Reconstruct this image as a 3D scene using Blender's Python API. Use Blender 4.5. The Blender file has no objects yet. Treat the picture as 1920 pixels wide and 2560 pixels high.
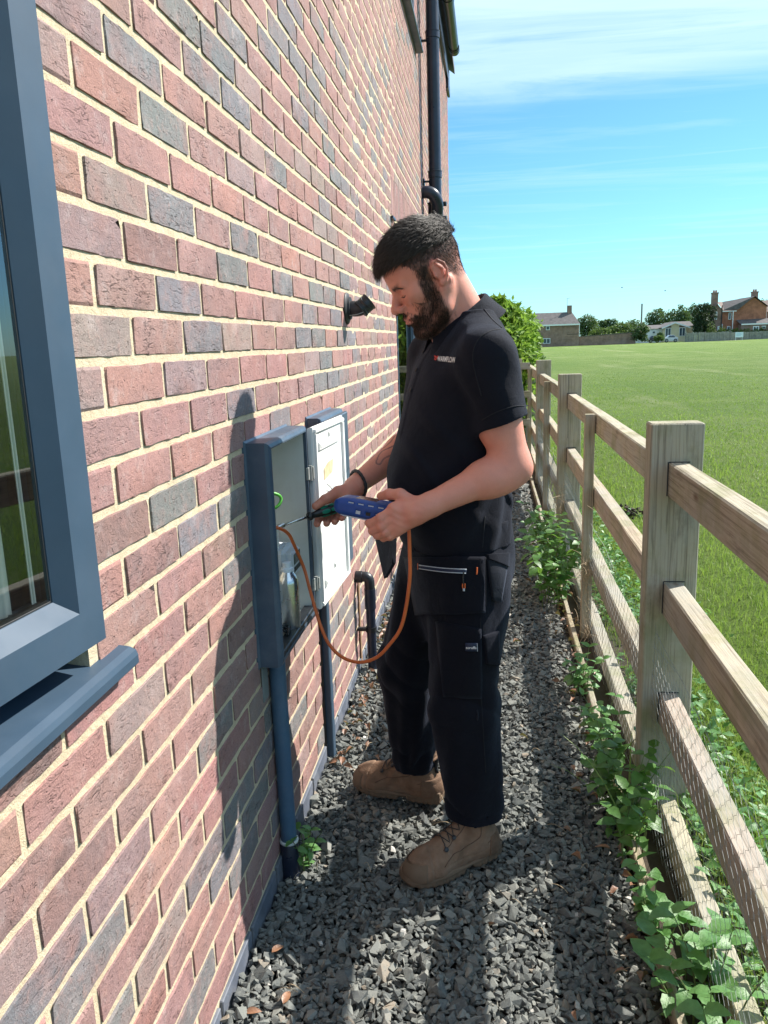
import bpy, math, random
import numpy as np
from mathutils import Vector, Matrix

random.seed(7)
RNG = np.random.default_rng(11)
SC = bpy.context.scene
COL = SC.collection

# ------------------------------------------------------------------ camera
cam_data = bpy.data.cameras.new('camera')
cam = bpy.data.objects.new('camera', cam_data)
COL.objects.link(cam)
SC.camera = cam
cam_data.sensor_fit = 'HORIZONTAL'
cam_data.sensor_width = 36.0
cam_data.lens = 37.417
cam_data.clip_start = 0.02
cam_data.clip_end = 2000.0
CAMPOS = Vector((0.57957, -1.27288, 1.43474))
YAW, PITCH, ROLL = -0.1361432, -0.2091656, -0.0335139
_fw = Vector((math.sin(YAW) * math.cos(PITCH), math.cos(YAW) * math.cos(PITCH), math.sin(PITCH)))
_r = _fw.cross(Vector((0, 0, 1))).normalized()
_u = _r.cross(_fw)
_r2 = math.cos(ROLL) * _r + math.sin(ROLL) * _u
_u2 = -math.sin(ROLL) * _r + math.cos(ROLL) * _u
cam.matrix_world = Matrix(((_r2.x, _u2.x, -_fw.x, CAMPOS.x), (_r2.y, _u2.y, -_fw.y, CAMPOS.y),
                           (_r2.z, _u2.z, -_fw.z, CAMPOS.z), (0, 0, 0, 1)))
_Rm = np.array([list(_r2), list(_u2), list(_fw)])


def project(p):
    """photo pixel (1920x2560) of world points, used to rank what shows largest"""
    d = (np.asarray(p, float) - np.array(CAMPOS)) @ _Rm.T
    w = np.maximum(d[..., 2], 1e-3)
    return np.stack([960 + 1995.58 * d[..., 0] / w, 1280 - 1995.58 * d[..., 1] / w, d[..., 2]], -1)


# ------------------------------------------------------------------ sun, sky, exposure
SUN_AZ, SUN_EL = math.radians(56.0), math.radians(43.5)      # azimuth from +Y towards +X
sun_data = bpy.data.lights.new('sun', 'SUN')
sun_data.energy = 4.1
sun_data.angle = math.radians(0.55)
sun_data.color = (1.0, 0.95, 0.87)
sun = bpy.data.objects.new('sun', sun_data)
COL.objects.link(sun)
SUND = Vector((math.sin(SUN_AZ) * math.cos(SUN_EL), math.cos(SUN_AZ) * math.cos(SUN_EL), math.sin(SUN_EL)))
sun.rotation_euler = SUND.to_track_quat('Z', 'Y').to_euler()
sun.location = SUND * 60

world = bpy.data.worlds.new('World')
SC.world = world
world.use_nodes = True
SC.view_settings.view_transform = 'Standard'
SC.view_settings.look = 'None'
SC.view_settings.gamma = 1.0
SC.view_settings.use_curve_mapping = False
SC.view_settings.exposure = 1.2
SC.render.engine = 'CYCLES'
try:
    SC.cycles.use_denoising = True
    SC.cycles.max_bounces = 6
    SC.cycles.transparent_max_bounces = 12
except Exception:
    pass


class NT:
    """tiny node-tree writer"""
    def __init__(self, nt):
        self.nt = nt
        nt.nodes.clear()

    def n(self, kind, ins=None, **props):
        nd = self.nt.nodes.new(kind)
        for k, v in props.items():
            setattr(nd, k, v)
        if ins:
            for k, v in ins.items():
                self.put(nd.inputs[k], v)
        return nd

    def put(self, sock, v):
        if isinstance(v, bpy.types.Node):
            v = v.outputs[0]
        if isinstance(v, bpy.types.NodeSocket):
            self.nt.links.new(v, sock)
        elif isinstance(v, (tuple, list)) and len(v) == 3 and sock.type == 'RGBA':
            sock.default_value = (*v, 1.0)
        else:
            sock.default_value = v

    def math(self, op, a, b=0.0, clamp=False):
        nd = self.n('ShaderNodeMath', operation=op, use_clamp=clamp)
        self.put(nd.inputs[0], a)
        self.put(nd.inputs[1], b)
        return nd.outputs[0]

    def ramp(self, fac, stops, interp='LINEAR'):
        nd = self.n('ShaderNodeValToRGB')
        nd.color_ramp.interpolation = interp
        cr = nd.color_ramp
        while len(cr.elements) > 1:
            cr.elements.remove(cr.elements[-1])
        for i, (p, c) in enumerate(stops):
            if not isinstance(c, (tuple, list)):
                c = (c, c, c)
            e = cr.elements[0] if i == 0 else cr.elements.new(p)
            e.position = p
            e.color = (*c, 1.0)
        self.put(nd.inputs[0], fac)
        return nd.outputs[0]

    def mix(self, fac, a, b, blend='MIX'):
        nd = self.n('ShaderNodeMix', data_type='RGBA', blend_type=blend)
        self.put(nd.inputs[0], fac)
        self.put(nd.inputs[6], a)
        self.put(nd.inputs[7], b)
        return nd.outputs[2]

    def noise(self, vec, scale, detail=4, rough=0.55, dist=0.0):
        nd = self.n('ShaderNodeTexNoise')
        if vec is not None:
            self.put(nd.inputs['Vector'], vec)
        nd.inputs['Scale'].default_value = scale
        nd.inputs['Detail'].default_value = detail
        nd.inputs['Roughness'].default_value = rough
        nd.inputs['Distortion'].default_value = dist
        return nd.outputs['Fac']

    def vmap(self, vec, scale=(1, 1, 1), rot=(0, 0, 0), loc=(0, 0, 0)):
        nd = self.n('ShaderNodeMapping')
        self.put(nd.inputs['Vector'], vec)
        nd.inputs['Scale'].default_value = scale
        nd.inputs['Rotation'].default_value = rot
        nd.inputs['Location'].default_value = loc
        return nd.outputs[0]

    def bump(self, h, strength=0.5, dist=0.01, normal=None):
        nd = self.n('ShaderNodeBump')
        nd.inputs['Strength'].default_value = strength
        nd.inputs['Distance'].default_value = dist
        self.put(nd.inputs['Height'], h)
        if normal is not None:
            self.put(nd.inputs['Normal'], normal)
        return nd.outputs[0]


# sky: Nishita plus thin cirrus high up
w = NT(world.node_tree)
sky = w.n('ShaderNodeTexSky', sky_type='NISHITA', sun_disc=False, sun_elevation=SUN_EL, sun_rotation=SUN_AZ,
          altitude=0.0, air_density=1.0, dust_density=0.35, ozone_density=1.6)
tc = w.n('ShaderNodeTexCoord')
sep = w.n('ShaderNodeSeparateXYZ', {0: tc.outputs['Generated']})
zz = w.math('MAXIMUM', sep.outputs[2], 0.04)
# project the view direction on a flat cloud layer
cx = w.math('DIVIDE', sep.outputs[0], zz)
cy = w.math('DIVIDE', sep.outputs[1], zz)
cl = w.n('ShaderNodeCombineXYZ', {0: cx, 1: cy, 2: 0.0})
n1 = w.noise(w.vmap(cl, (0.55, 1.5, 1), (0, 0, 0.35), (0.3, 1.2, 0)), 1.0, 9, 0.62, 0.9)
n2 = w.noise(w.vmap(cl, (0.10, 0.30, 1), (0, 0, 0.22), (5.3, 0.6, 0)), 1.0, 3, 0.5, 0.2)
streak = w.noise(w.vmap(cl, (0.35, 1.6, 1), (0, 0, 0.45), (2.1, 4.0, 0)), 1.0, 6, 0.62, 0.7)
elev = w.ramp(sep.outputs[2], [(0.245, 0.0), (0.275, 0.80), (0.40, 1.0)])
lowhaze = w.ramp(sep.outputs[2], [(0.0, 0.12), (0.20, 0.30), (0.33, 0.20)])
c1 = w.ramp(w.math('ADD', w.math('MULTIPLY', n1, 0.6), w.math('MULTIPLY', n2, 0.45)), [(0.41, 0.0), (0.57, 1.0)])
c2 = w.ramp(streak, [(0.50, 0.0), (0.72, 1.0)])
cov = w.math('ADD', w.math('MULTIPLY', c1, w.math('MULTIPLY', elev, 0.72)), w.math('MULTIPLY', c2, lowhaze), clamp=True)
skycol = w.mix(1.0, sky, (0.37, 0.66, 0.90), 'MULTIPLY')
cloudcol = w.mix(cov, skycol, (3.9, 5.1, 5.6))
bg = w.n('ShaderNodeBackground', {'Color': cloudcol, 'Strength': 0.100})
wo = w.n('ShaderNodeOutputWorld', {'Surface': bg})


# ------------------------------------------------------------------ object helpers
def props(o, label=None, cat=None, group=None, kind=None):
    if label: o['label'] = label
    if cat: o['category'] = cat
    if group: o['group'] = group
    if kind: o['kind'] = kind
    return o


def empty(name, loc, label, cat, group=None, rz=0.0):
    o = bpy.data.objects.new(name, None)
    o.empty_display_size = 0.1
    COL.objects.link(o)
    o.location = loc
    o.rotation_euler = (0, 0, rz)
    return props(o, label, cat, group)


def mkmesh(name, V, F, smooth=False):
    """V (n,3); F list of faces or (m,k) array"""
    me = bpy.data.meshes.new(name)
    if isinstance(F, np.ndarray):
        V = np.asarray(V, dtype=np.float32)
        m, k = F.shape
        me.vertices.add(len(V))
        me.vertices.foreach_set('co', V.ravel())
        me.loops.add(m * k)
        me.loops.foreach_set('vertex_index', F.astype(np.int32).ravel())
        me.polygons.add(m)
        me.polygons.foreach_set('loop_start', np.arange(m, dtype=np.int32) * k)
        me.polygons.foreach_set('loop_total', np.full(m, k, dtype=np.int32))
        me.update(calc_edges=True)
        me.validate()
        if not smooth:
            me.shade_flat()
    else:
        me.from_pydata([tuple(map(float, v)) for v in V], [], [tuple(int(i) for i in f) for f in F])
        me.update()
    if smooth:
        me.polygons.foreach_set('use_smooth', np.ones(len(me.polygons), dtype=bool))
    return me


def link(name, me, mat=None, parent=None, world_space=True):
    """link a mesh whose vertices are in world space (or in the parent's space)"""
    o = bpy.data.objects.new(name, me)
    COL.objects.link(o)
    if mat is not None:
        me.materials.clear()
        me.materials.append(mat)
    if parent is not None:
        o.parent = parent
        if world_space:
            M = Matrix.Identity(4)
            p = parent
            while p is not None:
                M = Matrix.LocRotScale(p.location, p.rotation_euler, p.scale) @ M
                p = p.parent
            me.transform(M.inverted())
    return o


class MB:
    """collects simple shapes into one mesh"""
    def __init__(self):
        self.V = []
        self.F = []

    def add(self, V, F):
        b = len(self.V)
        self.V.extend([tuple(v) for v in V])
        self.F.extend([tuple(i + b for i in f) for f in F])
        return self

    def box(self, x0, x1, y0, y1, z0, z1, bev=0.0):
        if bev <= 0:
            V = [(x, y, z) for x in (x0, x1) for y in (y0, y1) for z in (z0, z1)]
            F = [(0, 1, 3, 2), (4, 6, 7, 5), (0, 4, 5, 1), (2, 3, 7, 6), (0, 2, 6, 4), (1, 5, 7, 3)]
            return self.add(V, F)
        c = np.array([(x0 + x1) / 2, (y0 + y1) / 2, (z0 + z1) / 2])
        h = np.array([abs(x1 - x0), abs(y1 - y0), abs(z1 - z0)]) / 2
        bev = min(bev, h.min() * 0.9)
        V = []
        idx = {}
        for sx in (-1, 1):
            for sy in (-1, 1):
                for sz in (-1, 1):
                    for a in range(3):
                        d = np.array([sx, sy, sz]) * (h - bev)
                        d[a] = (sx, sy, sz)[a] * h[a]
                        idx[(sx, sy, sz, a)] = len(V)
                        V.append(c + d)
        F = []
        for a in range(3):
            b_, c_ = (a + 1) % 3, (a + 2) % 3
            for s in (-1, 1):
                q = []
                for (p, r) in ((-1, -1), (1, -1), (1, 1), (-1, 1)):
                    k = [0, 0, 0]
                    k[a] = s; k[b_] = p; k[c_] = r
                    q.append(idx[(*k, a)])
                F.append(q if s > 0 else q[::-1])
        for a in range(3):            # edges parallel to axis a
            b_, c_ = (a + 1) % 3, (a + 2) % 3
            for p in (-1, 1):
                for r in (-1, 1):
                    k0 = [0, 0, 0]; k0[a] = -1; k0[b_] = p; k0[c_] = r
                    k1 = list(k0); k1[a] = 1
                    q = [idx[(*k0, b_)], idx[(*k1, b_)], idx[(*k1, c_)], idx[(*k0, c_)]]
                    F.append(q if p * r < 0 else q[::-1])
        for sx in (-1, 1):
            for sy in (-1, 1):
                for sz in (-1, 1):
                    t = [idx[(sx, sy, sz, 0)], idx[(sx, sy, sz, 1)], idx[(sx, sy, sz, 2)]]
                    F.append(t if sx * sy * sz > 0 else t[::-1])
        return self.add(V, F)

    def tube(self, pts, r, n=12, cap=True, closed=False):
        pts = [Vector(p) for p in pts]
        m = len(pts)
        rs = r if isinstance(r, (list, tuple, np.ndarray)) else [r] * m
        V, F = [], []
        ref = None
        for i, p in enumerate(pts):
            if closed:
                t = (pts[(i + 1) % m] - pts[i - 1]).normalized()
            else:
                t = (pts[min(i + 1, m - 1)] - pts[max(i - 1, 0)]).normalized()
            if ref is None:
                ref = Vector((0, 0, 1)) if abs(t.z) < 0.9 else Vector((1, 0, 0))
            a = (ref - t * ref.dot(t)).normalized()
            ref = a
            b = t.cross(a)
            for k in range(n):
                an = 2 * math.pi * k / n
                V.append(p + (a * math.cos(an) + b * math.sin(an)) * rs[i])
        for i in range(m if closed else m - 1):
            j = (i + 1) % m
            for k in range(n):
                F.append((i * n + k, i * n + (k + 1) % n, j * n + (k + 1) % n, j * n + k))
        if cap and not closed:
            F.append(tuple(range(n))[::-1])
            F.append(tuple((m - 1) * n + k for k in range(n)))
        return self.add(V, F)

    def lathe(self, prof, c, axis=(0, 0, 1), n=24, cap=True):
        """prof = [(radius, height)...] along axis from point c"""
        ax = Vector(axis).normalized()
        ref = Vector((0, 0, 1)) if abs(ax.z) < 0.9 else Vector((1, 0, 0))
        a = (ref - ax * ref.dot(ax)).normalized()
        b = ax.cross(a)
        c = Vector(c)
        V, F = [], []
        for (r, h) in prof:
            for k in range(n):
                an = 2 * math.pi * k / n
                V.append(c + ax * h + (a * math.cos(an) + b * math.sin(an)) * r)
        for i in range(len(prof) - 1):
            for k in range(n):
                F.append((i * n + k, i * n + (k + 1) % n, (i + 1) * n + (k + 1) % n, (i + 1) * n + k))
        if cap:
            F.append(tuple(range(n))[::-1])
            F.append(tuple((len(prof) - 1) * n + k for k in range(n)))
        return self.add(V, F)

    def prism(self, poly, lo, hi, axis=2):
        """extrude a polygon given in the two other axes (in cyclic order)"""
        n = len(poly)
        V = []
        for h in (lo, hi):
            for (p, q) in poly:
                v = [0, 0, 0]
                v[axis] = h; v[(axis + 1) % 3] = p; v[(axis + 2) % 3] = q
                V.append(v)
        F = [tuple(range(n))[::-1], tuple(range(n, 2 * n))]
        for i in range(n):
            j = (i + 1) % n
            F.append((i, j, n + j, n + i))
        return self.add(V, F)

    def build(self, name, mat, parent=None, smooth=False, angle=None):
        me = mkmesh(name, self.V, self.F, smooth)
        if angle is not None and smooth:
            try:
                me.set_sharp_from_angle(angle=math.radians(angle))
            except Exception:
                pass
        return link(name, me, mat, parent)


def bez(pts, n=24):
    """Catmull-Rom through points"""
    P = [np.array(p, float) for p in pts]
    P = [2 * P[0] - P[1]] + P + [2 * P[-1] - P[-2]]
    out = []
    segs = len(P) - 3
    per = max(2, n // segs)
    for i in range(segs):
        p0, p1, p2, p3 = P[i:i + 4]
        for t in np.linspace(0, 1, per, endpoint=False):
            out.append(0.5 * ((2 * p1) + (-p0 + p2) * t + (2 * p0 - 5 * p1 + 4 * p2 - p3) * t * t + (-p0 + 3 * p1 - 3 * p2 + p3) * t ** 3))
    out.append(P[-2])
    return out


def dup(root, loc=None, rz=None, label=None, group=None):
    def cp(o, par):
        c = o.copy()
        COL.objects.link(c)
        c.parent = par
        for ch in [x for x in o.children]:
            cp(ch, c)
        return c
    r = cp(root, None)
    if loc is not None: r.location = loc
    if rz is not None: r.rotation_euler = (0, 0, rz)
    if label: r['label'] = label
    if group: r['group'] = group
    return r


# ------------------------------------------------------------------ materials
MATS = {}


def mat(name, build):
    if name in MATS:
        return MATS[name]
    m = bpy.data.materials.new(name)
    m.use_nodes = True
    t = NT(m.node_tree)
    build(t)
    MATS[name] = m
    return m


def finish(t, color, rough=0.6, normal=None, **kw):
    b = t.n('ShaderNodeBsdfPrincipled')
    t.put(b.inputs['Base Color'], color)
    t.put(b.inputs['Roughness'], rough)
    if normal is not None:
        t.put(b.inputs['Normal'], normal)
    for k, v in kw.items():
        t.put(b.inputs[k.replace('_', ' ')], v)
    t.n('ShaderNodeOutputMaterial', {'Surface': b})
    return b


def m_plain(name, col, rough=0.55, var=0.12, scale=30, bump=0.0, bscale=200, metal=0.0, spec=0.5, dirt=None):
    def f(t):
        g = t.n('ShaderNodeTexCoord').outputs['Object']
        n = t.noise(g, scale, 5)
        lo = tuple(max(0, c * (1 - var)) for c in col)
        hi = tuple(min(1, c * (1 + var)) for c in col)
        c = t.ramp(n, [(0.3, lo), (0.7, hi)])
        if dirt:
            dn = t.ramp(t.noise(g, scale * 0.35, 8, 0.7), [(0.48, 0.0), (0.72, 1.0)])
            c = t.mix(t.math('MULTIPLY', dn, dirt[1]), c, dirt[0])
        nm = None
        if bump:
            nm = t.bump(t.noise(g, bscale, 4), bump, 0.002)
        r = t.ramp(t.noise(g, scale * 1.7, 4), [(0.3, max(0.02, rough - 0.06)), (0.7, min(1, rough + 0.08))])
        finish(t, c, r, nm, Metallic=metal, Specular_IOR_Level=spec)
    return mat(name, f)


def brick_nodes(t, tint, rnd):
    """colour and relief of one facing brick; rnd shifts the pattern, tint is its base colour"""
    g = t.n('ShaderNodeTexCoord').outputs['Object']
    off = t.n('ShaderNodeVectorMath', operation='SCALE')
    off.inputs[0].default_value = (37.0, 23.0, 51.0)
    t.put(off.inputs['Scale'], rnd)
    p = t.n('ShaderNodeVectorMath', {0: g, 1: off.outputs[0]}, operation='ADD').outputs[0]
    big = t.noise(p, 9, 3, 0.5)
    fine = t.noise(p, 420, 4, 0.7)
    mid = t.noise(p, 60, 5, 0.62, 0.3)
    c = t.mix(t.ramp(big, [(0.40, 0.0), (0.66, 0.62)]), tint, t.mix(0.5, tint, (0.24, 0.19, 0.20)))
    c = t.mix(t.ramp(mid, [(0.52, 0.0), (0.74, 0.40)]), c, (0.48, 0.27, 0.22))
    c = t.mix(t.ramp(t.noise(p, 24, 6, 0.7), [(0.54, 0.0), (0.74, 0.50)]), c, (0.52, 0.44, 0.42))
    c = t.mix(t.ramp(t.noise(p, 7, 4, 0.6, 0.4), [(0.50, 0.0), (0.68, 0.55)]), c, (0.38, 0.205, 0.180))
    c = t.mix(t.ramp(t.noise(p, 17, 6, 0.72, 0.5), [(0.56, 0.0), (0.72, 0.50)]), c, (0.195, 0.150, 0.150))
    c = t.mix(t.ramp(fine, [(0.42, 0.34), (0.60, 0.0)]), c, (0.13, 0.08, 0.075))
    pit = t.ramp(t.noise(p, 130, 3, 0.6), [(0.66, 0.0), (0.72, 0.7)])
    c = t.mix(pit, c, (0.10, 0.06, 0.055))
    # creases: slanting folds of the clay
    wv = t.n('ShaderNodeTexNoise')
    t.put(wv.inputs['Vector'], t.vmap(p, (1, 34, 95), (0.75, 0, 0)))
    wv.inputs['Scale'].default_value = 1.0
    wv.inputs['Detail'].default_value = 5
    wv.inputs['Roughness'].default_value = 0.6
    wv.inputs['Distortion'].default_value = 1.6
    crease = t.ramp(wv.outputs['Fac'], [(0.30, 0.0), (0.40, 0.75), (0.5, 1.0)])
    zone = t.math('MULTIPLY', t.ramp(t.noise(p, 13, 3), [(0.36, 1.0), (0.60, 0.08)]), t.ramp(rnd, [(0.0, 0.25), (1.0, 1.25)]))
    dark = t.math('MULTIPLY', t.math('SUBTRACT', 1.0, crease), zone)
    vor = t.n('ShaderNodeTexVoronoi', feature='DISTANCE_TO_EDGE')
    t.put(vor.inputs['Vector'], t.vmap(t.mix(0.10, p, t.n('ShaderNodeTexNoise', {'Vector': p, 'Scale': 40.0}).outputs['Color']), (1, 1, 1.6), (0.7, 0, 0)))
    vor.inputs['Scale'].default_value = 34
    crack = t.ramp(vor.outputs['Distance'], [(0.0, 0.0), (0.035, 1.0)])
    crackz = t.ramp(t.noise(p, 14, 3), [(0.64, 0.0), (0.74, 0.7)])
    cr = t.math('MULTIPLY', t.math('SUBTRACT', 1.0, crack), crackz)
    c = t.mix(t.math('MULTIPLY', cr, 0.8), c, (0.06, 0.035, 0.035))
    c = t.mix(t.math('MULTIPLY', dark, 0.28), c, (0.10, 0.06, 0.06))
    h = t.math('ADD', t.math('MULTIPLY', t.math('SUBTRACT', 0.0, dark), 0.9), t.math('MULTIPLY', fine, 0.35))
    h = t.math('ADD', h, t.math('MULTIPLY', mid, 0.7))
    h = t.math('SUBTRACT', h, t.math('MULTIPLY', cr, 1.2))
    h = t.math('SUBTRACT', h, t.math('MULTIPLY', pit, 0.8))
    return c, t.bump(h, 1.0, 0.0045)


def f_brick(t):
    oi = t.n('ShaderNodeObjectInfo')
    c, nm = brick_nodes(t, oi.outputs['Color'], oi.outputs['Random'])
    finish(t, c, 0.85, nm, Specular_IOR_Level=0.25)


def f_brick_many(t):
    a = t.n('ShaderNodeAttribute', attribute_name='tint')
    r = t.n('ShaderNodeAttribute', attribute_name='rnd')
    c, nm = brick_nodes(t, a.outputs['Color'], r.outputs['Fac'])
    finish(t, c, 0.85, nm, Specular_IOR_Level=0.25)


def f_mortar(t):
    g = t.n('ShaderNodeTexCoord').outputs['Object']
    n = t.noise(g, 14, 6, 0.6)
    c = t.ramp(n, [(0.3, (0.60, 0.49, 0.335)), (0.6, (0.69, 0.575, 0.405)), (0.8, (0.74, 0.65, 0.50))])
    sp = t.ramp(t.noise(g, 600, 2, 0.6), [(0.34, 0.5), (0.46, 0.0)])
    c = t.mix(sp, c, (0.30, 0.22, 0.14))
    h = t.math('ADD', t.noise(g, 500, 3, 0.7), t.math('MULTIPLY', t.noise(g, 70, 4), 1.6))
    finish(t, c, 0.95, t.bump(h, 0.9, 0.003), Specular_IOR_Level=0.1)


def f_wood(t):
    """weathered softwood; the grain runs along the object's local Y (rails) or Z (posts), picked by the tint's alpha"""
    g = t.n('ShaderNodeTexCoord').outputs['Object']
    oi = t.n('ShaderNodeObjectInfo')
    off = t.n('ShaderNodeVectorMath', operation='SCALE')
    off.inputs[0].default_value = (11.0, 17.0, 5.0)
    t.put(off.inputs['Scale'], oi.outputs['Random'])
    p = t.n('ShaderNodeVectorMath', {0: g, 1: off.outputs[0]}, operation='ADD').outputs[0]
    grain = t.noise(t.vmap(p, (130, 130, 3.2)), 1.0, 5, 0.65, 0.6)
    grain2 = t.noise(t.vmap(p, (28, 28, 0.9)), 1.0, 4, 0.6, 1.2)
    c = t.ramp(grain2, [(0.28, (0.30, 0.245, 0.165)), (0.5, (0.385, 0.325, 0.23)), (0.75, (0.47, 0.40, 0.285))])
    c = t.mix(0.6, c, oi.outputs['Color'])
    c = t.mix(t.ramp(grain, [(0.36, 0.62), (0.52, 0.0)]), c, (0.11, 0.085, 0.055))
    grey = t.ramp(t.noise(t.vmap(p, (7, 7, 2.5)), 1.0, 6, 0.65), [(0.42, 0.0), (0.62, 0.6)])
    c = t.mix(grey, c, (0.335, 0.335, 0.30))
    alg = t.ramp(t.noise(p, 5.5, 6, 0.65), [(0.48, 0.0), (0.68, 0.62)])
    c = t.mix(alg, c, (0.20, 0.215, 0.095))
    st = t.ramp(t.noise(t.vmap(p, (9, 9, 4)), 1.0, 7, 0.7), [(0.58, 0.0), (0.72, 0.5)])
    c = t.mix(st, c, (0.10, 0.075, 0.055))
    kn = t.n('ShaderNodeTexVoronoi', feature='F1')
    t.put(kn.inputs['Vector'], t.vmap(p, (7, 7, 2.3)))
    kn.inputs['Scale'].default_value = 1.0
    knot = t.ramp(kn.outputs['Distance'], [(0.035, 0.75), (0.085, 0.0)])
    c = t.mix(knot, c, (0.12, 0.065, 0.035))
    h = t.math('ADD', grain, t.math('MULTIPLY', grain2, 0.6))
    finish(t, c, 0.85, t.bump(h, 0.7, 0.003), Specular_IOR_Level=0.2)


M_BRICK = mat('facing_brick', f_brick)
M_BRICKS = mat('facing_bricks_far', f_brick_many)
M_MORTAR = mat('mortar', f_mortar)
M_WOOD = mat('weathered_wood', f_wood)
M_BLUEBRICK = m_plain('engineering_brick', (0.105, 0.12, 0.155), 0.55, 0.25, 16, 0.4, 160, dirt=((0.30, 0.29, 0.27), 0.35))
M_UPVC = m_plain('grey_window_plastic', (0.040, 0.070, 0.108), 0.5, 0.08, 9, 0.05, 700, spec=0.35, dirt=((0.16, 0.18, 0.20), 0.10))
M_BOX = m_plain('slate_blue_plastic', (0.048, 0.076, 0.115), 0.42, 0.12, 12, 0.12, 240, dirt=((0.34, 0.38, 0.42), 0.18))
M_WHITE = m_plain('white_plastic', (0.78, 0.79, 0.77), 0.45, 0.04, 8, 0.05, 200)
M_DIRTYWHITE = m_plain('aged_white_plastic', (0.62, 0.64, 0.62), 0.5, 0.06, 7, 0.08, 200, dirt=((0.42, 0.36, 0.26), 0.4))
M_BLACK = m_plain('black_plastic', (0.012, 0.014, 0.018), 0.35, 0.3, 40, 0.08, 300, dirt=((0.08, 0.09, 0.10), 0.25))
M_RUBBER = m_plain('matt_black_plastic', (0.016, 0.017, 0.019), 0.6, 0.3, 40)
M_NAVYPIPE = m_plain('dark_navy_pipe', (0.013, 0.018, 0.036), 0.33, 0.25, 12, 0.05, 200, dirt=((0.10, 0.11, 0.12), 0.12))
M_STEEL = m_plain('bright_steel', (0.62, 0.64, 0.66), 0.28, 0.08, 60, 0.0, 200, metal=1.0)
M_GALV = m_plain('galvanised_wire', (0.30, 0.32, 0.31), 0.6, 0.2, 60, metal=0.25)
M_ORANGE = m_plain('orange_rubber', (0.62, 0.135, 0.035), 0.45, 0.10, 25)
# ================================================================== the brick house: wall, openings, roof
Z0 = 1.42                     # height of the reference bed joint (mid-height course)
CH, HB = 0.075, 0.1125        # course height, half a brick and its joint
WALL_Y0, WALL_Y1 = -2.2, 11.02
WALL_TOP = 5.20
TONES={(0,-2):"g",(0,2):"b",(0,8):"m",(0,10):"b",(0,14):"o",(0,16):"b",(0,18):"b",(0,22):"m",(0,24):"g",(1,-3):"o",(1,-1):"m",(1,1):"b",(1,3):"m",(1,7):"m",(1,13):"m",(1,15):"b",(2,-2):"g",(2,2):"m",(2,4):"b",(2,8):"b",(2,12):"b",(2,14):"b",(3,-3):"o",(3,-1):"g",(3,1):"b",(3,3):"m",(3,5):"b",(3,9):"o",(3,11):"m",(4,-2):"m",(4,4):"o",(5,1):"b",(5,3):"m",(5,5):"g",(5,7):"m",(6,-2):"g",(6,0):"b",(6,4):"m",(6,6):"g",(6,8):"b",(7,-1):"m",(7,1):"m",(7,5):"b",(7,7):"m",(8,4):"b",(-1,-3):"g",(-1,3):"m",(-1,9):"m",(-1,11):"g",(-2,8):"m",(-2,10):"m",(-2,12):"b",(-2,14):"b",(-4,0):"b",(-4,-2):"d",(-5,-1):"d",(-8,-2):"g",(-5,3):"b",(-9,3):"d",(-5,-3):"o",(-7,1):"r",(-6,-2):"m",(-13,5):"b",(-14,2):"b",(-9,1):"d",(-12,2):"r",(4,14):"g",(4,16):"g",(3,17):"b",(3,19):"g",(-3,7):"b",(-3,17):"b",(-3,19):"b",(-3,21):"b",(-4,20):"g",(-6,22):"g",(1,25):"b",(-4,28):"b",(-1,29):"b",(5,19):"b",(-5,27):"b",(-2,28):"b",(7,11):"g",(7,13):"g",(6,14):"b",(9,11):"b",(10,14):"b",(12,14):"b",(11,11):"b",(9,15):"b",(8,16):"b",(8,18):"b",(8,20):"b",(14,18):"b",(14,22):"b",(11,21):"b",(9,25):"g",(9,31):"b",(5,15):"g",(5,21):"g",(11,9):"b",(13,23):"b",(10,26):"g",(16,26):"b",(17,29):"g",(13,35):"g",(-11,-5):"b",(-11,-3):"g",(-10,-6):"g",(-9,-5):"d",(-14,-2):"g",(-14,0):"b",(-15,1):"b",(-16,2):"b",(-14,4):"b",(-17,-1):"b",(-10,-4):"d",(-9,-3):"m",(-10,-2):"m",(-19,1):"b",(-12,-4):"b",(-15,7):"b",(-12,4):"g",(-15,3):"b",(-17,7):"g",(-17,5):"b",(-13,19):"b",(-14,18):"g",(-16,12):"b",(-13,13):"g",(-13,7):"d",(-12,16):"r",(-16,18):"b"}
OPEN = [(-1.7, -0.245, 0.985, 2.17), (0.548, 0.942, 0.655, 1.20), (3.83, 5.10, 0.62, 2.16), (4.30, 5.62, 3.745, 4.80)]
SOLDIER = [(3.72, 5.21, 2.17, 2.42), (-1.8, -0.13, 2.17, 2.42)]

house = empty('brick_house', (0, 0, 0), 'red and grey brick house wall rising along the left of the gravel path', 'house')


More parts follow.
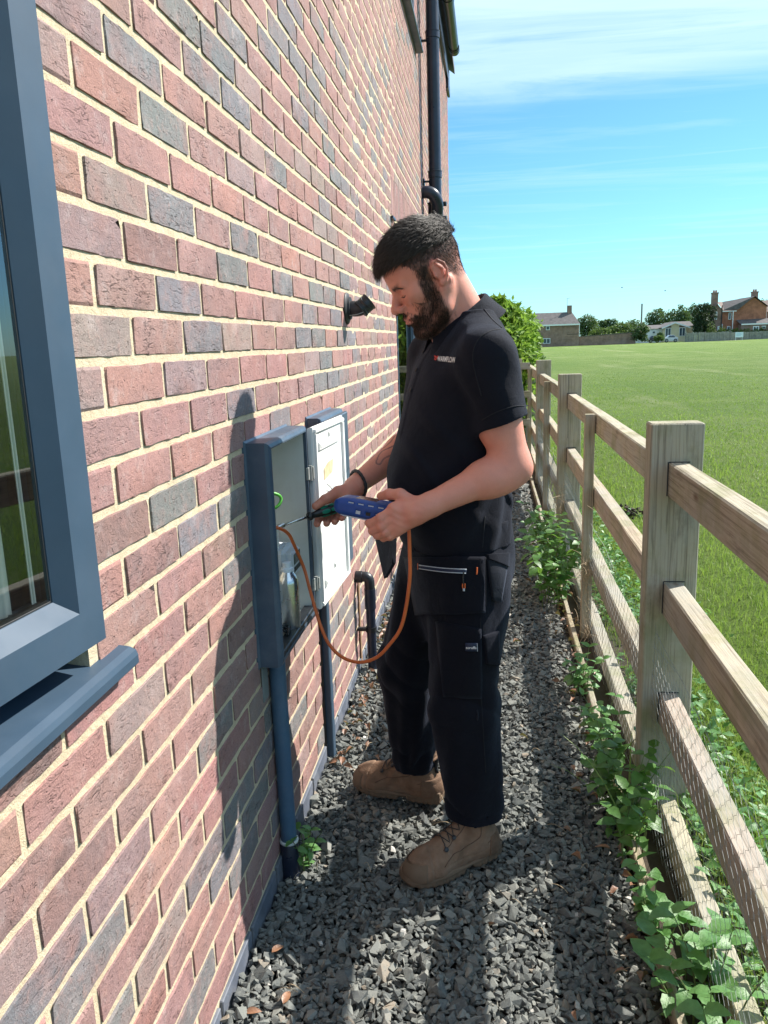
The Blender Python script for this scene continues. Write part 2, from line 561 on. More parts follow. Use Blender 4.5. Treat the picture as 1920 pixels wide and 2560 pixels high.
def wall_mesh():
    ys = sorted({WALL_Y0, WALL_Y1, *[v for o in OPEN for v in o[:2]]})
    zs = sorted({-0.2, WALL_TOP, *[v for o in OPEN for v in o[2:]]})
    m = MB()
    x = -0.0024
    for a, b in zip(ys[:-1], ys[1:]):
        for c, d in zip(zs[:-1], zs[1:]):
            my, mz = (a + b) / 2, (c + d) / 2
            if any(o[0] < my < o[1] and o[2] < mz < o[3] for o in OPEN):
                continue
            m.add([(x, a, c), (x, b, c), (x, b, d), (x, a, d)], [(0, 1, 2, 3)])
    for (a, b, c, d) in OPEN:                 # reveals
        q = -0.215
        m.add([(x, a, c), (x, b, c), (q, b, c), (q, a, c)], [(0, 1, 2, 3)])
        m.add([(x, a, d), (x, b, d), (q, b, d), (q, a, d)], [(3, 2, 1, 0)])
        m.add([(x, a, c), (x, a, d), (q, a, d), (q, a, c)], [(3, 2, 1, 0)])
        m.add([(x, b, c), (x, b, d), (q, b, d), (q, b, c)], [(0, 1, 2, 3)])
    # inside skin and far end of the leaf
    m.add([(-0.22, WALL_Y0, -0.2), (-0.22, WALL_Y1, -0.2), (-0.22, WALL_Y1, 0.6), (-0.22, WALL_Y0, 0.6)], [(0, 1, 2, 3)])
    return m


wall = wall_mesh().build('wall', M_MORTAR, house)

# gable end facing away and the near return, roof
def f_endwall(t):
    g = t.n('ShaderNodeTexCoord').outputs['Object']
    b = t.n('ShaderNodeTexBrick', {'Vector': t.vmap(g, (1, 1, 1), (math.pi / 2, 0, 0)), 'Color1': (0.30, 0.14, 0.12), 'Color2': (0.20, 0.14, 0.15),
                                   'Mortar': (0.66, 0.53, 0.34), 'Scale': 1.0, 'Mortar Size': 0.005, 'Brick Width': 0.225, 'Row Height': 0.075})
    finish(t, b.outputs['Color'], 0.9)


M_ENDWALL = mat('end_wall_brickwork', f_endwall)
m = MB()
m.box(-7.0, -0.23, WALL_Y1 - 0.1, WALL_Y1, -0.2, WALL_TOP)
m.box(-7.0, -0.23, WALL_Y0, WALL_Y0 + 0.1, -0.2, WALL_TOP)
m.build('end_wall', M_ENDWALL, house)
# quoin strip closing the far corner
m = MB()
m.box(-0.23, -0.004, WALL_Y1 - 0.1, WALL_Y1 - 0.001, -0.2, WALL_TOP - 0.001)
m.build('corner_return', M_MORTAR, house)
M_TILE = m_plain('roof_tile', (0.10, 0.095, 0.10), 0.7, 0.2, 6, 0.3, 60)
m = MB()
e = 0.10
m.add([(e, -2.4, 5.14), (e, 11.2, 5.14), (-3.6, 11.2, 7.9), (-3.6, -2.4, 7.9),
       (e, -2.4, 5.22), (e, 11.2, 5.22), (-3.6, 11.2, 7.98), (-3.6, -2.4, 7.98)],
      [(3, 2, 1, 0), (4, 5, 6, 7), (0, 1, 5, 4), (1, 2, 6, 5), (3, 0, 4, 7)])
m.add([(-7.2, -2.4, 5.14), (-7.2, 11.2, 5.14), (-3.6, 11.2, 7.9), (-3.6, -2.4, 7.9)], [(0, 1, 2, 3)])
m.build('roof', M_TILE, house)
m = MB()
m.box(0.004, 0.03, -2.3, 11.06, 4.93, 5.13)
m.build('fascia', M_BLACK, house)


# ---- bricks
def brick_tone(m_, k_):
    h = random.Random(m_ * 7919 + k_ * 104729 + 13)
    code = TONES.get((m_, k_))
    if code is None:
        r = h.random()
        code = 'b' if r < 0.12 else 'g' if r < 0.18 else 'm' if r < 0.40 else 'd' if r < 0.44 else 'o' if r < 0.48 else 'r'
    base = {'r': (0.395, 0.215, 0.190), 'm': (0.362, 0.215, 0.194), 'g': (0.318, 0.236, 0.218), 'b': (0.205, 0.205, 0.212),
            'd': (0.285, 0.175, 0.155), 'o': (0.430, 0.225, 0.180)}[code]
    j = h.uniform(0.9, 1.1)
    return tuple(min(1, c * j * h.uniform(0.95, 1.05)) for c in base)


def brick_shape(seed, w, hgt, nx=8, nz=4, depth=0.014):
    """one facing brick lying in the YZ plane about its centre, front at x = 0 .. +2 mm, edges worn"""
    r = np.random.default_rng(seed)
    W, H = w / 2, hgt / 2
    ys = np.linspace(-W, W, nx + 1)
    zs = np.linspace(-H, H, nz + 1)
    V = []
    for i, y in enumerate(ys):
        for j, z in enumerate(zs):
            edge = i in (0, nx) or j in (0, nz)
            corner = i in (0, nx) and j in (0, nz)
            x = r.uniform(-0.0010, 0.0016)
            yy, z_ = y, z
            if edge:
                x = r.uniform(-0.0022, 0.0003) - (0.0022 if r.uniform() < 0.12 else 0)
                if i in (0, nx): yy = y - math.copysign(r.uniform(-0.0006, 0.0026), y)
                if j in (0, nz): z_ = z - math.copysign(r.uniform(-0.0008, 0.0024), z)
                if corner:
                    yy -= math.copysign(r.uniform(0.0004, 0.004), y); z_ -= math.copysign(r.uniform(0.0004, 0.003), z)
            else:
                yy = y * 0.97 if i in (1, nx - 1) else y
                if i in (1, nx - 1): yy = math.copysign(W - 0.0022, y)
                if nz > 2 and j in (1, nz - 1): z_ = math.copysign(H - 0.0022, z)
            V.append((x, yy, z_))
    F = []
    q = nz + 1
    for i in range(nx):
        for j in range(nz):
            F.append((i * q + j, (i + 1) * q + j, (i + 1) * q + j + 1, i * q + j + 1))
    ring = [i * q for i in range(nx + 1)] + [nx * q + j for j in range(1, nz + 1)] + \
           [i * q + nz for i in range(nx - 1, -1, -1)] + [j for j in range(nz - 1, 0, -1)]
    b = len(V)
    for k in ring:
        V.append((-depth, V[k][1], V[k][2]))
    n = len(ring)
    for a in range(n):
        F.append((ring[a], b + a, b + (a + 1) % n, ring[(a + 1) % n]))
    return np.array(V), F


def fill_bricks():
    out = []
    jw = 0.0116
    for m_ in range(-18, 50):
        z0 = Z0 + CH * m_ + jw / 2
        z1 = z0 + CH - jw
        if z1 > WALL_TOP: break
        par = m_ % 2
        k = -20
        k = k + ((par - k) % 2)
        while k * HB < WALL_Y1:
            y0, y1 = k * HB + jw / 2, (k + 2) * HB - jw / 2
            y0 = max(y0, WALL_Y0); y1 = min(y1, WALL_Y1)
            spans = [(y0, y1)] if y1 - y0 > 0.02 else []
            zc = (z0 + z1) / 2
            for (a, b, c, d) in OPEN + SOLDIER:
                if c - 0.004 < zc < d + 0.004:
                    ns = []
                    for (p, q) in spans:
                        if q <= a or p >= b: ns.append((p, q)); continue
                        if a - p > 0.02: ns.append((p, a - 0.001))
                        if q - b > 0.02: ns.append((b + 0.001, q))
                    spans = ns
            for (p, q) in spans:
                out.append((m_, k, p, q, z0, z1, 0))
            k += 2
    for (a, b, c, d) in SOLDIER:
        y = a + 0.005
        i = 0
        while y < b - 0.03:
            out.append((900 + i, 0, y, min(y + 0.0645, b - 0.005), c + 0.012, d - 0.014, 1))
            y += 0.075; i += 1
    return out


bricks = fill_bricks()
bc = np.array([[0, (b[2] + b[3]) / 2, (b[4] + b[5]) / 2] for b in bricks])
pc = project(bc)
pa = project(bc + [0, 0, 0.0])
area = np.array([(b[3] - b[2]) * (b[5] - b[4]) for b in bricks])
depth_ = pc[:, 2]
graz = np.abs((CAMPOS.x)) / np.linalg.norm(bc - np.array(CAMPOS), axis=1)
inside = (pc[:, 0] > -60) & (pc[:, 0] < 1960) & (pc[:, 1] > -60) & (pc[:, 1] < 2620) & (depth_ > 0.1)
hid_by_sash = (bc[:, 1] < -0.16) & (bc[:, 2] > 0.98)
score = np.where(inside & ~hid_by_sash, area * graz / depth_ ** 2, 0)
order = np.argsort(-score)
pick = set(order[:300].tolist())
shape_cache = {}
NV = 22
restV, restF, restC, restR = [], [], [], []
for i, (m_, k_, y0, y1, z0, z1, kind) in enumerate(bricks):
    tone = brick_tone(m_, k_)
    h = random.Random(i)
    c = (0.0, (y0 + y1) / 2, (z0 + z1) / 2)
    if i in pick:
        wv_, hv = round(y1 - y0, 3), round(z1 - z0, 3)
        key = (wv_, hv, h.randrange(NV) if wv_ > 0.2 else 0)
        if key not in shape_cache:
            V, F = brick_shape(hash(key) % 100000, y1 - y0, z1 - z0)
            shape_cache[key] = mkmesh('brick', V, F, True)
            shape_cache[key].set_sharp_from_angle(angle=math.radians(28))
            shape_cache[key].materials.append(M_BRICK)
        o = bpy.data.objects.new('brick', shape_cache[key])
        COL.objects.link(o)
        o.parent = wall
        o.location = (c[0] + h.uniform(-0.0006, 0.0012), c[1], c[2] + h.uniform(-0.0012, 0.0012))
        o.rotation_euler = (math.pi if h.random() < 0.5 and kind == 0 else 0, 0, 0)
        if o.rotation_euler[0]:
            pass
        o.rotation_euler = (o.rotation_euler[0] + h.uniform(-0.005, 0.005), 0, h.uniform(-0.004, 0.004))
        o.color = (*tone, 1)
    else:
        far = depth_[i] > 5 or score[i] == 0
        nx, nz = ((2, 1) if kind == 0 else (1, 2)) if far else ((4, 2) if kind == 0 else (2, 3))
        if far:
            W, H = (y1 - y0) / 2, (z1 - z0) / 2
            b = 0.005
            V = [(-0.0025, -W, -H), (-0.0025, W, -H), (-0.0025, W, H), (-0.0025, -W, H),
                 (h.uniform(0, .0015), -W + b, -H + b), (h.uniform(0, .0015), W - b, -H + b), (h.uniform(0, .0015), W - b, H - b), (h.uniform(0, .0015), -W + b, H - b),
                 (-0.012, -W, -H), (-0.012, W, -H), (-0.012, W, H), (-0.012, -W, H)]
            F = [(4, 5, 6, 7), (0, 1, 5, 4), (1, 2, 6, 5), (2, 3, 7, 6), (3, 0, 4, 7), (0, 8, 9, 1), (1, 9, 10, 2), (2, 10, 11, 3), (3, 11, 8, 0)]
            V = np.array(V)
        else:
            V, F = brick_shape(i, y1 - y0, z1 - z0, nx, nz)
        b0 = len(restV)
        restV.extend((V + np.array(c)).tolist())
        restF.extend([tuple(a + b0 for a in f) for f in F])
        restC.extend([(*tone, 1.0)] * len(V))
        restR.extend([h.random()] * len(V))
me = mkmesh('brick', restV, restF)
ca = me.color_attributes.new('tint', 'FLOAT_COLOR', 'POINT')
ca.data.foreach_set('color', np.array(restC, dtype=np.float32).ravel())
ra = me.attributes.new('rnd', 'FLOAT', 'POINT')
ra.data.foreach_set('value', np.array(restR, dtype=np.float32))
o = link('smaller_brickwork', me, M_BRICKS, wall)
props(o, kind='stuff')

# ---- blue engineering bricks at the foot of the wall, slightly proud
y = WALL_Y0
i = 0
pl_mesh = MB().box(-0.012, 0.006, -0.1065, 0.1065, -0.06, 0.0645, 0.002)
pm = mkmesh('plinth_brick', pl_mesh.V, pl_mesh.F)
pm.materials.append(M_BLUEBRICK)
for k in range(-19, 97, 2):
    yc = (k + 1) * HB
    if yc + 0.11 > WALL_Y1 or yc < -1.2: continue
    o = bpy.data.objects.new('plinth_brick', pm)
    COL.objects.link(o); o.parent = wall
    o.location = (random.uniform(-0.001, 0.001), yc, random.uniform(-0.001, 0.001))
# ================================================================== windows, boxes, pipes on the wall
def f_glass(t):
    g = t.n('ShaderNodeTexCoord').outputs['Object']
    fr = t.n('ShaderNodeFresnel', {'IOR': 1.75})
    gl = t.n('ShaderNodeBsdfGlossy', {'Color': (0.86, 0.92, 0.95), 'Roughness': 0.012})
    tr = t.n('ShaderNodeBsdfTransparent', {'Color': (0.80, 0.86, 0.86)})
    f = t.math('ADD', t.math('MULTIPLY', fr, 0.8), 0.06, clamp=True)
    mx = t.n('ShaderNodeMixShader')
    t.put(mx.inputs[0], f); t.put(mx.inputs[1], tr); t.put(mx.inputs[2], gl)
    t.n('ShaderNodeOutputMaterial', {'Surface': mx})


M_GLASS = mat('window_glass', f_glass)
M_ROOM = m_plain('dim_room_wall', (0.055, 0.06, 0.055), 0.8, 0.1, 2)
M_BLIND = m_plain('pale_curtain', (0.62, 0.64, 0.60), 0.8, 0.06, 12)
M_LEDGE = m_plain('inner_sill_board', (0.70, 0.70, 0.66), 0.45, 0.05, 12)


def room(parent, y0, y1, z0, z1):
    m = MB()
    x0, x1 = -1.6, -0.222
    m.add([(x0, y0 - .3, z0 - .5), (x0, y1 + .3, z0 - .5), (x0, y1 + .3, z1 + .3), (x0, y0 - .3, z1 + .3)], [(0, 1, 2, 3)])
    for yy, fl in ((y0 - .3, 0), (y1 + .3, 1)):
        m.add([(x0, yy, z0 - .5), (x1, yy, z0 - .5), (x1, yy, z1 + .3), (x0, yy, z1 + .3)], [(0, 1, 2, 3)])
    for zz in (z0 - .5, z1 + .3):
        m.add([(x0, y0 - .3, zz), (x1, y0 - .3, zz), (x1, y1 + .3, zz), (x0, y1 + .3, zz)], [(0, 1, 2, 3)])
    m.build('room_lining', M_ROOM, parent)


def frame_ring(m, P, y0, y1, z0, z1, w, x0, x1, chamfer=0.016):
    """mitred frame; P maps local (x,y,z) to world. Cross-section: flat face, sloped bead towards the glass"""
    prof = [(0.0, x0), (0.0, x1), (w * 0.70, x1), (w, x1 - chamfer), (w, x0)]
    ring = []
    for (d, x) in prof:
        ring.append([P(x, y0 + d, z0 + d), P(x, y1 - d, z0 + d), P(x, y1 - d, z1 - d), P(x, y0 + d, z1 - d)])
    b = len(m.V)
    for r in ring: m.V.extend([tuple(v) for v in r])
    n = len(prof)
    for i in range(n):
        j = (i + 1) % n
        for k in range(4):
            l = (k + 1) % 4
            m.F.append((b + i * 4 + k, b + i * 4 + l, b + j * 4 + l, b + j * 4 + k))
    return m


ID = lambda x, y, z: (x, y, z)

# ---- the near window: a fixed frame in the reveal and a side-hung sash standing slightly open
win = bpy.data.objects.new('window', MB().box(-0.215, -0.02, -1.699, -0.2465, 0.9865, 0.99).V and mkmesh('window', *[*(lambda b: (b.V, b.F))(frame_ring(MB(), ID, -1.699, -0.2465, 0.992, 2.168, 0.055, -0.13, -0.068))]))
COL.objects.link(win); win.parent = house; win.data.materials.append(M_UPVC)
ang = math.radians(5.3)
hx, hy = -0.050, -1.12                       # hinge line
dirv = Vector((math.sin(ang), math.cos(ang), 0)); nrm = Vector((math.cos(ang), -math.sin(ang), 0))


def PS(x, y, z):
    v = Vector((hx, hy, 0)) + dirv * y + nrm * x
    return (v.x, v.y, z)


L = 0.873
sash_z0, sash_z1 = 1.033, 2.13
m = frame_ring(MB(), PS, 0.0, L, sash_z0, sash_z1, 0.078, -0.055, 0.0, 0.022)
m.build('sash_frame', M_UPVC, win)
m = MB()
m.add([PS(-0.024, 0.07, sash_z0 + .07), PS(-0.024, L - .07, sash_z0 + .07), PS(-0.024, L - .07, sash_z1 - .07), PS(-0.024, 0.07, sash_z1 - .07)], [(0, 1, 2, 3)])
m.build('pane', M_GLASS, win)
m = MB()
frame_ring(m, PS, 0.073, L - 0.073, sash_z0 + .073, sash_z1 - .073, 0.010, -0.034, -0.0235, 0.003)
m.build('glazing_gasket', M_RUBBER, win)
m = MB()       # thin black strip behind the sash's free edge
m.add([PS(-0.056, L - 0.02, sash_z0), PS(-0.056, L + 0.004, sash_z0), PS(-0.056, L + 0.004, sash_z1), PS(-0.056, L - 0.02, sash_z1)], [(0, 1, 2, 3)])
m.build('free_edge_strip', M_RUBBER, win)
# second sash beside it, closed
m = frame_ring(MB(), ID, -1.69, -1.13, 1.02, 2.13, 0.075, -0.10, -0.045, 0.02)
m.build('sash_frame', M_UPVC, win)
m = MB(); m.add([(-0.07, -1.62, 1.09), (-0.07, -1.2, 1.09), (-0.07, -1.2, 2.06), (-0.07, -1.62, 2.06)], [(0, 1, 2, 3)])
m.build('pane', M_GLASS, win)
# stay hardware seen low in the glass
m = MB()
m.box(-0.165, -0.155, -0.40, -0.365, 1.035, 1.10, 0.003).box(-0.150, -0.140, -0.405, -0.36, 1.03, 1.045, 0.003)
m.build('catch', M_STEEL, win, True)
m = MB(); m.box(-0.60, -0.216, -1.9, -0.05, 0.955, 0.985, 0.006)
m.build('inner_sill', M_LEDGE, win)
for (ya, yb, nm_, xo) in ((0.092, 0.103, 'pale_strip', -0.036), (0.128, 0.158, 'blind_slat', -0.046), (0.172, 0.196, 'blind_slat', -0.050), (0.215, 0.30, 'blind_slat', -0.052)):  # pale upright strips just behind the glass, the first one narrow
    m = MB()
    pts = [PS(xo - 0.003 * math.sin(i * 1.5), L - ya - (yb - ya) * i / 8, 0) for i in range(9)]
    V = [(x, y, z) for z in (sash_z0 + .075, sash_z1 - .075) for (x, y, _) in pts]
    m.add(V, [(i, i + 1, 9 + i + 1, 9 + i) for i in range(8)])
    m.build(nm_, M_BLIND, win, True)
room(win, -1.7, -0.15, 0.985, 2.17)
# sill: sloping top, nosing and end upstand
prof = [(-0.06, 0.992), (0.018, 0.983), (0.028, 0.978), (0.031, 0.970), (0.031, 0.957), (0.027, 0.953), (-0.06, 0.953)]
m = MB()
n = len(prof)
V = [(x, y, z) for y in (-1.80, -0.1575) for (x, z) in prof]
m.add(V, [tuple(range(n)), tuple(range(n, 2 * n))[::-1]] + [(i, n + i, n + (i + 1) % n, (i + 1) % n) for i in range(n)])
m.build('sill', M_UPVC, house)

# ---- far ground-floor window beyond the man
fw = link('window', mkmesh('window', *[*(lambda b: (b.V, b.F))(frame_ring(MB(), ID, 3.835, 5.095, 0.635, 2.158, 0.030, -0.075, -0.012, 0.008))]), M_UPVC, house)
m = frame_ring(MB(), ID, 3.867, 5.062, 0.667, 2.126, 0.042, -0.06, 0.000, 0.012)
m.build('sash_frame', M_UPVC, fw)
for a, b in ((3.90, 5.03),):
    m = MB(); m.add([(-0.014, a, .70), (-0.014, b, .70), (-0.014, b, 2.09), (-0.014, a, 2.09)], [(0, 1, 2, 3)])
    m.build('pane', M_GLASS, fw)
room(fw, 3.83, 5.10, 0.62, 2.16)
m = MB(); n = len(prof)
V = [(x, y, z - 0.365) for y in (3.78, 5.15) for (x, z) in prof]
m.add(V, [tuple(range(n)), tuple(range(n, 2 * n))[::-1]] + [(i, n + i, n + (i + 1) % n, (i + 1) % n) for i in range(n)])
m.build('sill', M_UPVC, house)
# lead flashing end at the window head
m = MB(); m.box(0.001, 0.018, 3.66, 3.80, 2.150, 2.166, 0.002)
m.build('cavity_tray_end', M_NAVYPIPE, house)

# ---- upper window with its sill
uw = link('window', mkmesh('window', *[*(lambda b: (b.V, b.F))(frame_ring(MB(), ID, 4.305, 5.615, 3.76, 4.79, 0.065, -0.06, 0.006, 0.02))]), M_UPVC, house)
m = MB(); m.add([(-0.02, 4.36, 3.81), (-0.02, 5.56, 3.81), (-0.02, 5.56, 4.74), (-0.02, 4.36, 4.74)], [(0, 1, 2, 3)])
m.build('pane', M_GLASS, uw)
room(uw, 4.3, 5.6, 3.75, 4.8)
m = MB()
V = [(x * 1.9, y, z + 2.745) for y in (4.2, 5.76) for (x, z) in prof]
m.add(V, [tuple(range(n)), tuple(range(n, 2 * n))[::-1]] + [(i, n + i, n + (i + 1) % n, (i + 1) % n) for i in range(n)])
m.build('sill', M_BOX, house)

# ---- gutter with joints and stop end
gut = None
m = MB()
R = 0.060
gx, gz = 0.145, 5.075
prof_g = [(gx + math.cos(a) * R, gz + math.sin(a) * R * 1.05) for a in np.linspace(math.pi, 2 * math.pi, 13)] + \
         [(gx + math.cos(a) * (R - 0.004), gz + math.sin(a) * (R - 0.004) * 1.05) for a in np.linspace(2 * math.pi, math.pi, 13)]
n = len(prof_g)
V = [(x, y, z) for y in (-2.3, 10.02) for (x, z) in prof_g]
m.add(V, [tuple(range(n)), tuple(range(n, 2 * n))[::-1]] + [(i, n + i, n + (i + 1) % n, (i + 1) % n) for i in range(n)])
gut = m.build('gutter', M_BLACK, house, True, 40)
for (ya, yb, rr) in ((9.93, 10.035, 0.066), (9.86, 9.885, 0.068), (8.35, 8.47, 0.066), (6.7, 6.8, 0.066)):
    m = MB()
    pts = [(gx + math.cos(a) * rr, gz + math.sin(a) * rr * 1.05) for a in np.linspace(math.pi, 2 * math.pi, 13)]
    k = len(pts)
    V = [(x, y, z) for y in (ya, yb) for (x, z) in pts]
    m.add(V, [tuple(range(k)), tuple(range(k, 2 * k))[::-1]] + [(i, k + i, k + (i + 1) % k, (i + 1) % k) for i in range(k)])
    m.build('union_bracket', M_BLACK, gut, True, 40)
# verge cap under the corner
m = MB(); m.box(0.002, 0.035, 10.6, 11.06, 4.80, 4.93, 0.004)
m.build('verge_end', M_NAVYPIPE, house)

# ---- soil pipe with brackets, socket and branch bend
sp = empty('soil_pipe', (0.10, 6.25, 0), 'dark navy soil pipe running up the brick wall above the man\'s head', 'drainpipe')
sx, sy = 0.104, 6.25
MB().tube([(sx, sy, 0.0), (sx, sy, 4.93)], 0.055, 28).build('pipe', M_NAVYPIPE, sp, True, 50)
for zc in (3.99, 2.87):
    m = MB()
    m.lathe([(0.0555, -0.03), (0.061, -0.027), (0.061, 0.02), (0.0635, 0.022), (0.0635, 0.03), (0.0555, 0.033)], (sx, sy, zc), n=28)
    m.build('socket_joint', M_NAVYPIPE, sp, True, 40)
for zc in (3.955, 2.82):
    m = MB()
    m.box(0.001, 0.012, sy - .04, sy + .04, zc - .04, zc + .02, 0.003)
    m.box(0.012, 0.05, sy - .012, sy + .012, zc - .012, zc + .004, 0.002)
    m.build('bracket', M_BLACK, sp)
m = MB()
pts = [(0.0, 5.93, 2.665)]
pts = bez([(0.002, 6.09, 2.70), (0.05, 6.09, 2.70), (0.098, 6.10, 2.675), (0.126, 6.14, 2.61), (0.120, 6.20, 2.52)], 20)
m.tube(pts, [0.052] * 5 + [0.053] * (len(pts) - 5), 20)
m.build('branch_bend', M_NAVYPIPE, sp, True, 60)
m = MB()
m.lathe([(0.056, -0.05), (0.068, -0.045), (0.068, 0.05), (0.072, 0.052), (0.072, 0.075), (0.056, 0.078)], (sx, sy, 2.56), n=28)
m.build('branch_socket', M_NAVYPIPE, sp, True, 40)
for zc in (2.62, 2.50):
    m = MB(); m.lathe([(0.0, 0.0), (0.019, 0.003), (0.021, 0.012), (0.021, 0.032), (0.017, 0.038), (0.0, 0.038)], (sx + 0.062, sy - 0.012, zc), (1, -.15, 0), 14)
    m.build('access_cap', M_BLACK, sp, True, 40)
MB().box(0.0004, 0.004, 5.985, 6.055, 0.3, 4.9).build('cable_strip', M_BLACK, sp)

# ---- flue elbow on its round wall flange
fl = empty('vent_elbow', (0.0, 2.05, 1.56), 'black plastic flue elbow on a round flange, left of the man\'s face', 'vent')
c0 = Vector((0.0, 2.03, 1.575))
MB().lathe([(0.0, 0.0005), (0.062, 0.0005), (0.064, 0.004), (0.060, 0.009), (0.046, 0.012), (0.044, 0.02), (0.0, 0.02)], c0, (1, 0, 0), 32).build('flange', M_RUBBER, fl, True, 40)
pts = bez([(0.012, 2.03, 1.575), (0.045, 2.03, 1.572), (0.068, 2.028, 1.580), (0.088, 2.02, 1.598)], 12)
m = MB(); m.tube(pts, 0.031, 20); m.build('bend', M_BLACK, fl, True, 50)
ax = Vector((0.74, 0.22, 0.62)).normalized()
m = MB()
m.lathe([(0.031, -0.012), (0.037, -0.010), (0.037, 0.0), (0.0345, 0.002), (0.0345, 0.034), (0.037, 0.036), (0.037, 0.041), (0.031, 0.041), (0.029, 0.03), (0.029, -0.005)], (0.066, 2.026, 1.575), ax, 24, cap=False)
m.add([], [])
m.build('socket', M_BLACK, fl, True, 40)
MB().lathe([(0.0, 0.0), (0.0295, 0.0)], Vector((0.066, 2.026, 1.575)) + ax * 0.012, ax, 20, cap=False).build('inner_grille', M_RUBBER, fl)
MB().tube(bez([(0.02, 1.985, 1.545), (0.05, 1.983, 1.548), (0.075, 1.99, 1.556)], 8), 0.0014, 6).build('cable_tie', M_GALV, fl)

# ---- meter box: opened casing, inner liner, door swung right back
mbx = empty('meter_box', (0.0, 0.745, 0.65), 'open slate blue meter box on the wall with its white lined door swung back', 'meter box')
BY0, BY1, BZ0, BZ1, BX = 0.545, 0.945, 0.648, 1.212, 0.063


def chamfered_shell(y0, y1, z0, z1, x1, hole=None, r=0.012):
    """casing proud of the wall: flared foot, rounded front arris, optional opening"""
    m = MB()
    rings = [(-0.004, -0.006), (0.002, -0.005), (0.006, 0.0), (x1 - r, 0.0), (x1 - r * .3, r * .35), (x1, r)]
    b = 0
    for (x, d) in rings:
        m.V += [(x, y0 + d, z0 + d), (x, y1 - d, z0 + d), (x, y1 - d, z1 - d), (x, y0 + d, z1 - d)]
    for i in range(len(rings) - 1):
        for k in range(4):
            l = (k + 1) % 4
            m.F.append((i * 4 + k, i * 4 + l, (i + 1) * 4 + l, (i + 1) * 4 + k))
    q = (len(rings) - 1) * 4
    if hole:
        hy0, hy1, hz0, hz1 = hole
        inner = [(x1, hy0, hz0), (x1, hy1, hz0), (x1, hy1, hz1), (x1, hy0, hz1)]
        back = [(x1 - 0.009, a, b_) for (_, a, b_) in inner]
        m.V += inner + back
        for k in range(4):
            l = (k + 1) % 4
            m.F.append((q + k, q + l, q + 4 + l, q + 4 + k))
            m.F.append((q + 4 + k, q + 4 + l, q + 8 + l, q + 8 + k))
    else:
        m.F.append((q, q + 1, q + 2, q + 3))
    return m


HY0, HY1, HZ0, HZ1 = 0.563, 0.928, 0.668, 1.196
chamfered_shell(BY0, BY1, BZ0, BZ1, BX, (HY0, HY1, HZ0, HZ1)).build('casing', M_BOX, mbx)
# liner (deep tray set into the wall)
m = MB()
q = [(HY0, HZ0), (HY1, HZ0), (HY1, HZ1), (HY0, HZ1)]
V = [(0.0535, a, b) for a, b in q] + [(-0.165, a, b) for a, b in q]
m.add(V, [(0, 1, 5, 4), (1, 2, 6, 5), (2, 3, 7, 6), (3, 0, 4, 7), (4, 5, 6, 7)])
m.build('liner', M_DIRTYWHITE, mbx)
MB().box(-0.163, -0.150, HY0 + .01, HY1 - .01, HZ0 + 0.16, HZ1 - .01, 0.002).build('back_board', m_plain('backing_board', (0.46, 0.40, 0.30), 0.8, 0.1, 14), mbx)
MB().box(-0.16, 0.052, HY0 + 0.001, HY1 - 0.001, HZ0 + 0.0005, HZ0 + 0.007).build('ledge', M_DIRTYWHITE, mbx)
m = MB(); m.box(0.030, 0.0615, HY0, HY1, HZ0 - 0.001, HZ0 + 0.014, 0.002)
m.build('bottom_lip', M_BLACK, mbx)
m = MB()
m.tube([(0.05, HY1 - .004, 1.06), (0.05, HY1 - .004, 1.10)], 0.004, 8)
# hinges
for zc in (1.075, 0.745):
    m = MB()
    m.tube([(0.067, 0.944, zc - 0.022), (0.067, 0.944, zc + 0.022)], 0.0055, 10)
    m.box(0.058, 0.066, 0.925, 0.944, zc - 0.018, zc + 0.018, 0.001)
    m.box(0.068, 0.076, 0.945, 0.966, zc - 0.018, zc + 0.018, 0.001)
    m.build('hinge', M_GALV, mbx)
# door: local frame along direction dd from the hinge
h0 = Vector((0.071, 0.952, 0)); h1 = Vector((0.090, 1.322, 0))
dd = (h1 - h0).normalized(); dn = Vector((dd.y, -dd.x, 0)); DW = (h1 - h0).length
DZ0, DZ1 = 0.662, 1.205


def PD(x, y, z):
    v = h0 + dd * y + dn * x
    return (v.x, v.y, z)


def bump_box(m, y0, y1, z0, z1, x0, x1, bev, P=PD):
    """raised (or sunk) panel with sloped sides on the door"""
    V = [P(x0, y0, z0), P(x0, y1, z0), P(x0, y1, z1), P(x0, y0, z1),
         P(x1, y0 + bev, z0 + bev), P(x1, y1 - bev, z0 + bev), P(x1, y1 - bev, z1 - bev), P(x1, y0 + bev, z1 - bev)]
    m.add(V, [(0, 1, 5, 4), (1, 2, 6, 5), (2, 3, 7, 6), (3, 0, 4, 7), (4, 5, 6, 7)])


m = MB()
bump_box(m, 0, DW, DZ0, DZ1, 0.0, 0.006, 0.0015)
V = [PD(0.0, 0, DZ0), PD(0.0, DW, DZ0), PD(0.0, DW, DZ1), PD(0.0, 0, DZ1), PD(-0.012, 0.004, DZ0 + .004), PD(-0.012, DW - .004, DZ0 + .004), PD(-0.012, DW - .004, DZ1 - .004), PD(-0.012, 0.004, DZ1 - .004)]
m.add(V, [(0, 4, 5, 1), (1, 5, 6, 2), (2, 6, 7, 3), (3, 7, 4, 0), (7, 6, 5, 4)])
door = m.build('door', M_WHITE, mbx)
m = MB()      # rim round the door's inner face
for (a, b, c, d) in ((0.006, DW - 0.006, DZ0 + .006, DZ0 + .018), (0.006, DW - .006, DZ1 - .018, DZ1 - .006), (0.006, 0.016, DZ0 + .0185, DZ1 - .0185), (DW - .030, DW - .008, DZ0 + .0185, DZ1 - .0185)):
    bump_box(m, a, b, c, d, 0.006, 0.014, 0.002)
m.build('rim', M_WHITE, door)
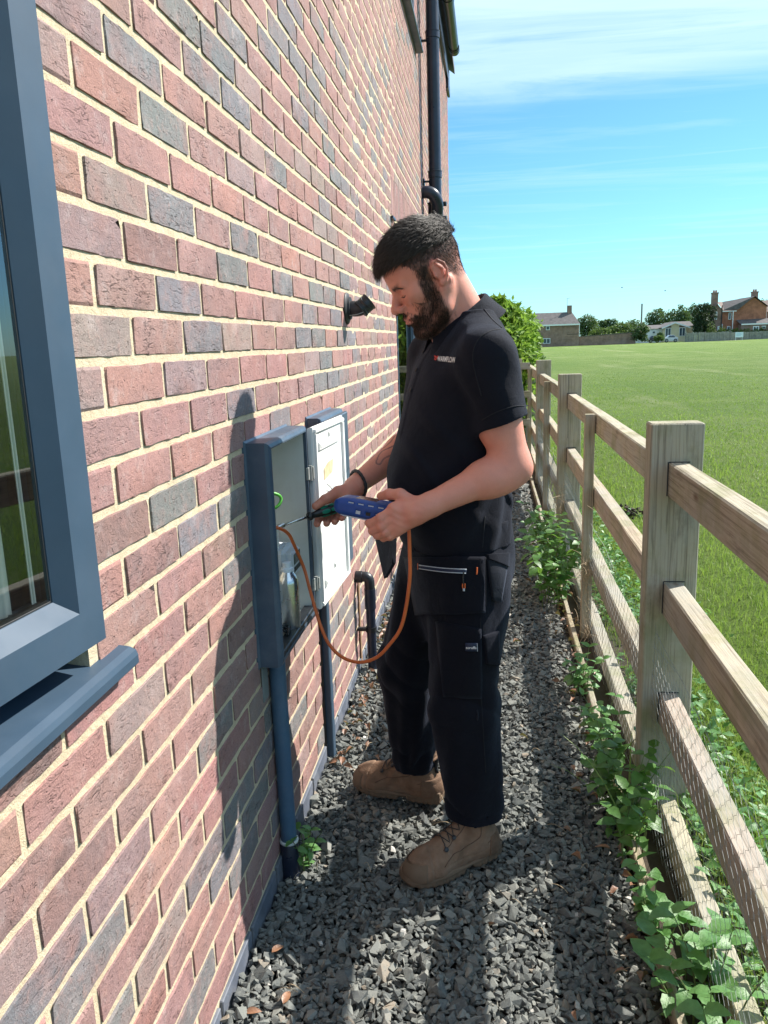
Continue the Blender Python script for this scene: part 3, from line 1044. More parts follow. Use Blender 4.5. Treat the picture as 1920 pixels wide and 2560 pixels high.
for zc in (DZ1 - 0.062, DZ0 + 0.064):
    m = MB()
    bump_box(m, 0.05, DW - 0.075, zc - 0.013, zc + 0.013, 0.0062, 0.012, 0.003)
    m.build('stiffening_rib', M_WHITE, door)
    m = MB()
    bump_box(m, 0.058, DW - 0.083, zc - 0.0055, zc + 0.0055, 0.0122, 0.0135, 0.001)
    m.build('rib_slot', M_DIRTYWHITE, door)
    m = MB(); bump_box(m, DW * .47, DW * .47 + .012, zc + .012, zc + .030, 0.0062, 0.0105, 0.003)
    m.build('moulding_pip', M_DIRTYWHITE, door)
MB().add([PD(0.0072, 0.10, 1.035), PD(0.0072, 0.205, 1.045), PD(0.0082, 0.215, 1.085), PD(0.0082, 0.15, 1.083), PD(0.0078, 0.103, 1.07)], [(0, 1, 2, 3, 4)]).build('sticker_remnant', m_plain('old_sticker', (0.62, 0.50, 0.30), 0.7, 0.25, 60), door)
r3 = random.Random(4)
m = MB()
for (a, b, c, d) in ((0.13, 1.02, 0.20, 0.985), (0.20, 0.985, 0.245, 0.955), (0.12, 1.00, 0.15, 0.99), (0.09, .96, .16, .945)):
    m.tube([PD(0.0066, a, b), PD(0.0068, (a + c) / 2 + .006, (b + d) / 2), PD(0.0066, c, d)], 0.0006, 4)
m.build('pencil_marks', M_RUBBER, door)
bt = MB(); bt.tube([PD(-0.002, 0.004, DZ0), PD(-0.002, DW - .004, DZ0)], 0.003, 6)
bt.build('door_edge_grime', m_plain('grime', (0.36, 0.27, 0.17), 0.9, 0.3, 80), door)

# gas meter, earth wire inside
gm = empty('gas_meter', (-0.06, 0.72, 0.86), 'pale grey gas meter with a small register window inside the open meter box', 'meter')
m = MB(); m.box(-0.145, 0.022, 0.772, 0.885, 0.800, 0.888, 0.010); m.build('body', m_plain('meter_grey', (0.56, 0.60, 0.64), 0.5, 0.04, 20), gm, False)
MBm = MB(); MBm.box(0.0, 0.041, 0.790, 0.872, 0.806, 0.880, 0.006); MBm.build('index_housing', MATS['meter_grey'], gm)
MB().box(0.0405, 0.043, 0.797, 0.865, 0.843, 0.872, 0.001).build('register_window', m_plain('dark_window', (0.05, 0.07, 0.065), 0.15, 0.1), gm)
MB().box(0.0405, 0.0428, 0.797, 0.865, 0.822, 0.836, 0.001).build('number_plate', M_RUBBER, gm)
MB().tube([(-0.02, 0.80, 0.885), (-0.02, 0.80, 0.945)], 0.021, 14).build('union_nut', M_WHITE, gm, True, 40)
for i in range(7):
    MB().box(-0.065 + i * .012, -0.06 + i * .012, 0.80, 0.868, 0.8875, 0.8905).build('cooling_rib', MATS['meter_grey'], gm)
ew = bez([(-0.14, 0.69, 1.06), (-0.05, 0.69, 1.066), (0.014, 0.71, 1.062), (0.034, 0.728, 1.045), (0.022, 0.715, 1.022), (-0.03, 0.70, 1.018), (-0.12, 0.69, 1.01)], 40)
o = MB().tube(ew, 0.0042, 10).build('earth_wire', m_plain('green_earth_sleeve', (0.10, 0.42, 0.05), 0.4, 0.25, 35), None, True)
props(o, 'green and yellow looped earth wire inside the open meter box', 'wire')
# leak-spray bottle standing on the ledge
bo = empty('spray_bottle', (0.012, 0.655, 0.675), 'silver aluminium bottle with a pale cap standing in the bottom of the meter box', 'bottle')
M_ALU = m_plain('brushed_aluminium', (0.72, 0.76, 0.80), 0.26, 0.05, 6, metal=0.92)
bc_ = (0.033, 0.752, 0.676)
MB().lathe([(0.0, 0.0), (0.026, 0.0), (0.0285, 0.003), (0.0285, 0.130), (0.027, 0.140), (0.022, 0.152), (0.0165, 0.160), (0.015, 0.165)], bc_, n=32).build('can', M_ALU, bo, True, 50)
MB().lathe([(0.017, 0.163), (0.0175, 0.167), (0.0165, 0.172), (0.0125, 0.174), (0.0120, 0.188), (0.0, 0.189)], bc_, n=24).build('cap', m_plain('milky_cap', (0.70, 0.76, 0.84), 0.4, 0.03), bo, True, 40)
m = MB()
r3 = random.Random(9)
for i in range(22):                     # small print, left side of the can
    z = bc_[2] + 0.020 + i * 0.0048
    a0 = math.radians(-175); a1 = a0 + r3.uniform(.55, .95)
    pts = [(bc_[0] + math.cos(a) * 0.02868, bc_[1] + math.sin(a) * 0.02868) for a in np.linspace(a0, a1, 6)]
    V = [(x, y, zz) for zz in (z, z + 0.0022) for (x, y) in pts]
    m.add(V, [(k, k + 1, 7 + k, 6 + k) for k in range(5)])
m.build('printed_text', M_RUBBER, bo)
# tangle of black cable beside the bottle foot
m = MB()
r3 = random.Random(3)
p = [(0.040 + r3.uniform(-.03, .010), 0.70 + r3.uniform(-.03, .03), 0.681 + r3.uniform(0, .02)) for _ in range(16)]
m.tube(bez(p, 80), 0.0028, 8)
o = m.build('cable_tangle', M_BLACK, None, True)
props(o, 'small tangle of black cable at the foot of the silver bottle', 'cable')

# ---- second, closed box
mb2 = empty('meter_box', (0.0, 1.4, 0.65), 'closed slate blue meter box on the wall, half hidden behind the open white door', 'meter box')
chamfered_shell(1.204, 1.594, 0.64, 1.207, 0.050).build('casing', M_BOX, mb2)
m = MB(); m.box(0.0505, 0.066, 1.207, 1.591, 0.643, 1.198, 0.006); m.build('lid', M_BOX, mb2)
MB().tube([(0.060, 1.2, 1.195), (0.060, 1.592, 1.195)], 0.003, 6).build('lid_edge', M_RUBBER, mb2)
m = MB(); m.lathe([(0.0, 0.0), (0.014, 0.0), (0.014, 0.018), (0.0, 0.02)], (0.05, 1.597, 0.93), (0, 1, 0), 14); m.box(0.066, 0.074, 1.56, 1.585, .92, .95, .003)
m.build('latch', m_plain('rusty_latch', (0.13, 0.075, 0.05), 0.8, 0.3, 60), mb2)
# ---- sleeve pipe below box one, with collar
p1 = empty('gas_pipe_sleeve', (0.03, 0.63, 0), 'slate blue round pipe dropping from the open meter box to the gravel', 'pipe')
MB().tube([(0.024, 0.628, 0.655), (0.024, 0.6335, 0.10), (0.024, 0.634, 0.07)], 0.0215, 22).build('pipe', m_plain('blue_pipe', (0.055, 0.115, 0.19), 0.40, 0.10, 12, 0.06, 200, dirt=((0.40, 0.44, 0.47), 0.15)), p1, True, 50)
MB().lathe([(0.022, 0.105), (0.0255, 0.10), (0.0255, -0.02)], (0.024, 0.634, 0.0), n=22).build('collar', M_NAVYPIPE, p1, True, 50)
MB().lathe([(0.0222, 0.100), (0.0258, 0.1005), (0.0262, 0.107), (0.0222, 0.109)], (0.024, 0.634, 0.0), n=22).build('mastic_ring', M_DIRTYWHITE, p1, True)
# patch pipe: flat grey plate behind
o = MB().box(0.0005, 0.004, 0.560, 0.605, 0.545, 0.640, 0.001).build('cover_plate', m_plain('grey_plate', (0.20, 0.22, 0.22), 0.6, 0.15, 20), None)
props(o, 'small grey cover plate on the bricks under the open meter box', 'plate')
# ---- flat cable guard below box two
cg = MB(); cg.box(0.0, 0.028, 1.248, 1.290, -0.02, 0.66, 0.003)
o = cg.build('cable_guard', M_UPVC, None)
props(o, 'square slate blue cable guard running down the wall behind the hanging orange hose', 'cable guard')
MB().box(0.0005, 0.006, 1.236, 1.247, -0.02, 0.66).build('mastic_line', M_RUBBER, o)
# ---- black waste pipe elbow
wp = empty('waste_pipe', (0.055, 2.0, 0), 'black waste pipe with a right-angle elbow low on the wall behind the orange hose', 'pipe')
px, py = 0.060, 1.985
pts = [(0.001, py, 0.452)] + bez([(0.018, py, 0.452), (0.045, py, 0.452), (0.0575, py, 0.440), (px, py, 0.412)], 10) + [(px, py, 0.385)]
MB().tube(pts, 0.0225, 18).build('elbow', M_BLACK, wp, True, 60)
MB().lathe([(0.0232, 0.0), (0.026, 0.002), (0.026, 0.028), (0.0232, 0.030)], (0.0, py, 0.452), (1, 0, 0), 20).build('wall_collar', M_BLACK, wp, True, 40)
MB().tube([(px, py, 0.40), (px, py, 0.31)], 0.0245, 18).build('socket', M_NAVYPIPE, wp, True, 50)
MB().tube([(px, py, 0.32), (px, py, -0.02)], 0.0205, 18).build('pipe', M_NAVYPIPE, wp, True, 50)
m = MB(); m.lathe([(0.0205, -0.01), (0.0245, -0.01), (0.0245, 0.012), (0.0205, 0.012)], (px, py, 0.215), n=18); m.box(0.0, 0.045, py - .012, py + .012, .208, .222, .002)
m.build('clip', M_BLACK, wp, True, 40)
MB().box(0.0, 0.006, 2.02, 2.05, 0.0, 0.45, 0.001).build('mastic_strip', m_plain('old_timber_strip', (0.28, 0.17, 0.10), 0.9, 0.2), wp)
# grey tile leaning at the wall foot
m = MB(); m.add([(0.10, 2.16, -0.01), (0.165, 2.13, -0.01), (0.15, 2.2, 0.115), (0.108, 2.16, -0.01), (0.172, 2.132, -0.01), (0.158, 2.2, 0.11)], [(0, 1, 2), (5, 4, 3), (0, 3, 4, 1), (1, 4, 5, 2), (2, 5, 3, 0)])
o = m.build('slate_offcut', m_plain('slate', (0.16, 0.19, 0.24), 0.6, 0.15), None)
props(o, 'triangular grey slate offcut leaning at the wall foot behind the trousers', 'slate')
# ================================================================== ground: gravel path, field, fence
def f_field(t):
    g = t.n('ShaderNodeTexCoord').outputs['Object']
    a = t.noise(g, 0.09, 6, 0.6)
    b = t.noise(g, 1.1, 6, 0.65)
    c_ = t.noise(g, 26, 5, 0.7)
    c = t.ramp(b, [(0.30, (0.110, 0.172, 0.032)), (0.55, (0.152, 0.215, 0.048)), (0.75, (0.205, 0.262, 0.072))])
    c = t.mix(t.ramp(a, [(0.45, 0.0), (0.66, 0.55)]), c, (0.225, 0.27, 0.092))
    c = t.mix(t.ramp(c_, [(0.38, 0.40), (0.56, 0.0)]), c, (0.080, 0.140, 0.020))
    st = t.ramp(t.noise(t.vmap(g, (0.30, 0.03, 1), (0, 0, 0.16)), 1.0, 7, 0.7, 0.4), [(0.56, 0.0), (0.66, 0.55)])
    far = t.ramp(t.n('ShaderNodeSeparateXYZ', {0: g}).outputs[1], [(0.0, 0.0), (1.0, 1.0)])
    c = t.mix(st, c, (0.33, 0.34, 0.17))
    pt = t.ramp(t.noise(g, 0.33, 5, 0.6, 0.3), [(0.36, 0.5), (0.55, 0.0)])
    c = t.mix(pt, c, (0.095, 0.165, 0.028))
    h = t.math('ADD', t.math('MULTIPLY', c_, 0.8), t.noise(g, 120, 3, 0.7))
    finish(t, c, 0.9, t.bump(h, 1.0, 0.04), Specular_IOR_Level=0.15)


M_FIELD = mat('field_ground', f_field)
M_SOIL = m_plain('soil', (0.045, 0.034, 0.022), 0.95, 0.35, 9, 0.8, 60)
M_GRAVELBED = m_plain('gravel_bed', (0.030, 0.031, 0.029), 0.95, 0.35, 60, 1.0, 120)

# field: one sheet out to the horizon, dipping slightly on the left side far away
xs = np.concatenate([np.linspace(0.975, 3, 6), np.linspace(4, 60, 24), np.linspace(75, 700, 18)])
ys = np.concatenate([[-60, -20, -5], np.linspace(-2, 10, 13), np.linspace(14, 200, 40), np.linspace(240, 900, 10)])
gx_, gy_ = np.meshgrid(xs, ys, indexing='ij')


def ground_z(x, y):
    x = np.asarray(x, float); y = np.asarray(y, float)
    far = np.clip((y - 20) / 130, 0, 1.3)
    tilt = np.clip((x - 5) / 90, -0.35, 1.2)
    return far * (-0.42 + 0.50 * tilt) + 0.03 * np.sin(x * 0.35) * np.cos(y * 0.23) * np.clip(y / 10, 0, 1)


gz_ = ground_z(gx_, gy_) - 0.012
V = np.stack([gx_.ravel(), gy_.ravel(), gz_.ravel()], 1)
ny = len(ys)
F = np.array([[i * ny + j, (i + 1) * ny + j, (i + 1) * ny + j + 1, i * ny + j + 1] for i in range(len(xs) - 1) for j in range(ny - 1)])
o = link('field', mkmesh('field', V, F, True), M_FIELD)
props(o, kind='structure')
# ground left of and beyond the path end
xs2 = np.concatenate([np.linspace(-400, -20, 10), [-10, 0, 0.97]])
ys2 = np.concatenate([[12.0, 20], np.linspace(30, 900, 20)])
V = [(x, y, float(ground_z(x, y)) - 0.02) for x in xs2 for y in ys2]
n2_ = len(ys2)
F = np.array([[i * n2_ + j, (i + 1) * n2_ + j, (i + 1) * n2_ + j + 1, i * n2_ + j + 1] for i in range(len(xs2) - 1) for j in range(n2_ - 1)])
o = link('ground', mkmesh('ground', np.array(V), F, True), M_FIELD)
props(o, kind='structure')
m = MB(); m.add([(-0.1, -6, -0.03), (0.98, -6, -0.03), (0.98, 13, -0.03), (-0.1, 13, -0.03)], [(0, 1, 2, 3)])
props(m.build('gravel_path', M_GRAVELBED), kind='structure')
m = MB(); m.add([(0.88, -3, -0.012), (1.24, -3, -0.004), (1.24, 12, -0.004), (0.88, 12, -0.012)], [(0, 1, 2, 3)])
props(m.build('soil_strip', M_SOIL), kind='structure')

# ---- stones
import bmesh


def stone_variants(n, seed):
    out = []
    r = np.random.default_rng(seed)
    for _ in range(n):
        bm = bmesh.new()
        k = r.integers(9, 13)
        for _ in range(k):
            p = r.uniform(-1, 1, 3)
            p = p / max(np.abs(p).max(), 1e-3) * r.uniform(0.75, 1.0)
            p *= np.array([1.0, r.uniform(0.62, 0.9), r.uniform(0.40, 0.65)])
            bm.verts.new(p)
        bmesh.ops.convex_hull(bm, input=bm.verts[:], use_existing_faces=False)
        bmesh.ops.delete(bm, geom=[v for v in bm.verts if not v.link_faces], context='VERTS')
        bm.verts.index_update()
        V = np.array([v.co[:] for v in bm.verts])
        F = np.array([[v.index for v in f.verts] for f in bm.faces if len(f.verts) == 3])
        out.append((V, F))
        bm.free()
    return out


STONES = stone_variants(18, 5)


def rot_batch(r, n, flat=1.0):
    a = r.uniform(0, 2 * math.pi, n); b = r.normal(0, 0.45 * flat, n); c = r.normal(0, 0.45 * flat, n)
    ca, sa, cb, sb, cc, sc = np.cos(a), np.sin(a), np.cos(b), np.sin(b), np.cos(c), np.sin(c)
    R = np.zeros((n, 3, 3))
    R[:, 0, 0] = ca * cb; R[:, 0, 1] = ca * sb * sc - sa * cc; R[:, 0, 2] = ca * sb * cc + sa * sc
    R[:, 1, 0] = sa * cb; R[:, 1, 1] = sa * sb * sc + ca * cc; R[:, 1, 2] = sa * sb * cc - ca * sc
    R[:, 2, 0] = -sb; R[:, 2, 1] = cb * sc; R[:, 2, 2] = cb * cc
    return R


def scatter(variants, P, S, R, rnd):
    """many small convex pieces in one mesh, with a per-piece random value"""
    Vs, Fs, As = [], [], []
    base = 0
    which = RNG.integers(0, len(variants), len(P))
    for vi, (V, F) in enumerate(variants):
        sel = np.where(which == vi)[0]
        if not len(sel): continue
        W = np.einsum('nij,vj->nvi', R[sel], V) * S[sel][:, None, None] + P[sel][:, None, :]
        nv = len(V)
        Fi = F[None] + (np.arange(len(sel)) * nv)[:, None, None] + base
        Vs.append(W.reshape(-1, 3)); Fs.append(Fi.reshape(-1, F.shape[1])); As.append(np.repeat(rnd[sel], nv))
        base += nv * len(sel)
    return np.concatenate(Vs), np.concatenate(Fs), np.concatenate(As)


def jitter_grid(x0, x1, y0, y1, s, r):
    a = np.arange(x0, x1, s); b = np.arange(y0, y1, s)
    gx, gy = np.meshgrid(a, b)
    p = np.stack([gx.ravel(), gy.ravel()], 1) + r.uniform(-.5, .5, (gx.size, 2)) * s
    return p[(p[:, 0] > x0) & (p[:, 0] < x1)]


def gravel_h(x, y):
    return 0.010 * np.sin(x * 5.1 + 1) * np.cos(y * 3.3) + 0.007 * np.sin(x * 11 + y * 7) + 0.012 * np.exp(-((x - 0.02) / 0.05) ** 2)


def f_stone(t):
    a = t.n('ShaderNodeAttribute', attribute_name='rnd').outputs['Fac']
    g = t.n('ShaderNodeTexCoord').outputs['Object']
    c = t.ramp(a, [(0.0, (0.080, 0.085, 0.086)), (0.35, (0.130, 0.138, 0.134)), (0.7, (0.185, 0.192, 0.178)), (0.93, (0.26, 0.26, 0.235)), (0.985, (0.31, 0.25, 0.19)), (0.996, (0.58, 0.56, 0.52))])
    c = t.mix(t.ramp(t.noise(g, 90, 5, 0.7), [(0.42, 0.0), (0.66, 0.5)]), c, (0.245, 0.250, 0.225))
    h = t.math('ADD', t.noise(g, 260, 4, 0.7), t.noise(g, 900, 3, 0.6))
    finish(t, c, 0.88, t.bump(h, 0.8, 0.002), Specular_IOR_Level=0.22)


M_STONE = mat('gravel_stone', f_stone)
r = np.random.default_rng(21)
sets = []
for (y0, y1, s, sz, zoff) in ((-0.3, 2.6, 0.0160, 0.0112, -0.009), (-0.3, 2.6, 0.0148, 0.0102, 0.002), (-0.3, 2.6, 0.033, 0.0135, 0.007),
                              (2.6, 6.0, 0.023, 0.0160, -0.004), (2.6, 6.0, 0.026, 0.0140, 0.004), (6.0, 12.0, 0.040, 0.027, 0.0)):
    p = jitter_grid(0.012, 0.945, y0, y1, s, r)
    n = len(p)
    S = sz * np.exp(r.normal(0, 0.28, n))
    sets.append((p, S, gravel_h(p[:, 0], p[:, 1]) + zoff + r.normal(0, 0.003, n)))
P = np.concatenate([np.column_stack([a, c]) for a, b, c in sets])
S = np.concatenate([b for a, b, c in sets])
# the standing boots press the stones down
V, F, A = scatter(STONES, P, S, rot_batch(r, len(P), 0.8), r.uniform(0, 1, len(P)))
me = mkmesh('gravel', V, F)
at = me.attributes.new('rnd', 'FLOAT', 'POINT'); at.data.foreach_set('value', A.astype(np.float32))
props(link('gravel', me, M_STONE), kind='stuff')

# ---- timber: a slightly warped length, grain along local Z
_wood_cache = {}


def timber(name, parent, w, d, length, loc, axis='z', tone=(0.42, 0.36, 0.26), seed=0, bev=0.003, warp=0.002, label=None):
    r = np.random.default_rng(seed)
    seg = max(3, int(length / 0.25))
    m = MB()
    base = [(-w / 2, -d / 2 + bev), (-w / 2 + bev, -d / 2), (w / 2 - bev, -d / 2), (w / 2, -d / 2 + bev), (w / 2, d / 2 - bev), (w / 2 - bev, d / 2), (-w / 2 + bev, d / 2), (-w / 2, d / 2 - bev)]
    zz = [0, bev] + list(np.linspace(0, length, seg + 1)[1:-1]) + [length - bev, length]
    ox = np.cumsum(r.normal(0, warp * 0.4, len(zz))); oy = np.cumsum(r.normal(0, warp * 0.4, len(zz)))
    ox -= np.linspace(ox[0], ox[-1], len(zz)); oy -= np.linspace(oy[0], oy[-1], len(zz))
    for i, z in enumerate(zz):
        e = 1 - (0.0 if i not in (0, len(zz) - 1) else 2 * bev / w)
        e2 = 1 - (0.0 if i not in (0, len(zz) - 1) else 2 * bev / d)
        for (a, b) in base:
            m.V.append((a * e + ox[i] + r.normal(0, 0.0004), b * e2 + oy[i] + r.normal(0, 0.0004), z))
    for i in range(len(zz) - 1):
        for k in range(8):
            l = (k + 1) % 8
            m.F.append((i * 8 + k, i * 8 + l, (i + 1) * 8 + l, (i + 1) * 8 + k))
    m.F.append(tuple(range(8))[::-1]); b = (len(zz) - 1) * 8
    m.F.append(tuple(b + k for k in range(8)))
    o = link(name, mkmesh(name, m.V, m.F), M_WOOD)
    o.parent = parent
    o.location = loc
    if axis == 'y':
        o.rotation_euler = (-math.pi / 2, 0, 0)      # local Z -> +Y, local Y -> -Z
    elif axis == 'x':
        o.rotation_euler = (0, math.pi / 2, 0)
    o.color = (*tone, 1)
    if label: o['label'] = label
    return o


fence = empty('timber_fence', (0, 0, 0), 'weathered timber post and rail fence between the gravel path and the field', 'fence')
GREY = (0.40, 0.385, 0.30); BROWN = (0.45, 0.405, 0.315)
POSTS = [(-1.9, 1.09, 1.19), (1.0375, 1.089, 1.192), (3.9375, 1.078, 1.203), (6.8375, 1.100, 1.215), (9.7375, 1.12, 1.215)]
for i, (py_, px_, top) in enumerate(POSTS):
    timber('post', fence, 0.142, 0.075, top + 0.3, (px_, py_, -0.3), 'z', GREY, 40 + i, 0.004, 0.001)
    if i in (1, 2, 3):      # drying shake down the face
        m = MB()
        rr = np.random.default_rng(i)
        pts = [(px_ + (0.018 if i == 1 else -0.012) + rr.normal(0, 0.0008), py_ - 0.0379, top - 0.002 - k * (0.022 if i == 1 else .05)) for k in range(9)]
        m.add([(x - 0.0008, y, z) for (x, y, z) in pts] + [(x + 0.0009, y, z) for (x, y, z) in pts], [(k, k + 1, 10 + k, 9 + k) for k in range(8)])
        m.build('shake', M_RUBBER, fence)
RAILZ = [1.034, 0.690, 0.350, 0.018]
for b in range(4):
    ya, yb = POSTS[b][0] + 0.0375, POSTS[b + 1][0] - 0.0375
    for k, z in enumerate(RAILZ):
        dz = (0.0, 0.0, 0.006, 0.006)[b]
        xr = 1.0955 - (0.008 if b else 0)
        timber('rail', fence, 0.052, 0.096, yb - ya + 0.02, (xr, ya - 0.01, z + dz), 'y', tuple(c * random.uniform(.92, 1.08) for c in BROWN), 60 + b * 4 + k, 0.004, 0.002)
for i, yy in enumerate((2.52, 5.42, 8.3)):
    timber('prick_post', fence, 0.046, 0.042, 1.40, (1.036, yy, -0.32), 'z', (0.44, 0.36, 0.25), 90 + i, 0.002, 0.002)
# mortise shade put in as black strips just proud of the post face round each rail end
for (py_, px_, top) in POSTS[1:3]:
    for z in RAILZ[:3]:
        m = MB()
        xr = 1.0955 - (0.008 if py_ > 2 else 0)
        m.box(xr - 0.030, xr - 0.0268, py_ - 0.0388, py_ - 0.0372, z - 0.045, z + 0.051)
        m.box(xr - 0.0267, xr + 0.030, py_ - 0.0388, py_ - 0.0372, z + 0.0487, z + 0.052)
        m.build('mortise_shadow', M_RUBBER, fence)
for yy in (2.52, 5.42):
    for z in RAILZ:
        for dz in (-0.022, 0.024):
            MB().lathe([(0.0, 0.0), (0.0042, 0.0), (0.0042, 0.0012), (0.0, 0.0016)], (1.0128, yy + dz * .3, z + dz), (-1, 0, 0), 8).build('nail_head', M_GALV, fence)
# cross fence closing the path further on
cf = empty('cross_fence', (0, 0, 0), 'low timber fence with wire netting across the path end beyond the second post', 'fence')
for k, z in enumerate((1.12, 0.80, 0.48)):
    timber('rail', cf, 0.075, 0.03, 1.00, (0.03, 8.1, z), 'x', GREY, 120 + k)
timber('post', cf, 0.08, 0.07, 1.45, (0.9, 8.16, -0.25), 'z', GREY, 130)
# edging board
for i, (ya, yb, x0) in enumerate(((-1.2, 0.62, 0.962), (0.64, 2.7, 0.972), (2.72, 5.2, 0.976), (5.22, 9.0, 0.985))):
    o = timber('edging_board', None, 0.022, 0.085, yb - ya, (x0, ya, 0.0), 'y', (0.33, 0.27, 0.18), 140 + i)
    props(o, ['nearest sunlit timber edging board between gravel and fence at the picture\'s foot', 'timber edging board passing under the weeds beside the first big post',
              'timber edging board beside the prick post and nettles', 'farthest timber edging board, in shade beyond the nettles'][i], 'edging board', 'gravel edging boards')

# ---- wire netting on the path side of the rails
m = MB()
r = np.random.default_rng(3)
wires_V, wires_F = [], []


def thin(pts, rad):
    """three-sided wire"""
    pts = np.asarray(pts, float)
    n = len(pts)
    t = np.gradient(pts, axis=0); t /= np.linalg.norm(t, axis=1)[:, None] + 1e-9
    ref = np.array([1.0, 0.15, 0.1])
    a = np.cross(t, ref); a /= np.linalg.norm(a, axis=1)[:, None] + 1e-9
    b = np.cross(t, a)
    b0 = sum(len(v) for v in wires_V)
    ring = [pts + rad * (math.cos(k * 2.0944) * a + math.sin(k * 2.0944) * b) for k in range(3)]
    V = np.stack(ring, 1).reshape(-1, 3)
    F = []
    for i in range(n - 1):
        for k in range(3):
            l = (k + 1) % 3
            F.append((b0 + i * 3 + k, b0 + i * 3 + l, b0 + (i + 1) * 3 + l, b0 + (i + 1) * 3 + k))
    wires_V.append(V); wires_F.extend(F)


pitch = 0.025
y = -1.0
i = 0
while y < 6.7:
    near = y < 2.6
    top = 0.585 + 0.035 * math.sin(y * 2.1) + 0.02 * math.sin(y * 7)
    zs_ = np.arange(-0.01, top, 0.0125 if near else 0.025)
    zig = np.where(((np.arange(len(zs_)) // 2) + i) % 2 == 0, 1, -1) * pitch * 0.36
    wob = 0.006 * np.sin(zs_ * 14 + y * 3) + 0.004 * np.sin(zs_ * 31 + y * 9)
    sag = 0.010 * np.sin(y * 5.0 + zs_ * 6) + 0.02 * np.clip((zs_ - 0.42) / 0.2, 0, 1) * np.sin(y * 3.3)
    inp = [abs(y - p_[0]) < 0.06 for p_ in POSTS]
    xb = 1.052 - np.abs(sag) - (0.043 if any(inp) else 0)
    thin(np.stack([xb, y + zig + wob, zs_], 1), 0.00046 if near else 0.0007)
    y += pitch; i += 1
for z in (0.0, 0.30, 0.575):
    yy = np.arange(-1.0, 6.7, 0.05)
    thin(np.stack([1.046 - 0.006 * np.sin(yy * 5), yy, z + 0.012 * np.sin(yy * 2.1) + 0.004 * np.sin(yy * 13)], 1), 0.0007)
o = link('wire_netting', mkmesh('wire_netting', np.concatenate(wires_V), np.array(wires_F)), M_GALV, fence)
# loose netting ends bowing across the faces of the posts
wires_V, wires_F = [], []
for (py_, px_, top) in POSTS[1:3]:
    for k in range(9):
        z0 = 0.20 + k * 0.043
        L_ = r.uniform(0.035, 0.07)
        s_ = np.linspace(0, 1, 8)
        thin(np.stack([px_ - 0.045 + s_ * L_ * 1.1, py_ - 0.040 - 0.012 * np.sin(s_ * 3.1), z0 - s_ * 0.045 - 0.035 * s_ ** 2 + 0.003 * np.sin(s_ * 9)], 1), 0.0007)
link('netting_ends', mkmesh('netting_ends', np.concatenate(wires_V), np.array(wires_F)), M_GALV, fence)
# dead grass caught in the netting
wires_V, wires_F = [], []
for (cy_, cz_, nn, sp_) in ((2.46, 0.33, 70, 0.10), (3.85, 0.42, 60, 0.12), (2.50, 0.10, 60, 0.13), (1.9, 0.32, 12, 0.2)):
    for _ in range(nn):
        p = np.array([1.025 + r.normal(0, 0.015), cy_ + r.normal(0, sp_ * .5), cz_ + r.normal(0, sp_ * .5)])
        d = r.normal(0, 1, 3) * np.array([0.4, 1, 1]); d /= np.linalg.norm(d)
        bend = r.normal(0, 1, 3) * 0.9
        L_ = r.uniform(0.04, 0.12)
        s_ = np.linspace(0, 1, 5)[:, None]
        thin(p + d * L_ * s_ + bend * L_ * s_ ** 2 * 0.5, 0.0008)
M_STRAW = m_plain('dry_grass', (0.40, 0.31, 0.20), 0.9, 0.3, 60)
props(link('dead_grass', mkmesh('dead_grass', np.concatenate(wires_V), np.array(wires_F)), M_STRAW), kind='stuff')


# ---- grass blades
def f_blade(t):
    a = t.n('ShaderNodeAttribute', attribute_name='rnd').outputs['Fac']
    c = t.ramp(a, [(0.0, (0.095, 0.165, 0.024)), (0.4, (0.195, 0.290, 0.056)), (0.8, (0.290, 0.375, 0.100)), (0.95, (0.38, 0.40, 0.16)), (1.0, (0.45, 0.40, 0.22))])
    d = t.n('ShaderNodeBsdfPrincipled', {'Base Color': c, 'Roughness': 0.5, 'Specular IOR Level': 0.35})
    tl = t.n('ShaderNodeBsdfTranslucent', {'Color': t.mix(0.35, c, (0.30, 0.48, 0.05))})
    mx = t.n('ShaderNodeMixShader'); t.put(mx.inputs[0], 0.42); t.put(mx.inputs[1], d); t.put(mx.inputs[2], tl)
    t.n('ShaderNodeOutputMaterial', {'Surface': mx})


M_BLADE = mat('grass_blade', f_blade)


def blades(P, H, Wd, r, lean=0.35):
    n = len(P)
    a = r.uniform(0, 2 * math.pi, n)
    lx, ly = r.normal(0, lean, n), r.normal(0, lean, n)
    dx, dy = np.cos(a) * Wd / 2, np.sin(a) * Wd / 2
    z = P[:, 2]
    V = np.empty((n, 5, 3))
    for k, (s, wf, hf, cf_) in enumerate(((-1, 1, 0, 0), (1, 1, 0, 0), (-1, .75, .55, .28), (1, .75, .55, .28), (0, 0, 1, 1))):
        V[:, k, 0] = P[:, 0] + s * wf * dx + lx * H * cf_
        V[:, k, 1] = P[:, 1] + s * wf * dy + ly * H * cf_
        V[:, k, 2] = z + H * hf * (1 - 0.25 * cf_ * np.minimum(1, np.hypot(lx, ly)))
    base = (np.arange(n) * 5)[:, None]
    F = np.concatenate([base + np.array([0, 1, 3]), base + np.array([0, 3, 2]), base + np.array([2, 3, 4])])
    return V.reshape(-1, 3), F


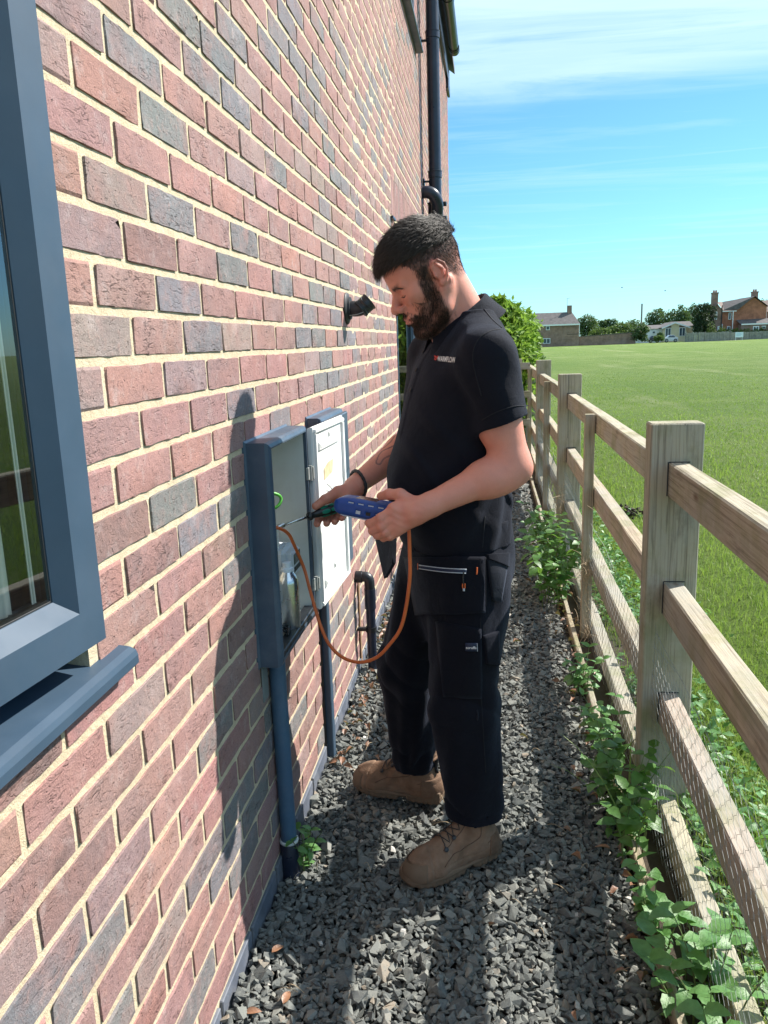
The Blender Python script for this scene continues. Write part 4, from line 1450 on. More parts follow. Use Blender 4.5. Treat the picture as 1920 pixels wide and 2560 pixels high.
r = np.random.default_rng(77)
N = 230000
u_ = r.uniform(0, 1, N)
rad = 1.1 * (40 / 1.1) ** (u_ ** 0.92)
ang_ = r.uniform(math.radians(-9), math.radians(62), N)
P = np.stack([CAMPOS.x + rad * np.sin(ang_), CAMPOS.y + rad * np.cos(ang_)], 1)
ok = (P[:, 0] > 1.12 + r.uniform(0, 0.1, N)) & (P[:, 0] < 26) & (r.uniform(0, 1, N) > np.clip((rad - 9) / 30, 0, .97))
P = P[ok]; rad = rad[ok]
z = ground_z(P[:, 0], P[:, 1]) - 0.012
clump = 0.5 + 0.5 * np.sin(P[:, 0] * 3.1 + 2 * np.sin(P[:, 1] * 1.7)) * np.cos(P[:, 1] * 2.3 + P[:, 0])
edge = np.exp(-np.clip(P[:, 0] - 1.15, 0, 9) / 0.35)
H = (0.030 + 0.022 * clump + 0.05 * edge) * np.exp(r.normal(0, 0.3, len(P))) * np.clip(1.2 - rad / 45, .35, 1)
Wd = np.maximum(0.0026, rad * 0.00085) * r.uniform(0.7, 1.3, len(P))
V, F = blades(np.column_stack([P, z]), H, Wd, r, 0.45)
patch = 0.5 + 0.25 * np.sin(P[:, 0] * .9 + np.sin(P[:, 1] * .8) * 2) + 0.25 * np.sin(P[:, 1] * 1.3 + P[:, 0] * .5)
rn = np.clip(r.beta(2.2, 2.6, len(P)) * 0.62 + patch * 0.36 + (r.uniform(0, 1, len(P)) > 0.965) * 0.3, 0, 1)
me = mkmesh('grass', V, F)
at = me.attributes.new('rnd', 'FLOAT', 'POINT'); at.data.foreach_set('value', np.repeat(rn, 5).astype(np.float32))
props(link('grass', me, M_BLADE), kind='stuff')
# ================================================================== weeds along the path
def f_leaf(base, dark, trans=0.35):
    def f(t):
        oi = t.n('ShaderNodeObjectInfo').outputs['Random']
        g = t.n('ShaderNodeTexCoord').outputs['Object']
        a = t.n('ShaderNodeAttribute', attribute_name='rnd').outputs['Fac']
        k = t.math('FRACT', t.math('ADD', oi, a))
        c = t.mix(t.ramp(k, [(0.0, 0.0), (1.0, 0.9)]), base, dark)
        c = t.mix(t.ramp(t.noise(g, 60, 4), [(0.4, 0.0), (0.7, 0.35)]), c, tuple(min(1, x * 1.7) for x in base))
        d = t.n('ShaderNodeBsdfPrincipled', {'Base Color': c, 'Roughness': 0.42, 'Specular IOR Level': 0.5, 'Normal': t.bump(t.noise(g, 220, 3), 0.5, 0.002)})
        tl = t.n('ShaderNodeBsdfTranslucent', {'Color': t.mix(0.5, c, (0.26, 0.46, 0.05))})
        mx = t.n('ShaderNodeMixShader'); t.put(mx.inputs[0], trans); t.put(mx.inputs[1], d); t.put(mx.inputs[2], tl)
        t.n('ShaderNodeOutputMaterial', {'Surface': mx})
    return f


M_NETTLE = mat('nettle_leaf', f_leaf((0.095, 0.215, 0.045), (0.045, 0.125, 0.025)))
M_PELLI = mat('pale_weed_leaf', f_leaf((0.13, 0.27, 0.085), (0.075, 0.19, 0.045)))
M_STEM = m_plain('weed_stem', (0.12, 0.16, 0.05), 0.6, 0.2, 30)


def leaf_mesh(name, mat_, length, width, serr=True, n=6, cup=0.25, seed=0):
    """ovate leaf from the origin along +X, folded on the midrib, toothed edge"""
    r = np.random.default_rng(seed)
    V = []
    for i in range(n + 1):
        s = i / n
        w = width / 2 * (math.sin(math.pi * min(1, s ** 0.72)) ** 0.8 if 0 < s < 1 else 0)
        if serr and 0 < s < 1: w *= 1 + (0.10 if i % 2 else -0.07)
        x = s * length
        z = -0.30 * length * s * s + 0.12 * length * s
        V += [(x - (0.03 * length if i % 2 and serr else 0), -w, z + cup * w + r.normal(0, .02) * w), (x, 0, z), (x - (0.03 * length if i % 2 and serr else 0), w, z + cup * w + r.normal(0, .02) * w)]
    F = []
    for i in range(n):
        a = i * 3
        F += [(a, a + 3, a + 4, a + 1), (a + 1, a + 4, a + 5, a + 2)]
    me = mkmesh(name, V, F, True)
    me.materials.append(mat_)
    return me


def make_weed(label, base, hgt, nst, spread, lmat, lsize, seed, group='leafy weeds along the gravel edge', step=0.045, lim=60, ratio=0.62):
    r = np.random.default_rng(seed)
    root = empty('weed', base, label, 'weed', group)
    vs = [leaf_mesh('leaf', lmat, lsize, lsize * ratio * q, True, 6, 0.22, seed * 10 + k) for k, q in enumerate((1.0, 0.9, 1.12))]
    m = MB(); cnt = 0
    for s in range(nst):
        a = r.uniform(0, 2 * math.pi); d = r.uniform(0, spread) 
        p0 = np.array([math.cos(a) * d * 0.35, math.sin(a) * d, 0.0])
        h = hgt * r.uniform(0.55, 1.0)
        lean = np.array([math.cos(a) * 0.25 + r.normal(0, .1), math.sin(a) * 0.35 + r.normal(0, .1)]) * h
        pts = [p0 + np.array([lean[0] * q * q, lean[1] * q * q, h * q]) for q in np.linspace(0, 1, 7)]
        m.tube([tuple(p) for p in pts], [0.0026 * (1 - .6 * q) for q in np.linspace(0, 1, 7)], 5)
        nn = max(3, int(h / step))
        tw = r.uniform(0, math.pi)
        for k in range(nn):
            q = 0.18 + 0.82 * k / (nn - 1)
            p = p0 + np.array([lean[0] * q * q, lean[1] * q * q, h * q])
            tw += math.pi / 2 + r.normal(0, .2)
            sc = (0.55 + 0.55 * math.sin(math.pi * min(1, (1 - q) * 0.9 + 0.25))) * r.uniform(.8, 1.15)
            for side in (0, math.pi):
                if cnt >= lim * 2: break
                o = bpy.data.objects.new('leaf', vs[int(r.integers(0, 3))])
                COL.objects.link(o); o.parent = root
                o.location = tuple(p)
                o.rotation_euler = (r.normal(0, .25), (0.15 if q < .9 else -0.25) + r.normal(0, .22), tw + side + r.normal(0, .2))
                o.scale = (sc,) * 3
                cnt += 1
    m.build('stem', M_STEM, root)
    # m.build put the stem in world space; shift it to the plant
    return root


_b = MB.build


def weed_blades(root, n, L, seed, mat_=None):
    r = np.random.default_rng(seed)
    for _ in range(n):
        a = r.uniform(0, 2 * math.pi); l = L * r.uniform(.6, 1.1); ln = r.uniform(.3, .8)
        w_ = 0.0035
        V = []
        for q in np.linspace(0, 1, 7):
            c = np.array([math.cos(a) * l * ln * q ** 1.6, math.sin(a) * l * ln * q ** 1.6, l * (q - 0.45 * ln * q ** 2.4)]) + r.normal(0, .001, 3)
            ww = w_ * (1 - q ** 2) + 0.0003
            V += [c + np.array([-math.sin(a), math.cos(a), 0]) * ww, c - np.array([-math.sin(a), math.cos(a), 0]) * ww]
        F = [(2 * i, 2 * i + 1, 2 * i + 3, 2 * i + 2) for i in range(6)]
        me = mkmesh('grass_leaf', V, F, True)
        at = me.attributes.new('rnd', 'FLOAT', 'POINT'); at.data.foreach_set('value', np.full(14, r.uniform(.2, .7), dtype=np.float32))
        me.materials.append(M_BLADE)
        o = bpy.data.objects.new('grass_leaf', me); COL.objects.link(o); o.parent = root
        o.location = (r.normal(0, .02), r.normal(0, .03), 0)


def weeds():
    specs = [
        ('pale green leafy weed at the lower right corner under the bottom rail', (1.04, 0.24, 0.0), 0.19, 20, 0.24, M_PELLI, 0.058, 1, 110),
        ('small pale weed with broad leaves leaning over the near edging board', (0.975, 0.47, 0.0), 0.15, 9, 0.10, M_PELLI, 0.052, 2, 42),
        ('bushy nettle with long grass blades at the foot of the first big post', (0.965, 0.86, 0.0), 0.27, 20, 0.16, M_NETTLE, 0.050, 3, 100),
        ('dark nettle clump on the gravel left of the first big post', (0.955, 1.16, 0.0), 0.22, 12, 0.08, M_NETTLE, 0.048, 4, 60),
        ('trailing pale weed beside the edging board just behind the first post', (0.96, 1.47, 0.0), 0.15, 14, 0.13, M_PELLI, 0.040, 5, 66),
        ('pale weed trailing over the gravel nearer the prick post', (0.955, 1.86, 0.0), 0.18, 14, 0.12, M_PELLI, 0.042, 6, 66),
        ('tall dense nettle clump beside the second big post', (0.92, 3.10, 0.0), 0.46, 24, 0.30, M_NETTLE, 0.066, 7, 145),
        ('nettle clump leaning on the fence beyond the tall dense nettles', (0.96, 3.85, 0.0), 0.40, 14, 0.24, M_NETTLE, 0.062, 8, 80),
    ]
    for (lab, base, h, ns, sp_, lm, ls, sd, lim) in specs:
        rt = make_weed(lab, base, h, ns, sp_, lm, ls, sd, lim=lim)
        st = [c for c in rt.children if c.name.startswith('stem')][0]
        st.data.transform(Matrix.Translation(Vector(base)))
        if sd == 3: weed_blades(rt, 9, 0.36, 5)
        if sd == 7: weed_blades(rt, 5, 0.40, 6)
    rt = make_weed('small bright green weed growing at the foot of the round wall pipe', (0.065, 0.655, 0.0), 0.14, 5, 0.03, M_PELLI, 0.034, 20, group=None, step=0.03, lim=16)
    [c for c in rt.children if c.name.startswith('stem')][0].data.transform(Matrix.Translation(Vector((0.065, 0.655, 0))))
    rt = make_weed('yellowing low weed in shade beyond the nettle clumps', (0.93, 4.55, 0.0), 0.18, 8, 0.2, M_PELLI, 0.035, 21, lim=30)
    [c for c in rt.children if c.name.startswith('stem')][0].data.transform(Matrix.Translation(Vector((0.93, 4.55, 0))))
    rt = make_weed('dark weed growing against the wall behind the man\'s legs', (0.12, 3.3, 0.0), 0.75, 7, 0.12, M_NETTLE, 0.06, 22, group=None, lim=36)
    [c for c in rt.children if c.name.startswith('stem')][0].data.transform(Matrix.Translation(Vector((0.12, 3.3, 0))))


weeds()

# ground cover beyond the netting: uncountable leaves
r = np.random.default_rng(31)
lv = []
for k in range(3):
    lm = leaf_mesh('x', M_PELLI, 1.0, 0.66, False, 2, 0.25, k)
    V = np.array([v.co[:] for v in lm.vertices]); F = np.array([list(p.vertices) for p in lm.polygons if len(p.vertices) == 4])
    lv.append((V, F))
n = 5200
P = np.column_stack([1.13 + np.abs(r.normal(0, 0.20, n)), r.uniform(-0.7, 5.2, n), np.zeros(n)])
keep = (np.sin(P[:, 1] * 2.2) + np.sin(P[:, 1] * 5.3 + P[:, 0] * 4) + r.normal(0, .5, n)) > -0.6
P = P[keep]; n = len(P)
P[:, 2] = np.abs(r.normal(0, 0.055, n)) + 0.005
V, F, A = scatter(lv, P, r.uniform(0.022, 0.052, n), rot_batch(r, n, 0.8), r.uniform(0, 1, n))
me = mkmesh('ground_cover', V, F, True); at = me.attributes.new('rnd', 'FLOAT', 'POINT'); at.data.foreach_set('value', A.astype(np.float32))
props(link('ground_cover', me, M_PELLI), kind='stuff')

# fallen leaves
M_DEAD = mat('dead_leaf', f_leaf((0.27, 0.135, 0.075), (0.15, 0.075, 0.05), 0.10))
dlv = []
for k in range(4):
    lm = leaf_mesh('x', M_DEAD, 1.0, 0.55, False, 3, 0.7 + .3 * k, 50 + k)
    dlv.append((np.array([v.co[:] for v in lm.vertices]), np.array([list(p.vertices) for p in lm.polygons])))
n = 170
yy = r.uniform(1.15, 3.4, n); xx = 0.035 + np.abs(r.normal(0, 0.05, n))
k2 = 110
yy = np.concatenate([yy, r.uniform(0.0, 4.5, k2)]); xx = np.concatenate([xx, 0.93 + r.normal(0, 0.05, k2)])
k3 = 22
yy = np.concatenate([yy, r.uniform(0.0, 3.5, k3)]); xx = np.concatenate([xx, r.uniform(0.05, 0.9, k3)])
n = len(yy)
V, F, A = scatter(dlv, np.column_stack([xx, yy, 0.022 + r.uniform(0, .012, n)]), r.uniform(0.015, 0.042, n), rot_batch(r, n, 1.0), r.uniform(0, 1, n))
me = mkmesh('leaf_litter', V, F, True); at = me.attributes.new('rnd', 'FLOAT', 'POINT'); at.data.foreach_set('value', A.astype(np.float32))
props(link('leaf_litter', me, M_DEAD), kind='stuff')
for i, (x, y, s, a, lab) in enumerate(((0.905, 0.77, 0.055, 2.9, 'curled brown dead leaf on the gravel left of the long grass blades'), (0.93, 1.80, 0.042, 0.5, 'orange brown dead leaf lying beside the pale trailing weed'),
                                  (0.06, 0.305, 0.045, 0.8, 'brown dead leaf on the shaded gravel near the wall foot'), (0.125, 0.16, 0.05, 1.4, 'long tan dead leaf on the gravel at the lower left'),
                                  (0.93, 0.47, 0.06, -1.0, 'reddish curled dead leaf beside the near edging board'), (0.05, 0.13, 0.045, 0.2, 'brown dead leaf against the wall foot at the picture\'s bottom'))):
    me = leaf_mesh('fallen_leaf', M_DEAD, s * .78, s * 0.36, False, 6, 0.55, 70 + i)
    o = bpy.data.objects.new('fallen_leaf', me); COL.objects.link(o)
    o.location = (x, y, 0.032); o.rotation_euler = (0.2, -0.1, a)
    props(o, lab, 'leaf', 'fallen leaves')
# dry stalks on the gravel
wires_V.clear(); wires_F.clear()
for _ in range(60):
    p = np.array([r.uniform(0.05, 0.93), r.uniform(-.1, 3.0), 0.03]); a = r.uniform(0, 6.3); L_ = r.uniform(.02, .07)
    s_ = np.linspace(0, 1, 5)[:, None]
    thin(p + np.array([math.cos(a), math.sin(a), 0]) * L_ * s_ + np.array([0, 0, .012]) * np.sin(s_ * 3) + r.normal(0, .25, 3) * L_ * s_ ** 2 * [1, 1, .1], 0.0008)
props(link('dry_stalks', mkmesh('dry_stalks', np.concatenate(wires_V), np.array(wires_F)), M_STRAW), kind='stuff')


# ================================================================== trees and far buildings
def at_px(u, v, dist):
    """point at forward distance dist behind a photo pixel"""
    d = _Rm[2] + (u - 960) / 1995.58 * _Rm[0] - (v - 1280) / 1995.58 * _Rm[1]
    return np.array(CAMPOS) + d * dist


def f_foliage(base, dark, trans=0.25):
    def f(t):
        a = t.n('ShaderNodeAttribute', attribute_name='rnd').outputs['Fac']
        c = t.mix(a, dark, base)
        d = t.n('ShaderNodeBsdfPrincipled', {'Base Color': c, 'Roughness': 0.55, 'Specular IOR Level': 0.3})
        tl = t.n('ShaderNodeBsdfTranslucent', {'Color': t.mix(0.4, c, (0.22, 0.34, 0.05))})
        mx = t.n('ShaderNodeMixShader'); t.put(mx.inputs[0], trans); t.put(mx.inputs[1], d); t.put(mx.inputs[2], tl)
        t.n('ShaderNodeOutputMaterial', {'Surface': mx})
    return f


M_F_OAK = mat('tree_leaves', f_foliage((0.095, 0.150, 0.060), (0.055, 0.095, 0.040)))
M_F_SHRUB = mat('shrub_leaves', f_foliage((0.130, 0.190, 0.050), (0.060, 0.105, 0.030)))
M_F_YEW = mat('yew_needles', f_foliage((0.040, 0.070, 0.032), (0.022, 0.040, 0.020), 0.1))
M_F_BUSH = mat('bush_leaves', f_foliage((0.27, 0.42, 0.060), (0.14, 0.27, 0.035), 0.45))
M_F_BUSH2 = mat('dark_bush_leaves', f_foliage((0.10, 0.20, 0.03), (0.06, 0.13, 0.02), 0.35))
M_BARK = m_plain('bark', (0.12, 0.10, 0.08), 0.9, 0.25, 4, 0.4, 20)


def crown(name, blobs, n, leaf, mat_, parent, seed, elong=1.0, nv=4):
    """leaf-sized faces spread through several lobes; blobs = (centre, radii)"""
    r = np.random.default_rng(seed)
    vol = np.array([b[1][0] * b[1][1] * b[1][2] for b in blobs]) ** 0.67
    cnt = (n * vol / vol.sum()).astype(int)
    Ps, Rn = [], []
    for (c, rad), k in zip(blobs, cnt):
        d = r.normal(0, 1, (k, 3)); d /= np.linalg.norm(d, axis=1)[:, None]
        lump = 1 + 0.16 * np.sin(d[:, 0] * 7 + c[0]) * np.cos(d[:, 2] * 6 + c[1]) + 0.10 * np.sin(d[:, 1] * 13 + d[:, 2] * 9)
        q = r.uniform(0, 1, k) ** 0.33 * lump
        Ps.append(np.array(c) + d * np.array(rad) * q[:, None])
        tone = r.uniform(0, 1)
        Rn.append(np.clip(0.5 * r.uniform(0, 1, k) + 0.5 * tone, 0, 1))
    P = np.concatenate(Ps); rn = np.concatenate(Rn)
    k = len(P)
    R = rot_batch(r, k, 1.6)
    base = np.array([(-.5 * elong, 0, 0), (0, -.28, .06), (.5 * elong, 0, -.05), (0, .28, .06)])
    S = leaf * np.exp(r.normal(0, .3, k))
    V = np.einsum('nij,vj->nvi', R, base) * S[:, None, None] + P[:, None, :]
    F = np.arange(k * 4).reshape(k, 4)
    me = mkmesh(name, V.reshape(-1, 3), F)
    at = me.attributes.new('rnd', 'FLOAT', 'POINT'); at.data.foreach_set('value', np.repeat(rn, 4).astype(np.float32))
    o = link(name, me, mat_, parent)
    return o


def far_tree(label, u0, u1, v0, v1, dist, mat_, seed, n=2600, cat='tree', group='trees beyond the field', trunk=True, leaf=None, cols=(3, 3)):
    """tree filling a photo-sized span at its own distance, with real depth"""
    c = at_px((u0 + u1) / 2, v1, dist)
    wpx = dist / 1995.58
    W, H = (u1 - u0) * wpx, (v1 - v0) * wpx
    gz = float(ground_z(c[0], c[1]))
    root = empty('tree' if cat == 'tree' else 'shrub', (c[0], c[1], gz), label, cat, group)
    r = np.random.default_rng(seed)
    bl = []
    zb = at_px((u0 + u1) / 2, v1, dist)[2]; zt = at_px((u0 + u1) / 2, v0, dist)[2]
    H = zt - zb
    for i in range(cols[0]):
        for j in range(cols[1]):
            fx = (i + .5) / cols[0] - .5; fz = (j + .5) / cols[1]
            sh = math.sqrt(max(0.12, 1 - (abs(fx) * 1.7) ** 2))
            rz = H / cols[1] * 0.85
            bl.append(((c[0] + fx * W * 0.80 + r.normal(0, W * .04), c[1] + r.normal(0, W * .18), zb + rz * .5 + fz * (H - rz) * sh + r.normal(0, H * .02)),
                       (W / cols[0] * .78, W * .30, rz * .72)))
    crown('crown', bl, n, leaf or wpx * 5.0, mat_, root, seed)
    if trunk:
        MB().tube([(c[0], c[1], gz - .2), (c[0] + .1, c[1], zb + H * .35), (c[0] - W * .05, c[1], zb + H * .7)], [W * .05 + .05, W * .04 + .03, W * .015 + .02], 8).build('trunk', M_BARK, root, True)
    return root


def bxm(name, parent, mat_, x0, x1, y0, y1, z0, z1, bev=0):
    return MB().box(x0, x1, y0, y1, z0, z1, bev).build(name, mat_, parent)


M_REDBRICK = m_plain('old_red_brick', (0.36, 0.145, 0.085), 0.9, 0.30, 1.6)
M_BROWNBRICK = m_plain('brown_brick', (0.26, 0.165, 0.125), 0.9, 0.30, 1.3, dirt=((0.38, 0.30, 0.26), 0.4))
M_ROOFDARK = m_plain('dark_tiles', (0.105, 0.092, 0.090), 0.85, 0.25, 2.2)
M_ROOFBROWN = m_plain('brown_tiles', (0.17, 0.125, 0.105), 0.85, 0.22, 1.8)
M_PAINT = m_plain('white_paint', (0.78, 0.80, 0.80), 0.5, 0.03, 4)
M_CREAM = m_plain('cream_render', (0.66, 0.58, 0.40), 0.8, 0.04, 3)
M_DARKGLASS = m_plain('far_window_glass', (0.05, 0.075, 0.10), 0.12, 0.2, 2)
M_OLDFENCE = m_plain('old_fence_boards', (0.27, 0.26, 0.235), 0.9, 0.25, 2.5)

D_ = 150.0
K = D_ / 1995.58


class Far:
    """builds a house in a plane parallel to the picture at one distance; u, v are photo pixels converted once to metres"""
    def __init__(self, dist, u0, v0):
        self.o = at_px(u0, v0, dist); self.u0, self.v0 = u0, v0
        self.k = dist / 1995.58

    def x(self, u): return float(self.o[0] + (u - self.u0) * self.k)
    def z(self, v, u=None): return float(self.o[2] - (v - self.v0) * self.k - ((u if u is not None else self.u0) - self.u0) * self.k * 0.033)
    @property
    def y(self): return float(self.o[1])


def far_window(F, parent, u0, u1, v0, v1, y, frame=0.10):
    x0, x1, z0, z1 = F.x(u0), F.x(u1), F.z(v1), F.z(v0)
    w = MB().box(x0, x1, y - .10, y - .03, z0, z1).build('window', M_PAINT, parent)
    n = 2 if (x1 - x0) > 0.8 else 1
    for i in range(n):
        a = x0 + frame + i * (x1 - x0 - frame) / n
        b = x0 + (i + 1) * (x1 - x0 - frame) / n
        MB().box(a, b, y - .115, y - .102, z0 + frame, z1 - frame).build('pane', M_DARKGLASS, w)
    return w


# -- cottage on the left
F1 = Far(D_, 1400, 862)
y1 = F1.y
gz1 = float(ground_z(F1.x(1400), y1))
h1_ = empty('cottage', (F1.x(1400), y1, gz1), 'brown brick cottage with a dark tiled roof across the field, right of the green bush', 'cottage')
xa, xb = F1.x(1318), F1.x(1446)
ze, zr = F1.z(811), F1.z(782)
bxm('wall', h1_, M_BROWNBRICK, xa, xb, y1, y1 + 7, gz1 - .5, ze)
m = MB()
m.add([(xa - .2, y1 - .35, ze - .05), (xb + .1, y1 - .35, ze - .05), (F1.x(1432), y1 + 3.5, zr), (xa - .2, y1 + 3.5, zr), (xa - .2, y1 + 7.3, ze - .05), (xb + .1, y1 + 7.3, ze - .05)],
      [(0, 1, 2, 3), (3, 2, 5, 4), (1, 5, 2), (0, 3, 4)])
rf = m.build('roof', M_ROOFDARK, h1_)
bxm('chimney', rf, M_BROWNBRICK, F1.x(1421.5), F1.x(1431.5), y1 + 3.0, y1 + 4.0, zr - 1.2, F1.z(766))
MB().tube([(F1.x(1420.3), y1 + 3.4, zr - .5), (F1.x(1420.3), y1 + 3.4, F1.z(748))], 0.035, 6).build('aerial_mast', M_GALV, rf)
MB().tube([(F1.x(1419), y1 + 3.4, F1.z(749)), (F1.x(1427), y1 + 3.4, F1.z(748))], 0.03, 5).build('aerial', M_GALV, rf)
bxm('fascia', h1_, M_PAINT, xa, xb + .1, y1 - .38, y1 - .36, ze - .32, ze - .06)
bxm('downpipe', h1_, M_PAINT, xb - .02, xb + .09, y1 - .15, y1 - .05, F1.z(843), ze - .3)
far_window(F1, h1_, 1365, 1374.5, 815, 825, y1)
far_window(F1, h1_, 1358, 1376, 845, 858, y1)
bxm('cable', h1_, M_RUBBER, F1.x(1417), xb, y1 - .05, y1 - .012, F1.z(837.5), F1.z(836.5))
# -- garden wall
gw = empty('garden_wall', (F1.x(1510), y1 + 1, gz1), 'long low brick garden wall joining the cottage to the shrubs', 'garden wall')
m = MB()
F1b = F1
x0, x1_ = F1.x(1446.5), F1.x(1584)
m.add([(x0, y1 + .5, gz1 - .5), (x1_, y1 + .5, gz1 - .5), (x1_, y1 + .5, F1.z(838)), (x0, y1 + .5, F1.z(844.5)), (x0, y1 + .8, gz1 - .5), (x1_, y1 + .8, gz1 - .5), (x1_, y1 + .8, F1.z(838)), (x0, y1 + .8, F1.z(844.5))],
      [(0, 1, 2, 3), (7, 6, 5, 4), (1, 5, 6, 2), (0, 3, 7, 4), (3, 2, 6, 7)])
m.build('brickwork', M_BROWNBRICK, gw)
m = MB()
m.add([(x0, y1 + .42, F1.z(844.6)), (x1_, y1 + .42, F1.z(838.1)), (x1_, y1 + .42, F1.z(836.8)), (x0, y1 + .42, F1.z(843.3)), (x0, y1 + .9, F1.z(844.6)), (x1_, y1 + .9, F1.z(838.1)), (x1_, y1 + .9, F1.z(836.8)), (x0, y1 + .9, F1.z(843.3))],
      [(0, 1, 2, 3), (7, 6, 5, 4), (1, 5, 6, 2), (0, 3, 7, 4), (3, 2, 6, 7), (0, 4, 5, 1)])
m.build('coping', M_ROOFDARK, gw)
# -- trees
far_tree('rounded green tree behind the cottage\'s right end', 1441, 1497, 781, 850, 175, M_F_OAK, 1)
for i, (a, b, lab) in enumerate(((1496, 1512, 'narrow pointed poplar, leftmost of three above the garden wall'), (1510, 1524, 'narrow pointed poplar, middle one of three above the garden wall'), (1524, 1540, 'narrow pointed poplar, rightmost of three above the garden wall'))):
    far_tree(lab, a, b, 797 - i, 848, 185, M_F_OAK, 10 + i, 700, cols=(1, 4))
far_tree('bushy green shrubs rising directly above the garden wall\'s middle', 1478, 1530, 816, 856, 156, M_F_SHRUB, 2, 1500, 'shrub', 'shrubs beyond the field', False)
far_tree('broad bright shrub mass above the garden wall\'s right half', 1524, 1582, 803, 852, 158, M_F_SHRUB, 3, 2300, 'shrub', 'shrubs beyond the field', False)
far_tree('dark ivy-clad shrub overhanging the right end of the garden wall', 1576, 1617, 806, 856, 149, M_F_OAK, 4, 1900, 'shrub', 'shrubs beyond the field', False)
far_tree('distant grey green tree between the shrubs and the tall pole', 1560, 1612, 793, 850, 230, M_F_OAK, 5, 1400)
far_tree('round-headed tree behind the pale bungalow\'s left wing', 1614, 1673, 768, 845, 210, M_F_OAK, 6, 3000)
far_tree('tall open tree behind the pale bungalow\'s gable', 1670, 1722, 757, 842, 205, M_F_OAK, 7, 2800)
far_tree('tall open tree between the bungalow roof and the dark yew', 1712, 1748, 755, 842, 215, M_F_OAK, 8, 1900)
far_tree('large dark columnar yew beside the red brick house', 1735, 1770, 752, 838, 146, M_F_YEW, 9, 3600, cols=(2, 4), leaf=0.30)
far_tree('smaller dark yew touching the red brick house\'s left wall', 1762, 1783, 760, 838, 148, M_F_YEW, 19, 1500, cols=(1, 4), leaf=0.30)
far_tree('distant tree top showing above the red house\'s roof', 1882, 1925, 745, 800, 230, M_F_OAK, 24, 1200)
for i, (a, b, v) in enumerate(((1380, 1445, 815), (1600, 1640, 822), (1920, 2050, 790), (2040, 2200, 780), (1240, 1330, 800), (1100, 1250, 795))):
    far_tree(['trees hidden behind the cottage', 'low far trees behind the pole', 'trees right of the red house, at the picture edge', 'trees far to the right of the red house', 'trees behind the near green bush, left part', 'trees behind the near green bush, far left'][i],
             a, b, v, 850, 240, M_F_OAK, 30 + i, 1600)
# pole
pl = at_px(1602, 852, 170)
MB().tube([(pl[0], pl[1], -1), (pl[0], pl[1], at_px(1602, 760, 170)[2])], 0.16, 8).build('telegraph_pole', m_plain('pole_wood', (0.17, 0.16, 0.15), 0.9, 0.1), None)
props(bpy.data.objects['telegraph_pole'], 'tall bare wooden pole rising from the shrubs left of the bungalow', 'pole')
# -- bungalow
F2 = Far(156, 1660, 848); y2 = F2.y; gz2 = float(ground_z(F2.x(1660), y2))
b2 = empty('bungalow', (F2.x(1660), y2, gz2), 'pale bungalow with a cream gable behind the parked cars', 'bungalow')
bxm('wing_wall', b2, M_PAINT, F2.x(1604), F2.x(1658), y2 + 1, y2 + 7, gz2 - .5, F2.z(821))
m = MB(); m.add([(F2.x(1602), y2 + .6, F2.z(821.5)), (F2.x(1662), y2 + .6, F2.z(821.5)), (F2.x(1662), y2 + 4, F2.z(812)), (F2.x(1606), y2 + 4, F2.z(812.5)), (F2.x(1602), y2 + 7.4, F2.z(821.5)), (F2.x(1662), y2 + 7.4, F2.z(821.5))], [(0, 1, 2, 3), (3, 2, 5, 4), (0, 3, 4)])
m.build('wing_roof', M_ROOFDARK, b2)
far_window(F2, b2, 1633, 1641, 827, 834, y2 + 1)
m = MB(); gx0, gx1, ga = F2.x(1656), F2.x(1709), F2.x(1680)
m.prism([(gx0, gz2 - .5), (gx1, gz2 - .5), (gx1, F2.z(818)), (ga, F2.z(808.5)), (gx0, F2.z(818))], 0, 1, 1)
m.V = [(v[2], y2 - 1.5 + v[1] * 9, v[0]) if False else v for v in m.V]
# prism axis 1 orders (z, x); rebuild plainly
poly = [(gx0, gz2 - .5), (gx1, gz2 - .5), (gx1, F2.z(818)), (ga, F2.z(808.5)), (gx0, F2.z(818))]
m = MB(); n = len(poly)
m.add([(x, y2 - 1.5, z) for x, z in poly] + [(x, y2 + 7, z) for x, z in poly], [tuple(range(n)), tuple(range(n, 2 * n))[::-1]] + [(i, i + n, (i + 1) % n + n, (i + 1) % n) for i in range(n)])
m.build('gable_wall', M_CREAM, b2)
m = MB()
for (xa_, za, xb_, zb_) in ((gx0 - .6, F2.z(820), ga, F2.z(807)), (ga, F2.z(807), gx1 + .6, F2.z(820))):
    m.add([(xa_, y2 - 2, za), (xb_, y2 - 2, zb_), (xb_, y2 + 7.2, zb_), (xa_, y2 + 7.2, za)], [(0, 1, 2, 3)])
m.build('gable_roof', M_ROOFDARK, b2)
m = MB()
for (xa_, za, xb_, zb_) in ((gx0 - .6, F2.z(820), ga, F2.z(807)), (ga, F2.z(807), gx1 + .6, F2.z(820))):
    m.add([(xa_, y2 - 2.05, za - .28), (xb_, y2 - 2.05, zb_ - .28), (xb_, y2 - 2.05, zb_), (xa_, y2 - 2.05, za)], [(0, 1, 2, 3)])
m.build('bargeboard', M_PAINT, b2)
for (a, b) in ((1658, 1672), (1691, 1706)):
    bxm('tile_hanging', b2, M_ROOFBROWN, F2.x(a), F2.x(b), y2 - 1.56, y2 - 1.51, F2.z(820.5), F2.z(816))
    far_window(F2, b2, a, b, 821, 842, y2 - 1.5)
bxm('side_wall', b2, M_CREAM, F2.x(1709.5), F2.x(1731), y2 + 1, y2 + 7, gz2 - .5, F2.z(818))
